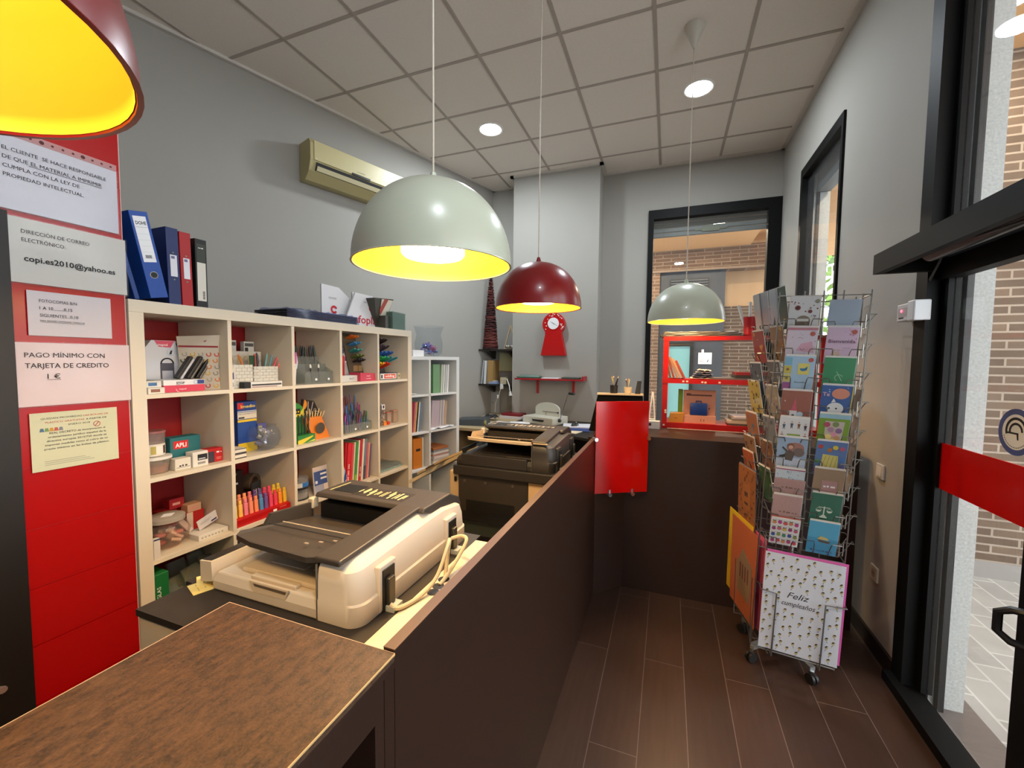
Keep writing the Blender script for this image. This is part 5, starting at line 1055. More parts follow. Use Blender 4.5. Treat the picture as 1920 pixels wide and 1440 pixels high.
for a, b_ in (((-.085, 0, .005), (0, 0, .30)), ((.085, 0, .005), (0, 0, .30)), ((-.085, 0, .008), (.085, 0, .008))):
    q = MB(); q.cyl(a, b_, .011, wc, n=6); q.build('stick', r)
for k in range(5):
    q = MB(); q.lathe([(0, 0), (.016, .006), (.018, .018), (.008, .034), (0, .036)], mat(['8a8d92', 'c9b890', '6a5a4a', 'b9bcc0', '9a8468'][k], .3, .6 if k % 2 == 0 else 0), (-.05+.025*k, -.01, .019), 12); q.build('trinket', r)
M4 = lambda x, z, y=4.80: (x, y, z)
for k, (x, w, h, c, t, lb) in enumerate([(-2.235, .012, .30, 'b4b8bc', 6, 'grey folder leaning at the left end of the lower black shelf'), (-2.20, .03, .295, 'd5d9dc', 3, 'white folder on the lower black shelf'), (-2.15, .075, .30, 'a5834f', 1, 'tan cardboard file on the lower black shelf')]):
    q = MB(); q.box(0, 0, 0, w, .2, h, mat(c, .7), .001, 1); tag(q.build('folder', None, (x, 4.80, 1.198), (0, R_(t), 0)), lb, 'folder')
q = MB(); q.box(0, 0, 0, .27, .008, .235, mat('b9b48c', .7)); tag(q.build('card_sheet', None, (-2.07, 5.0, 1.36), (R_(-3), 0, 0)), 'large beige card leaning behind the files in the corner', 'card')
q = MB()
for k in range(4): q.box(.006*k, .004*k, .011*k, .12-.008*k, .10, .011*k+.009, mat(['6f86b8', 'a9b4cc', '8aa0cc', 'c9c4b4'][k], .6))
tag(q.build('booklet_pile', None, (-2.13, 4.79, 1.198)), 'small pile of blue and white booklets on the lower black shelf', 'booklets')
q = MB(); q.box(0, 0, 0, .08, .06, .085, mat('cbbf9a', .6), .001, 1); tag(q.build('card_box', None, (-1.99, 4.85, 1.198)), 'small cream carton on the lower black shelf', 'box')
r = thing('clip_lamp', 'small white clip lamp with curved neck on the lower black shelf', 'lamp', (-1.94, 4.79, 1.17))
q = MB(); q.box(-.02, -.02, -.03, .02, .01, .035, mat('d9d9d6', .4), .004); q.build('clip', r)
q = MB(); q.tube([(.0, -.01, .03), (.03, -.03, .09), (.09, -.06, .10), (.13, -.09, .03), (.15, -.10, -.06)], .006, mat('e2e2de', .4), 8); q.build('neck', r)
q = MB(); q.cyl((.148, -.10, -.05), (.158, -.105, -.10), .012, mat('dcdcd8', .4), r1=.024, n=14); q.build('head', r)
q = MB(); q.tube([(-1.95, 4.775, 1.15), (-1.975, 4.78, 1.06), (-2.03, 4.80, .96), (-2.05, 4.83, .84)], .004, mat('d9d4c8', .5), 6); q.box(-2.0, 4.772, 1.02, -1.982, 4.79, 1.065, mat('e8e8e4', .5), .003)
tag(q.build('lamp_cable', None), 'thin white cable with switch hanging from the clip lamp to the desk', 'cable')
q = MB(); q.box(0, 0, 0, .17, .012, .30, mat('b5b9bd', .6), .003); q.dot(.07, .145, .006, -.001, INK, 12); q.rect(.012, .01, .014, .29, -.0006, mat('8a8e92'))
tag(q.build('fuse_cover', None, (-2.235, 5.02, .79)), 'pale grey cover plate with a dark dot on the back wall under the corner shelves', 'cover plate')
# ---------------------------------------------------------------- pillar: clock and red shelf
r = thing('wall_clock', 'red keyhole-shaped wall clock with white dots on the grey pillar', 'clock', (-1.257, 4.75, 1.56))
RC_ = mat('b8090c', .35)
a0 = R_(-62); pts = [(.095+.0, 0)]
out = [(-.150, 0), (.150, 0), (.098, .245)] + [(.132*math.cos(t), .365+.132*math.sin(t)) for t in [R_(-42)+(R_(264)*i/28) for i in range(29)]] + [(-.098, .245)]
q = MB(); q.prism(out, 'y', -.075, -.002, RC_); q.build('case', r, bev=.004)
q = MB(); q.ring(0, .372, .066, .074, -.079, RC_, 32); q.dot(0, .372, .067, -.0795, mat('ededee', .4), 36)
for k in range(12): q.rect(.056*math.cos(R_(30*k))-.002, .372+.056*math.sin(R_(30*k))-.002, .056*math.cos(R_(30*k))+.002, .372+.056*math.sin(R_(30*k))+.002, -.0799, INK)
dl_ = q.build('dial', r)
for a, l, w in ((148, .042, .0028), (-28, .055, .002)):
    q = MB(); c, s = math.cos(R_(a)), math.sin(R_(a)); q.flat([(-s*w-c*.012, .372+c*w-s*.012), (s*w-c*.012, .372-c*w-s*.012), (c*l+s*w*.4, .372+s*l-c*w*.4), (c*l-s*w*.4, .372+s*l+c*w*.4)], -.0805 if l < .05 else -.081, INK); q.build('hand', dl_)
q = MB(); rr = random.Random(12)
for k in range(24):
    a = rr.uniform(-40, 220); d = rr.uniform(.085, .122); q.dot(d*math.cos(R_(a)), .368+d*math.sin(R_(a)), rr.uniform(.0048, .0072), -.0768, mat('efe6e2', .6), 10)
q.build('dots', r)
r = thing('red_wall_shelf', 'thin red wall shelf with two red brackets on the grey pillar', 'shelf', (-1.265, 4.75, 1.275))
q = MB(); q.box(-.42, -.20, 0, .395, 0, .018, mat('a01420', .4)); q.box(.375, -.20, .018, .395, 0, .05, mat('a01420', .4)); q.build('board', r)
for x in (-.19, .245):
    q = MB(); q.prism([(-.16, 0), (0, 0), (0, -.165), (-.02, -.165), (-.02, -.02)], 'x', x-.012, x+.012, mat('a8101c', .4)); q.build('bracket', r)
for k, (x, w, c, lb) in enumerate([(-.40, .27, '3a5a4a', 'dark green folder lying at the left of the red wall shelf'), (-.10, .20, 'dcdcde', 'white sheets lying in the middle of the red wall shelf'), (.14, .20, '35463c', 'dark green folder lying at the right of the red wall shelf')]):
    q = MB(); q.box(0, 0, 0, w, .17, .018 if k != 1 else .008, mat(c, .5), .001, 1)
    if k == 0: q.hexa([(.02, .03, .018), (w, .03, .018), (w, .16, .018), (.02, .16, .018), (.03, .04, .034), (w-.02, .04, .030), (w-.02, .15, .030), (.03, .15, .034)], mat('466858', .4))
    tag(q.build('folder' if k != 1 else 'paper_pile', None, (-1.265+x, 4.57, 1.293), R_(4)), lb, 'folder' if k != 1 else 'paper')
# ---------------------------------------------------------------- desks
M_DESK = mat('b3a07c', .45, noise=.1, nscale=6, stretch=(8, 1, 1))
r = thing('side_desk', 'light wood desk end by the small bookshelf carrying the grey binder', 'desk', (0, 0, 0))
q = MB(); q.prism([(-2.16, 3.78), (-1.50, 3.775), (-1.62, 4.30), (-1.62, 5.02), (-2.17, 5.02)], 'z', .772, .80, M_DESK); q.build('desktop', r)
for x, y in ((-2.10, 3.80), (-1.66, 3.82)):
    q = MB(); q.box(x, y, 0, x+.04, y+.5, .772, mat('a39374', .5)); q.build('side_panel', r)
q = MB(); q.box(-2.06, 3.90, .30, -1.66, 4.30, .32, mat('8a5e3c', .5)); q.build('shelf', r)
r = thing('dark_desk', 'black desk behind the second copier with papers and the binding machine', 'desk', (0, 0, 0))
q = MB(); q.prism([(-1.60, 4.14), (-1.03, 3.86), (-.66, 3.70), (-.46, 3.70), (-.46, 4.73), (-1.61, 4.73)], 'z', .775, .799, mat('1d1917', .45)); q.build('desktop', r)
q = MB(); q.box(-1.55, 4.66, 0, -.5, 4.68, .775, mat('191614', .5)); q.build('back_panel', r)
for x in (-1.55, -.50):
    q = MB(); q.box(x, 4.16 if x < -1 else 3.75, 0, x+.03, 4.66, .775, mat('191614', .5)); q.build('side_panel', r)
r = thing('ring_binder', 'dark grey lever binder lying on the light desk end', 'binder', (-2.13, 3.90, .80), R_(8))
q = MB(); q.hexa([(0, 0, 0), (.33, 0, 0), (.33, .26, 0), (0, .26, 0), (.0, .02, .055), (.33, .02, .075), (.33, .26, .075), (.0, .26, .055)], mat('3a4146', .45)); q.build('cover', r, bev=.004)
q = MB(); q.cyl((.333, .03, .035), (.345, .03, .035), .025, mat('8a8a3c', .5), n=16); q.build('ring', r)
q = MB(); q.box(-.14, -.1, 0, .14, .10, .012, PAPER); tag(q.build('paper_pile', None, (-1.66, 4.16, .80), R_(-12)), 'white paper pile right of the grey binder on the desk', 'paper')
for k, (x, y, z, w, d, h, c, lb) in enumerate([(-1.90, 4.62, .80, .30, .2, .03, 'cfccd0', 'lower white pad in the far corner of the light desk'), (-1.88, 4.63, .8305, .26, .18, .03, '7a1d26', 'dark red book on the white pad in the far desk corner')]):
    q = MB(); q.box(0, 0, 0, w, d, h, mat(c, .5), .001, 1); tag(q.build('book', None, (x, y, z), R_(-8)), lb, 'book')
q = MB(); foil(q, 0, .16, 0, .12, 0, .06, mat('17161a', .6), 5, .012, 6, 5); tag(q.build('pouch', None, (-2.0, 4.35, .80)), 'crumpled black pouch behind the grey binder', 'pouch')
q = MB(); q.box(-.11, -.08, 0, .11, .08, .006, PAPER); tag(q.build('paper_pile', None, (-1.53, 4.32, .80), R_(20)), 'white papers lying left of the binding machine', 'paper')
r = thing('binding_machine', 'cream binding machine with rounded back plate and long chrome lever', 'machine', (-1.52, 4.385, .80), R_(-20))
mc = mat('c3c1b2', .45)
q = MB(); q.box(0, 0, 0, .41, .30, .082, mc, .006); bs_ = q.build('base', r)
q = MB(); q.prism([(.13, .055), (.30, .055), (.285, .035), (.145, .035)], 'y', -.003, .01, mat('1b1a18', .5)); q.build('drawer_slot', bs_)
q = MB(); q.prism([(.05, .075), (.38, .075), (.38, .155)] + [(.215+.165*math.cos(t), .155+.075*math.sin(t)) for t in [math.pi*i/16 for i in range(1, 16)]] + [(.05, .155)], 'y', .17, .19, mat('c6c8bd', .35)); q.build('back_plate', r)
q = MB(); q.box(.155, .165, .125, .37, .17, .130, mat('6a6a62', .4)).box(.20, .166, .085, .204, .17, .128, mat('8a8a82')).cyl((.36, .16, .128), (.375, .16, .128), .008, BLACK, n=10); q.build('guide', r)
q = MB(); q.tube([(.425, .12, .05), (.44, .14, .15), (.475, .18, .33), (.485, .18, .345), (.50, .18, .347)], .006, CHROME, 8); q.cyl((.40, .12, .05), (.432, .12, .05), .018, BLACK, n=14); lv_ = q.build('lever', r)
q = MB(); q.cyl((.495, .18, .347), (.57, .17, .347), .014, BLACK, n=12); q.build('lever_grip', lv_)
for k, (x, y, a, w, d, c, lb) in enumerate([(-.86, 4.32, 12, .34, .24, 'dcdde2', 'white paper sheets under the mouse on the black desk'), (-.93, 4.02, -14, .30, .2, 'd6cbb0', 'cream sheet at the front of the black desk'), (-.86, 4.14, 4, .30, .22, '2c4078', 'blue folder lying between the papers on the black desk')]):
    q = MB(); q.box(-w/2, -d/2, 0, w/2, d/2, [.010, .006, .008][k], mat(c, .6)); tag(q.build('paper_sheet' if k < 2 else 'folder', None, (x, y, .80+[.0085, .0005, 0][k]), R_(a)), lb, 'paper' if k < 2 else 'folder')
r = thing('computer_mouse', 'dark grey computer mouse on the papers of the black desk', 'mouse', (-.90, 4.28, .8185), R_(70))
q = MB(); bm = bmesh.new(); bmesh.ops.create_uvsphere(bm, u_segments=18, v_segments=10, radius=1)
for v in bm.verts: v.co = Vector((v.co.x*.055, v.co.y*.034, max(0, v.co.z)*.036))
q.bm(bm, mat('2c2a2a', .25), True); q.build('shell', r)
q = MB(); q.cyl((.022, -.004, .033), (.022, .004, .033), .008, mat('9a9a96', .3), n=12); q.build('wheel', r)

# ---------------------------------------------------------------- red display shelves at the back window
M_RD = mat('a80d10', .35)
DX0, DX1, DY, DYB = -.033, .93, 3.22, 3.47
r = thing('display_shelf', 'red open display shelving standing before the back window', 'shelf', (0, 0, 0))
for x, y in ((DX0, DY), (DX1, DY), (DX0, DYB-.03), (DX1, DYB-.03)):
    q = MB(); q.box(x, y, 0, x+.036, y+.03, 1.66, M_RD)
    q.build('post', r)
for z0, z1, nm in ((1.655, 1.682, 'top_shelf'), (1.345, 1.378, 'middle_shelf'), (1.018, 1.058, 'bottom_shelf')):
    q = MB(); q.box(DX0-.002, DY-.004, z0, DX1+.038, DYB, z1, M_RD)
    if z0 < 1.1: q.box(DX0+.04, DY-.006, 1.010, DX1, DY-.003, 1.018, mat('d8cfc4', .5))
    q.build(nm, r)
for x, z in ((.10, 1.355), (.125, 1.355), (.225, 1.352), (.245, 1.35), (.335, 1.352), (-.015, 1.14), (-.014, 1.125), (-.024, 1.032)):
    q = MB(); q.rect(x, z, x+.014, z+.012, DY-.0052, mat('e0c9c4', .6)); q.build('price_label', r)
r = thing('newspaper_stack', 'flat stack of grey wrapped newspapers on top of the red display shelving', 'newspapers', (-.06, 3.215, 1.682))
for k in range(3):
    q = MB(); foil(q, .01*k, .555-.02*k, 0, .22, .012*k, .012*k+.014, mat(['8d8d90', 'a5a4a6', '9a9a9e'][k], .45), 40+k, .003, 16, 4); q.box(.01*k+.01, .01, .012*k, .54-.02*k, .21, .012*k+.010, mat('7d7d80', .6)); q.build('newspaper', r)
r = thing('paper_bucket', 'red bucket of rolled white paper on the red display shelving', 'bucket', (.535, 3.33, 1.682))
q = MB(); q.lathe([(0, 0), (.038, 0), (.048, .135), (.050, .137), (.046, .137), (.036, .004), (0, .004)], mat('b3101e', .4), n=28); q.build('bucket', r)
for k, (tx, ty, l) in enumerate([(-.30, 0, .22), (.0, .05, .235), (.22, .0, .26), (.34, .1, .24)]):
    q = MB(); t = Vector((tx, ty, 1)).normalized(); p = Vector((-.015+.012*k, 0, .01)); q.cyl(p, p+t*l, .010 if k < 2 else .013, mat('d6d6d4', .6), n=12); q.build('paper_roll', r)
for k in range(5):
    q = MB(); q.box(0, 0, 0, .016, .15, .19-.012*k, mat(['6a4a3a', '7a3c2a', '8a6a5a', 'a08070', '8a3c30'][k], .5), .001, 1); tag(q.build('folder', None, (.012+.024*k, 3.25, 1.379), (0, R_(-14-3*k), 0)), ['upright leftmost brown folder leaning on the middle red shelf', 'second brown folder from the left on the middle red shelf', 'third folder from the left on the middle red shelf', 'fourth tan folder on the middle red shelf', 'rightmost slanting red-brown folder on the middle red shelf'][k], 'folder')
r = thing('paper_heap', 'loose heap of rolled grey and white papers on the middle red shelf', 'papers', (.175, 3.24, 1.378))
for k in range(5):
    q = MB(); foil(q, -.02+.012*k, .14-.006*k, 0, .16, .014*k, .014*k+.014, mat(['c9b4a4', '5a5a78', '8a86a0', 'a59a98', 'd0ccd0'][k], .5), 60+k, .005, 8, 4); q.build('sheet', r)
for k, (x, w, z, h, c, lb) in enumerate([(.28, .40, 1.378, .012, '5a565c', 'large flat grey folder lying on the middle red shelf'), (.44, .22, 1.391, .020, '2a2a26', 'dark book lying on the flat grey folder'), (.445, .20, 1.4115, .022, '7a1a22', 'dark red book on top of the dark book')]):
    q = MB(); q.box(0, 0, 0, w, .19, h, mat(c, .5), .001, 1); tag(q.build('book' if k else 'folder', None, (x, 3.24, z)), lb, 'book' if k else 'folder')
q = MB(); q.hexa([(0, 0, 0), (.10, 0, 0), (.10, .11, 0), (0, .11, 0), (.012, .0, .065), (.105, .0, .070), (.105, .11, .070), (.012, .11, .065)], mat('b07a2a', .5)); q.rect(.04, .03, .06, .034, -.001, mat('6a4418'))
tag(q.build('ochre_box', None, (.015, 3.235, 1.058)), 'small ochre box at the left of the bottom red shelf', 'box')
r = thing('toy_set', 'pink cardboard set with a blue toy suitcase in its window on the bottom red shelf', 'toy box', (.115, 3.25, 1.058))
q = MB(); q.box(0, .05, 0, .215, .09, .235, mat('c08a78', .55)); q.box(0, 0, 0, .215, .05, .055, mat('c59080', .55)); q.build('box', r)
q = MB(); q.rect(.02, .195, .19, .205, .0494, mat('5a3a34')); q.rect(.02, .205, .05, .213, .0494, mat('5a3a34'));
for x in (.115, .135): q.rect(x, .015, x+.006, .032, -.0006, mat('8a5a4a'))
q.rect(.17, .10, .18, .11, .0494, mat('5a3a34')); q.build('print', r)
q = MB(); q.box(.045, .012, .056, .16, .045, .145, mat('163a8a', .35), .006); q.tube([(.085, .03, .145), (.085, .03, .158), (.12, .03, .158), (.12, .03, .145)], .004, mat('163a8a', .35), 6); q.build('suitcase', r)
q = MB(); q.box(0, 0, 0, .03, .12, .235, mat('6f9a1f', .5)); tag(q.build('green_box', None, (.082, 3.325, 1.058)), 'lime green box edge behind the pink toy set', 'box')
for k, (z, h, c, lb) in enumerate([(0, .014, '4a4440', 'dark bottom booklet in the stack on the bottom red shelf'), (.0145, .018, 'b9a898', 'tan booklet in the stack on the bottom red shelf'), (.033, .016, '8a8078', 'grey booklet in the stack on the bottom red shelf'), (.0495, .012, 'c4bcc8', 'pale topmost booklet in the stack on the bottom red shelf')]):
    q = MB(); q.box(-.02*(k == 1), 0, 0, .22-.02*k, .17, h, mat(c, .5)); tag(q.build('booklet', None, (.41+.012*k, 3.24, 1.058+z), R_(3*k-4)), lb, 'booklet')
q = MB(); q.box(0, 0, 0, .075, .06, .055, mat('dcdad6', .6), .001, 1); q.rect(.0, .022, .018, .042, -.0008, INK); tag(q.build('card_box', None, (-.118, 3.10, 1.02)), 'small white carton on the counter left of the red display shelving', 'box')
r = thing('desk_stand', 'slim white easel on the counter beside the red display shelving', 'easel', (-.10, 3.17, 1.02))
for a, b_ in (((-.02, 0, .056), (.0, .02, .26)), ((.025, 0, .0), (.004, .02, .26)), ((-.02, .0, .06), (.02, .0, .06))):
    q = MB(); q.cyl(a, b_, .005, mat('e6e8ea', .4), n=8); q.build('rod', r)
# ---------------------------------------------------------------- revolving card rack
RKM = Matrix.Translation((.593, 2.42, 0)) @ Matrix.Rotation(R_(-5), 4, 'Z') @ Matrix.Rotation(R_(1.9), 4, 'Y')
WIRE = mat('8f8d88', .3, .9)
r = thing('card_rack', 'tall revolving grey wire rack of greeting cards on castors', 'card rack', (.593, 2.42, 0), tuple(RKM.to_euler()))
RK = r
def face_m(k): return Matrix.Rotation(R_((0, -72, -180, -270)[k]), 4, 'Z')      # 0 front, 1 left, 2 back, 3 right
q = MB(); q.cyl((0, 0, .10), (0, 0, 1.80), .014, STEEL, n=14); q.build('pole', r)
HX, HY = .165, .215
for z in (.62, 1.05, 1.45, 1.80):
    q = MB(); q.tube([(-HX, -HY, z), (HX, -HY, z), (HX, HY, z), (-HX, HY, z)], .003, WIRE, 6, True)
    q.tube([(-HX, 0, z), (HX, 0, z)], .003, WIRE, 6); q.tube([(0, -HY, z), (0, HY, z)], .003, WIRE, 6); q.build('frame_hoop', r)
for x in (-HX, -.07, 0, .07, HX):
    for y in (-HY, HY):
        q = MB(); q.tube([(x, y, .60), (x, y, 1.82)], .0028, WIRE, 6); q.build('upright_wire', r)
for y in (-.10, .0, .10):
    for x in (-HX, HX):
        q = MB(); q.tube([(x, y, .60), (x, y, 1.82)], .0028, WIRE, 6); q.build('upright_wire', r)
def pocket(w=.125, dep=.032, hh=.062):
    q = MB(); a = w/2+.006
    for s in (-1, 1):
        q.tube([(s*a, 0, hh), (s*a, -dep-.006, hh), (s*w*.27, -dep-.008, hh), (s*w*.24, -dep-.004, hh-.01), (s*w*.21, -.010, 0), (s*w*.21, .0, -.004)], .0023, WIRE, 5)
    q.tube([(-a, 0, -.002), (a, 0, -.002)], .0023, WIRE, 5); q.tube([(-a, 0, hh), (-a, 0, 0)], .0023, WIRE, 5); q.tube([(a, 0, hh), (a, 0, 0)], .0023, WIRE, 5)
    return q
p0 = None
TOPA = [1.782-(y-560)*.002385 for y in (558, 613, 666, 731, 782, 820, 880, 932, 978)]
TOPB = [1.775]+[1.655-(y-613)*.00236 for y in (612, 667, 718, 771, 822, 874, 921, 975)]
ZL = [1.64, 1.50, 1.36, 1.22, 1.08, .94, .80, .66]
def put_pocket(fc, x, z, dist):
    global p0
    M = face_m(fc) @ Matrix.Translation((x, -dist, z))
    if p0 is None: o = p0 = pocket().build('wire_pocket', RK)
    else: o = p0.copy(); COL.objects.link(o); o.parent = RK
    o.matrix_local = M
for k in range(9):
    put_pocket(0, -.072, TOPA[k]-.155, HY); put_pocket(0, .072, TOPB[k]-.155, HY)
for z in ZL:
    put_pocket(1, .09, z-.02, HX); put_pocket(1, -.10, z-.02, HX)
for k in range(9):
    z = 1.66-.128*k; put_pocket(3, -.10, z, HX); put_pocket(3, .10, z, HX)
# big pockets below
q = MB()
for s in (-.085, .10):
    q.tube([(s*1.75, -HY, .44), (s*1.75, -HY-.05, .44), (s, -HY-.052, .435), (s, -HY-.046, .13), (s, -HY, .125)], .0035, WIRE, 6)
q.tube([(-HX, -HY, .125), (HX, -HY, .125)], .0035, WIRE, 6); q.build('wire_tray', r)
q = MB(); q.M = face_m(1)
for s in (-.10, .10): q.tube([(s*1.6, -HX, .44), (s*1.6, -HX-.045, .44), (s, -HX-.05, .435), (s, -HX-.04, .13), (s, -HX, .125)], .003, WIRE, 6)
q.tube([(-.2, -HX, .125), (.2, -HX, .125)], .003, WIRE, 6); q.build('wire_tray', r)
q = MB()
for x, y in ((-HX, -HY), (HX, -HY), (HX, HY), (-HX, HY)): q.tube([(x, y, .12), (x, y, .62)], .0032, WIRE, 6)
q.tube([(-HX, -HY, .125), (HX, -HY, .125), (HX, HY, .125), (-HX, HY, .125)], .003, WIRE, 6, True); q.build('lower_cage', r)
# four-arm base with castors (world footprint a little left of the cage)
for k, (wx, wy) in enumerate([(.434, 2.294), (.674, 2.233), (.712, 2.50), (.432, 2.534)]):
    p = RKM.inverted() @ Vector((wx, wy, .05)); c = RKM.inverted() @ Vector((.578, 2.395, .10)); d = Vector((p.x-c.x, p.y-c.y, 0)).normalized(); n_ = Vector((-d.y, d.x, 0))*.014
    q = MB(); a, b_ = Vector((c.x, c.y, .105)), Vector((p.x, p.y, .085)); q.hexa([a-n_-Vector((0, 0, .02)), b_-n_-Vector((0, 0, .02)), b_+n_-Vector((0, 0, .02)), a+n_-Vector((0, 0, .02)), a-n_, b_-n_, b_+n_, a+n_], mat('9fa3a3', .35, .6)); q.build('base_arm', r)
    q = MB(); q.cyl(b_-Vector((0, 0, .02)), b_-Vector((0, 0, .036)), .008, STEEL, n=10); cc = Vector((p.x, p.y, .0)); zc = (RKM.inverted() @ Vector((wx, wy, .0245))).z
    q.box(p.x-.012, p.y-.012, zc+.012, p.x+.012, p.y+.012, zc+.035, mat('211f1e', .5), .004); cs_ = q.build('castor', r)
    for s in (-1, 1):
        q = MB(); q.cyl((p.x+s*n_.x*.3, p.y+s*n_.y*.3, zc), (p.x+s*n_.x*1.1, p.y+s*n_.y*1.1, zc), .024, mat('1c1a19', .5), n=18); q.build('wheel', cs_)

def card(label, fc, x, ztop, w, h, base, deco=None, dist=None, out=.034, n_back=2, name='greeting_card', backs=('d9d6d2', 'c4beb6'), film=True, tilt=None):
    """greeting card leaning outward at the top in a wire pocket; local x right, z up, front face at y 0"""
    dist = (HY if fc in (0, 2) else HX)+.004 if dist is None else dist
    a = math.asin(out/h) if tilt is None else tilt
    M = RKM @ face_m(fc) @ Matrix.Translation((x-w/2, -dist, ztop-h*math.cos(a))) @ Matrix.Rotation(a, 4, 'X')
    t = thing(name, label, 'card', M.translation, tuple(M.to_euler()), 'greeting cards on the rack')
    q = MB(); q.box(0, 0, 0, w, .0016, h, base if not isinstance(base, str) else mat(base, .4)); q.build('front', t)
    if deco: q = MB(); deco(q, w, h); q.build('print', t)
    q = MB()
    for k in range(n_back): q.box(.001*(k+1), .0018+.0022*k, .001, w-.0008*k+.0015, .0034+.0022*k, h+.004*(k+1), mat(backs[k % 2], .6))
    if n_back: q.build('envelope', t)
    if film: q = MB(); q.rect(-.0015, -.001, w+.0015, h+.006, -.0020, clear('f2f5f8', .03, .05)); q.build('film', t)
    return t
Y_ = -.0008; Y2 = -.0012
def T(q, s, x, z, size, col='2a2a30', w=None, al='C', b=.0, sh=0): q.text(s, x, z, size, Y2, mat(col, .6), al, b, w, sh)
def spots(q, w, h, n, cols, r0, r1, seed, x0=.05, x1=.95, z0=.05, z1=.95):
    rr = random.Random(seed)
    for k in range(n): q.dot(w*rr.uniform(x0, x1), h*rr.uniform(z0, z1), rr.uniform(r0, r1), Y_, mat(rr.choice(cols), .6), 9)
def dA1(q, w, h):
    spots(q, w, h, 16, ['7a2a28', '8a3a34', '5a2a28'], .002, .0035, 1, z0=.45); q.dot(w*.28, h*.72, .011, Y2, m_('8a3430'), 14); q.dot(w*.28, h*.72, .006, -.0015, m_('3a1a18'), 10); q.dot(w*.7, h*.62, .008, Y2, m_('7a2c2a'), 12)
    q.dot(w*.5, h*.34, .027, Y2, m_('8a7a62'), 20, sx=1.0, a0=0, a1=180); q.rect(w*.27, h*.2, w*.73, h*.34, Y2, m_('6a5642')); q.rect(w*.3, h*.35, w*.68, h*.42, -.0016, m_('dcd6cc')); q.rect(0, 0, w, h*.14, Y2, m_('7a3036')); q.dot(w*.9, h*.9, .009, Y2, m_('8a8468'), 8)
def dA2(q, w, h):
    q.rect(0, h*.93, w, h, Y2, m_('c07a84')); spots(q, w, h, 14, ['8a98a8', 'c08a9a'], .0015, .003, 2); q.flat([(w*.35, h*.35), (w*.95, h*.3), (w*.85, h*.62), (w*.5, h*.55)], Y2, m_('d8a4b4')); q.dot(w*.84, h*.83, .010, Y2, m_('c0584a'), 14); q.ring(w*.55, h*.42, .006, .008, -.0016, m_('5a5060'), 10, 180, 360); q.ring(w*.45, h*.66, .010, .0114, Y2, m_('6a6470'), 10, 20, 140)
def dA3(q, w, h):
    for k, c in enumerate(['a85a98', 'd8c878', 'c8b84a', '7fb4cc']): q.rect(0, h*(.02+.24*k), w*.25, h*(.24+.24*k), Y2, m_(c))
    q.rect(w*.46, h*.48, w*.84, h*.80, Y2, m_('dcd06a')); q.dot(w*.64, h*.66, .013, -.0016, m_('2f7ab0'), 14, a0=180, a1=360); q.flat([(w*.6, h*.62), (w*.78, h*.72), (w*.76, h*.60)], -.0016, m_('2f7ab0')); q.dot(w*.86, h*.90, .010, Y2, m_('c0584a'), 14); T(q, 'Bienvenido', w*.58, h*.24, .009, '3a4a5a', w*.36); q.dot(w*.12, h*.62, .006, -.0016, m_('7a4a3a'), 8); q.dot(w*.12, h*.36, .006, -.0016, m_('a08a3a'), 8)
def dA4(q, w, h):
    spots(q, w, h, 7, ['d8c8bc', 'a8302a'], .0018, .0035, 4, z0=.3); q.flat([(w*.36, h*.42), (w*.56, h*.42), (w*.47, h*.82)], Y2, m_('c8566a')); q.rect(w*.32, h*.10, w*.56, h*.42, Y2, m_('dcd8d6')); q.dot(w*.44, h*.28, .006, -.0016, m_('2c4a3a'), 6); q.dot(w*.66, h*.32, .013, Y2, m_('b8cfe0'), 12); q.rect(w*.26, h*.02, w*.86, h*.12, Y2, m_('d0c8c4')); q.scrawl(w*.28, w*.62, h*.13, .009, -.0016, m_('b02c3a'), 3)
def dA5(q, w, h):
    rr = random.Random(3)
    for x, z in [(.16, .72), (.42, .76), (.66, .76), (.88, .72), (.12, .42), (.9, .42), (.15, .12), (.86, .12)]:
        c = m_(rr.choice(['8a3a5a', '4a5a70', '8a5a3a', '3a3a48'])); q.dot(w*x, h*(z+.12), .0035, Y2, m_('c89a80'), 8); q.flat([(w*x-.004, h*z), (w*x+.004, h*z), (w*x+.006, h*z+.012), (w*x-.006, h*z+.012)], Y2, c); q.flat([(w*x-.004, h*z-.012), (w*x-.002, h*z-.012), (w*x+.001, h*z), (w*x-.003, h*z)], Y2, c); q.flat([(w*x+.005, h*z-.012), (w*x+.003, h*z-.012), (w*x, h*z), (w*x+.003, h*z)], Y2, c)
    q.rect(w*.3, h*.22, w*.74, h*.52, -.0016, m_('8aa84a')); q.scrawl(w*.42, w*.62, h*.40, .010, -.002, PAPER, 5); q.scrawl(w*.34, w*.70, h*.28, .010, -.002, PAPER, 6)
def dA6(q, w, h):
    q.rect(0, 0, w, h*.4, Y2, m_('ccd6e4')); q.dot(w*.62, h*.68, .030, Y2, m_('a87468'), 18, sx=1.1); q.dot(w*.74, h*.58, .022, -.0015, m_('7a6660'), 14); q.dot(w*.45, h*.75, .015, -.0018, m_('8a5c48'), 14); q.dot(w*.46, h*.72, .009, -.0021, m_('c09880'), 12)
    q.flat([(w*.3, h*.32), (w*.55, h*.30), (w*.62, h*.55), (w*.42, h*.64), (w*.28, h*.52)], -.0018, m_('5a4a40')); q.flat([(w*.06, h*.36), (w*.3, h*.40), (w*.32, h*.5), (w*.1, h*.44)], -.0018, m_('2e2620')); q.flat([(w*.16, h*.68), (w*.36, h*.54), (w*.38, h*.58), (w*.2, h*.72)], -.0018, m_('3a3028')); T(q, 'JUBILADO', w*.5, h*.13, .013, '8a98ac', w*.55)
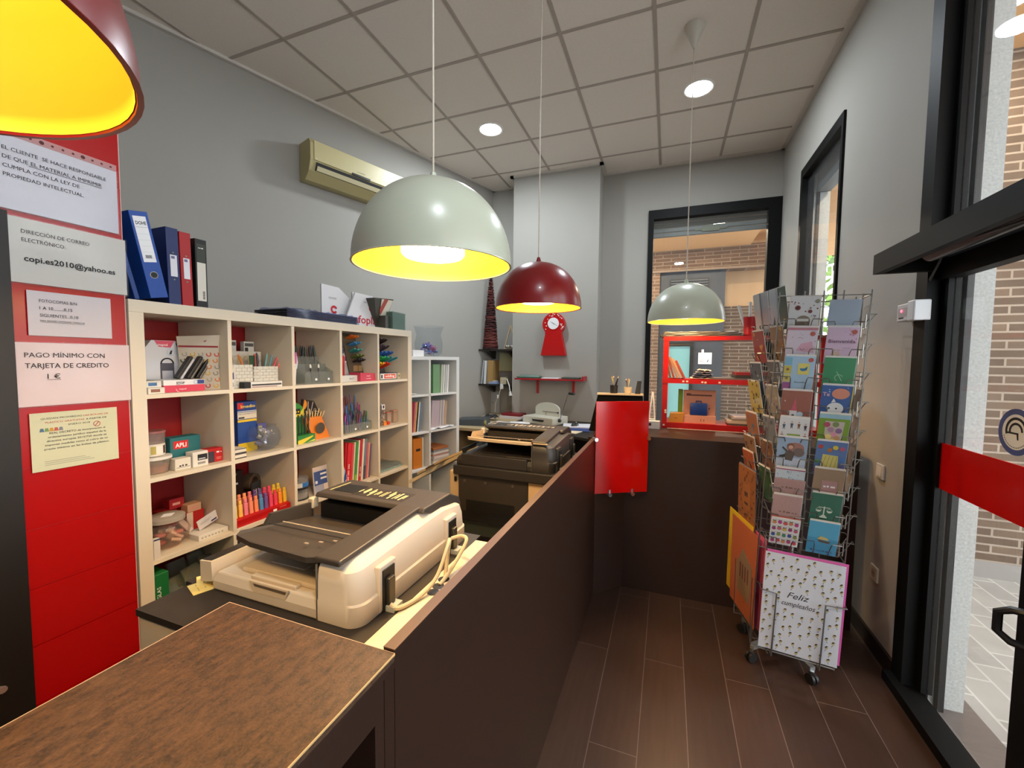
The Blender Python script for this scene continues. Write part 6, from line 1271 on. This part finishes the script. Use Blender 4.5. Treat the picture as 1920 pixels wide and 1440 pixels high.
def dA7(q, w, h): spots(q, w, h, 60, ['6a98b8', '4a7aa0', '8ab0c8', 'a8b8c4'], .0012, .0025, 7, z0=.3); q.rect(0, h*.97, w, h, Y2, m_('b04468'))
def dA8(q, w, h):
    for k in range(18): q.rect(w*(.03+.053*k), h*.02, w*(.045+.053*k), h*.98, Y_, m_('b98a88'))
    q.scrawl(w*.25, w*.86, h*.45, .013, Y2, m_('8a6a60'), 8)
def dA9(q, w, h):
    cols = ['c83a8a', 'c8b040', '3a5aa0', 'd8484a', 'a83a7a', '8a9a4a', 'd88a50', 'c8607a', '4a8a6a']
    for a in range(5):
        for b_ in range(4):
            x, z = w*(.12+.19*a), h*(.13+.235*b_+.02*(a % 2)); c = cols[(a*3+b_*2) % 9]; q.dot(x, z, .0085, Y2, m_(c), 12); q.flat([(x-.005, z+.007), (x+.005, z+.007), (x+.008, z+.014), (x, z+.010), (x-.008, z+.014)], -.0015, m_(['3a5a4a', '7a3a6a', '4a6a4a'][(a+b_) % 3]))
def dB2(q, w, h):
    T(q, 'Bienvenida', w*.5, h*.58, .022, '6a3a5a', w*.84, b=.01); q.dot(w*.86, h*.88, .010, Y2, m_('c0584a'), 14); q.dot(w*.36, h*.22, .018, Y2, m_('d8b49c'), 16); q.dot(w*.3, h*.38, .005, Y2, m_('d8b49c'), 8); q.dot(w*.44, h*.38, .005, Y2, m_('d8b49c'), 8); q.dot(w*.31, h*.23, .0022, -.0016, INK, 6); q.dot(w*.42, h*.23, .0022, -.0016, INK, 6); spots(q, w, h, 9, ['c8889a', 'd8a4b0'], .002, .005, 12, x0=.55, z0=.55); q.rect(w*.55, h*.44, w*.8, h*.45, Y2, m_('9a7a8a'))
def dB3(q, w, h):
    q.ring(w*.52, h*.45, .013, .0145, Y2, m_('b8dcc0'), 16, 20, 250); q.flat([(w*.42, h*.62), (w*.44, h*.62), (w*.64, h*.36), (w*.62, h*.36)], Y2, m_('b8dcc0')); q.scrawl(w*.36, w*.64, h*.16, .007, Y2, m_('9ccaa8'), 9)
def dB4(q, w, h):
    q.dot(w*.62, h*.78, .024, Y2, m_('d88a70'), 18, sx=1.3); q.flat([(w*.36, h*.76), (w*.42, h*.70), (w*.42, h*.84)], Y2, m_('d88a70')); T(q, 'Te', w*.16, h*.70, .024, 'd8a8b4', b=.02)
    q.dot(w*.5, h*.36, .027, -.0015, m_('e2e2e0'), 18, sx=1.1); q.flat([(w*.35, h*.52), (w*.42, h*.64), (w*.5, h*.55)], -.0015, m_('e2e2e0')); q.dot(w*.54, h*.36, .004, -.002, INK, 8); q.dot(w*.3, h*.36, .005, -.002, m_('3a4a5a'), 8); q.dot(w*.44, h*.22, .005, -.002, m_('c87a80'), 8); spots(q, w, h, 6, ['b8cfe8'], .0015, .003, 15); q.rect(w*.97, 0, w, h, -.002, m_('c8b83a'))
def dB5(q, w, h):
    q.rect(0, h*.88, w, h, Y2, m_('9ac0d0')); q.prism([(w*.24, h*.1), (w*.78, h*.06), (w*.84, h*.8), (w*.22, h*.8)], 'y', -.0013, -.001, m_('c8bcae'))
    for k, (x, z, c) in enumerate([(.28, .7, 'b04458'), (.42, .56, 'b88aa4'), (.56, .72, '7a8a5a'), (.68, .54, '7a6088'), (.54, .42, 'c88aa0'), (.36, .36, 'd8c87a'), (.64, .32, 'b8946a'), (.5, .24, 'd0b85a')]): q.dot(w*x, h*z, .012, -.0016-.0002*k, m_(c), 14)
    q.dot(w*.25, h*.06, .018, -.003, m_('8a2a38'), 14, a0=0, a1=180)
def dB6(q, w, h):
    q.prism([(w*.18, .002), (w*.78, .002), (w*.74, h*.6), (w*.24, h*.62)], 'y', -.0013, -.001, m_('d8cc70'))
    for k in range(4): q.flat([(w*(.2+.14*k), h*.05), (w*(.22+.14*k), h*.05), (w*(.36+.12*k), h*.58), (w*(.34+.12*k), h*.58)], -.0016, m_('a8984a'))
    for x, z, c in [(.14, .84, 'c04438'), (.3, .8, '4a8ab0'), (.62, .84, 'e0d040'), (.84, .82, 'c05a7a'), (.44, .76, 'c0702c'), (.08, .4, '4a9a50'), (.9, .3, '5a5aa0'), (.08, .12, '7a4a8a'), (.88, .5, '4a7ac0')]: q.dot(w*x, h*z, .010, -.0018, m_(c), 12)
def dB7(q, w, h): q.rect(w*.30, h*.30, w*.80, h*.66, Y2, m_('b98a88')); q.scrawl(w*.36, w*.75, h*.46, .012, -.0018, PAPER, 4); q.rect(0, h*.08, w*.2, h*.34, Y2, m_('8aa4c0'))
def dB8(q, w, h):
    c = m_('dfe6d4'); q.rect(w*.44, h*.34, w*.48, h*.62, Y2, c); q.rect(w*.26, h*.58, w*.66, h*.60, Y2, c); q.dot(w*.46, h*.31, .009, Y2, c, 10, a0=0, a1=180); q.rect(w*.34, h*.27, w*.58, h*.31, Y2, c)
    for x in (.28, .64): q.dot(w*x, h*.50, .010, Y2, c, 12, a0=180, a1=360); q.ring(w*x, h*.50, .009, .0102, Y2, c, 12, 0, 180)
    q.scrawl(w*.36, w*.62, h*.15, .005, Y2, m_('b8cdb8'), 2)
def dB9(q, w, h):
    q.rect(0, 0, w, h*.5, Y2, m_('3f9ac4')); q.flat([(w*.34, h*.46), (w*.78, h*.42), (w*.70, h*.36), (w*.40, h*.38)], -.0016, m_('5a4a3a')); q.dot(w*.52, h*.46, .014, -.0016, m_('d8c070'), 14, sx=1.5, a0=0, a1=180); q.rect(w*.4, h*.46, w*.5, h*.56, -.0014, m_('cdb564')); q.scrawl(w*.14, w*.86, h*.08, .009, -.0016, m_('2a4a80'), 7)
WA = .112; HA = .160
for k, (lb, base, fn) in enumerate([('cream card with a cake pot and red dots, topmost of the left front column', 'd8d5d2', dA1), ('pale pink card with a drawn pink whale in the left front column', 'd9c9d2', dA2), ('pale blue card with a little blue duck in a yellow square', 'a9c6dc', dA3), ('brown card with a red pointed hat and bottle in the left front column', '9a5a48', dA4), ('white card ringed by little dancers around a green label', 'dcdad8', dA5), ('sky blue card with a laughing man gliding and the word JUBILADO', '9ab2cc', dA6), ('white card with blue confetti under a dark pink edge', 'ccd6dc', dA7), ('pink ribbed card with brown script in the left front column', 'c9a49c', dA8), ('white card covered with small bright fruits, lowest of the left front column', 'e4e0de', dA9)]):
    card(lb, 0, -.072, TOPA[k], WA, HA if k != 8 else .138, base, fn, backs=(('d8d2cc', 'b04a3a') if k == 8 else ('d9d6d2', 'c4beb6')))
card('pink ribbed card standing before the confetti card', 0, -.070, 1.782-(900-560)*.002385, .118, .085, 'c39c95', dA8, dist=HY+.016, out=.02, n_back=0)
for k, (lb, base, fn) in enumerate([('clear sleeve with a bluish card, topmost of the right front column', 'a9b6c4', None), ('pink card reading Bienvenida in the right front column', 'd8b8cc', dB2), ('green card with a white umbrella line drawing', '2f8a58', dB3), ('blue card with a white cow and a pink pig', '2f5a9a', dB4), ('lime green card with a glass of round balloons', '7aa02a', dB5), ('bright blue party card with a yellow sack', '5a7ab0', dB6), ('kraft brown card with a rose label in the middle', 'a08468', dB7), ('dark green card with white scales of justice', '2c6e58', dB8), ('bright blue sea card with a small yellow boat, lowest of the right front column', '54aed2', dB9)]):
    card(lb, 0, .072, TOPB[k], .110, HA if k not in (0,) else .115, base, fn, n_back=2 if k else 0)
# left face of the rack, seen edge-on
def dL(cols, seed): 
    def f(q, w, h): spots(q, w, h, 12, cols, .004, .012, seed)
    return f
LC = [('tall red and gold card on the far left side of the rack', -.10, 1.655, '9c2a2c', ['d88a3a', 'e0a050']), ('golden brown card on the near left side of the rack', .09, 1.665, '8a6236', ['d0a040', '6a4a2a']),
      ('slate blue card with white collar on the far left side of the rack', -.10, 1.49, '4a5a6c', ['b8c4cc', '2c3a48']), ('dark silvery card on the near left side of the rack', .09, 1.50, '5a5a5c', ['a8a8a8']),
      ('yellow card with small brown figures on the left side of the rack', -.10, 1.395, 'c8b04a', ['8a5a2a', '5a4a2a']), ('beige and violet card on the near left side of the rack', .09, 1.385, 'a09078', ['5a5a90', 'c0b090']),
      ('orange and blue card on the far left side of the rack', -.10, 1.23, 'b06a3a', ['4a80a8', '8a8a9a']), ('grey card with stripes on the near left side of the rack', .09, 1.235, '8a9098', ['6a7078']),
      ('kraft card with brown loops on the far left side of the rack', -.10, 1.105, 'a87a54', ['6a4228']), ('brown patterned card on the near left side of the rack', .09, 1.115, '8a5c40', ['5a3624', 'b08a60']),
      ('orange framed card on the far left side of the rack', -.10, 1.025, 'c8602c', ['8a4a2a', 'd8a070']), ('deep green card on the near left side of the rack', .09, .99, '2f5c30', ['4a7a4a'])]
for k, (lb, x, zt, base, cols) in enumerate(LC):
    card(lb, 1, x, zt, .125 if x < 0 else .115, .165, base, dL(cols, 70+k), n_back=2)
card('big orange leopard patterned card on the left side of the rack', 1, -.06, .945, .20, .34, 'b0662a', lambda q, w, h: (spots(q, w, h, 70, ['6a3a1a', '7a4420', '8a5226'], .004, .009, 99), q.rect(w*.3, h*.35, w*.75, h*.75, Y2, m_('b87034')), q.rect(w*.4, h*.55, w*.6, h*.62, -.0016, m_('5a2e18')), q.rect(w*.4, h*.42, w*.62, h*.46, -.0016, m_('5a2e18'))), dist=HX+.03, out=.02, backs=('8a8078', '3a2a3a'), n_back=2)
for k, (x, h, c, lb) in enumerate([(-.12, .20, 'd6d2cc', 'clear bag with pale card at the top left of the rack'), (-.05, .20, 'b4b8bc', 'grey wrapped card at the top left of the rack'), (.05, .21, 'c6ced4', 'silvery wrapped card at the top of the rack'), (.12, .195, '4a5c4c', 'dark green wrapped card at the top of the rack near the front')]):
    card(lb, 1, x, 1.845, .085, h, c, None, dist=HX+.012, n_back=1)
# small tags hanging on the right side
for k in range(7):
    if k == 2: continue
    card(['topmost small grey gift card on the right side of the rack', 'second small gift card on the right side of the rack', '', 'third small gift card on the right side, dark print', 'fourth small gift card on the right side, level with the green balloon card', 'fifth small pale gift card on the right side of the rack', 'lowest small gift card on the right side of the rack'][k], 3, -.10, 1.765-.125*k, .09, .10, ['8f8b88', 'b9b7b4', '', '6a6462', '97908a', '8f8884', 'b4aca4'][k], lambda q, w, h: q.rect(w*.2, h*.3, w*.8, h*.6, Y2, m_('5a5654')), n_back=0, out=.018)
# giant cards
def dG(q, w, h):
    rr = random.Random(17); P = []
    for k in range(900):
        x, z = rr.uniform(.03, .97), rr.uniform(.03, .97)
        if .24 < x < .70 and .46 < z < .66: continue
        if any((x-a)**2+((z-b_)*1.4)**2 < .0072 for a, b_ in P): continue
        P.append((x, z))
    for x, z in P:
        X, Z = x*w, z*h; a = rr.uniform(-.6, .6)
        q.dot(X, Z, .0062, -.0010, m_('c8b47a', .6), 10); q.dot(X+.002, Z+.003, .0060, -.0013, m_('30241e', .6), 8, a0=20+40*a, a1=200+40*a)
        s = rr.choice((-1, 1)); q.flat([(X-.001, Z-.007), (X+.001, Z-.007), (X+s*.004+.0006, Z-.017), (X+s*.004-.0006, Z-.017)], -.0010, m_('6a7078', .6)); q.flat([(X+s*.002, Z-.012), (X+s*.007, Z-.011), (X+s*.003, Z-.015)], -.0010, m_('7a8088', .6))
    q.text('Feliz', w*.46, h*.575, .040, -.0016, INK, 'C', .0, .085, .35); q.text('cumpleaños', w*.47, h*.495, .032, -.0016, INK, 'C', .0, .128, .35)
card('giant white Feliz cumpleaños card with flowers at the front foot of the rack', 0, .012, .620, .302, .462, 'dedee4', dG, dist=HY+.040, tilt=R_(-.5), n_back=0, film=True)
card('giant bright pink card edge behind the white Feliz cumpleaños card', 0, .020, .630, .305, .462, 'cc5aa0', None, dist=HY+.034, tilt=R_(-.5), n_back=0, film=False)
card('giant orange card at the left foot of the rack', 1, -.015, .66, .30, .47, 'd06a3a', lambda q, w, h: (q.prism([(w*.3, h*.2), (w*.8, h*.18), (w*.86, h*.6), (w*.5, h*.72), (w*.25, h*.5)], 'y', -.0012, -.0008, m_('a08060')), [q.rect(w*(.4+.1*k), h*.38, w*(.44+.1*k), h*.55, -.0016, m_('7a2a24')) for k in range(4)]), dist=HX+.042, tilt=R_(2), n_back=0)
card('giant pink card behind the orange card at the foot of the rack', 1, .01, .655, .30, .47, 'c8607c', None, dist=HX+.018, tilt=R_(1.2), n_back=0, film=False)
card('giant yellow card at the back of the rack foot', 1, -.10, .67, .30, .46, 'cdb02c', None, dist=HX+.030, tilt=R_(1.5), n_back=0, film=False)

# ---------------------------------------------------------------- wall fittings
ca = math.atan(SL); AW = R_(90)-ca
r = thing('air_conditioner', 'cream wall air conditioner high on the left wall behind the grey pendant', 'air conditioner', (lwx(2.70)+.004, 2.70, 2.985), AW)
MC = mat('b5a878', .45); MC2 = mat('c4b888', .4)
prof = [(-.004, 0), (-.10, -.005), (-.165, .055), (-.195, .14), (-.195, .27), (-.17, .305), (-.004, .305)]
q = MB(); q.prism(prof, 'x', 0, .94, MC); q.build('body', r, bev=.003)
q = MB(); q.box(.03, -.2005, .135, .91, -.193, .290, MC2, .003); fc_ = q.build('front_cover', r)
q = MB(); q.hexa([(.05, -.178, .062), (.89, -.178, .062), (.89, -.16, .062), (.05, -.16, .062), (.05, -.198, .122), (.89, -.198, .122), (.89, -.18, .122), (.05, -.18, .122)], mat('0d0c0a', .6)); q.build('outlet', r)
q = MB(); q.hexa([(.055, -.185, .060), (.885, -.185, .060), (.885, -.178, .060), (.055, -.178, .060), (.055, -.206, .090), (.885, -.206, .090), (.885, -.199, .094), (.055, -.199, .094)], mat('d9cfa8', .4)); q.build('louvre', r)
q = MB(); q.box(.36, -.2035, .128, .54, -.199, .148, mat('17140f', .3), .004); q.build('display', fc_)
q = MB(); q.scrawl(.41, .49, .166, .010, -.2012, mat('6a6040', .6), 3); q.rect(.68, .175, .80, .181, -.2012, mat('d8d0ac', .5)); q.dot(.05, .15, .006, -.2012, mat('d9d0b0'), 12); q.build('badge', fc_)
r = thing('door_canopy', 'long black box canopy over the shop door on the right wall', 'canopy', (0, 0, 0))
q = MB(); q.box(.845, .2, 1.897, .875, 2.318, 1.982, mat('0a0a0a', .6, spec=.25)).box(.875, 2.295, 1.897, 1.049, 2.318, 1.982, mat('0a0a0a', .6, spec=.25)).box(.875, .2, 1.968, 1.049, 2.295, 1.982, mat('0a0a0a', .6, spec=.25)); q.build('casing', r)
q = MB(); q.cyl((.945, .3, 1.930), (.945, 2.1, 1.930), .03, mat('5a5552', .3, .5), n=18); q.build('tube', r)
q = MB(); q.tube([(1.03, 2.20, 1.965), (1.035, 2.24, 1.92), (1.044, 2.32, 1.86), (1.05, 2.36, 1.82)], .005, mat('4a4644', .5), 6); q.build('cable', r)
q = MB(); q.tube([(.93, .6, 1.945), (.92, 1.0, 1.90), (.91, 1.4, 1.89), (.90, 1.75, 1.905), (.92, 1.9, 1.94)], .004, mat('3a3634', .5), 6); q.build('cable', r)
r = thing('door_sensor', 'small white alarm box with red light beside the door frame', 'alarm', (1.049, 2.455, 1.695), R_(-90))
q = MB(); q.box(0, -.055, 0, .10, 0, .078, mat('d8d6d6', .4), .004); q.build('housing', r)
q = MB(); q.box(.10, -.06, -.004, .155, -.0, .085, mat('e4e6e8', .35), .005); q.build('cover', r)
q = MB(); q.box(.012, -.0555, .02, .09, -.0545, .060, mat('b9b4b4', .3)).box(.02, -.0558, .012, .06, -.0548, .018, INK).cyl((.045, -.058, .046), (.045, -.054, .046), .006, glow('ff2848', 6), n=12); q.build('red_light', r)
r = thing('light_switch', 'white light switch on the right wall beside the card rack', 'switch', (1.05, 2.685, .905), R_(-90))
q = MB(); q.box(0, -.010, 0, .078, 0, .078, mat('cfcbc4', .4), .004); pl_ = q.build('plate', r)
q = MB(); q.hexa([(.016, -.014, .016), (.062, -.014, .016), (.062, -.009, .016), (.016, -.009, .016), (.016, -.011, .062), (.062, -.011, .062), (.062, -.009, .062), (.016, -.009, .062)], mat('d9d5ce', .35)); q.build('rocker', pl_)
r = thing('wall_socket', 'cream wall socket low on the right wall', 'socket', (1.05, 2.685, .365), R_(-90))
q = MB(); q.box(0, -.010, 0, .08, 0, .078, mat('d2cab8', .4), .004); q.build('plate', r)
q = MB(); q.ring(.04, .039, .004, .021, -.0106, mat('a89e88', .5), 24); q.dot(.04, .039, .020, -.0102, mat('8d8470', .5), 24); q.dot(.031, .039, .003, -.0112, INK, 8); q.dot(.049, .039, .003, -.0112, INK, 8); q.build('outlet', r)
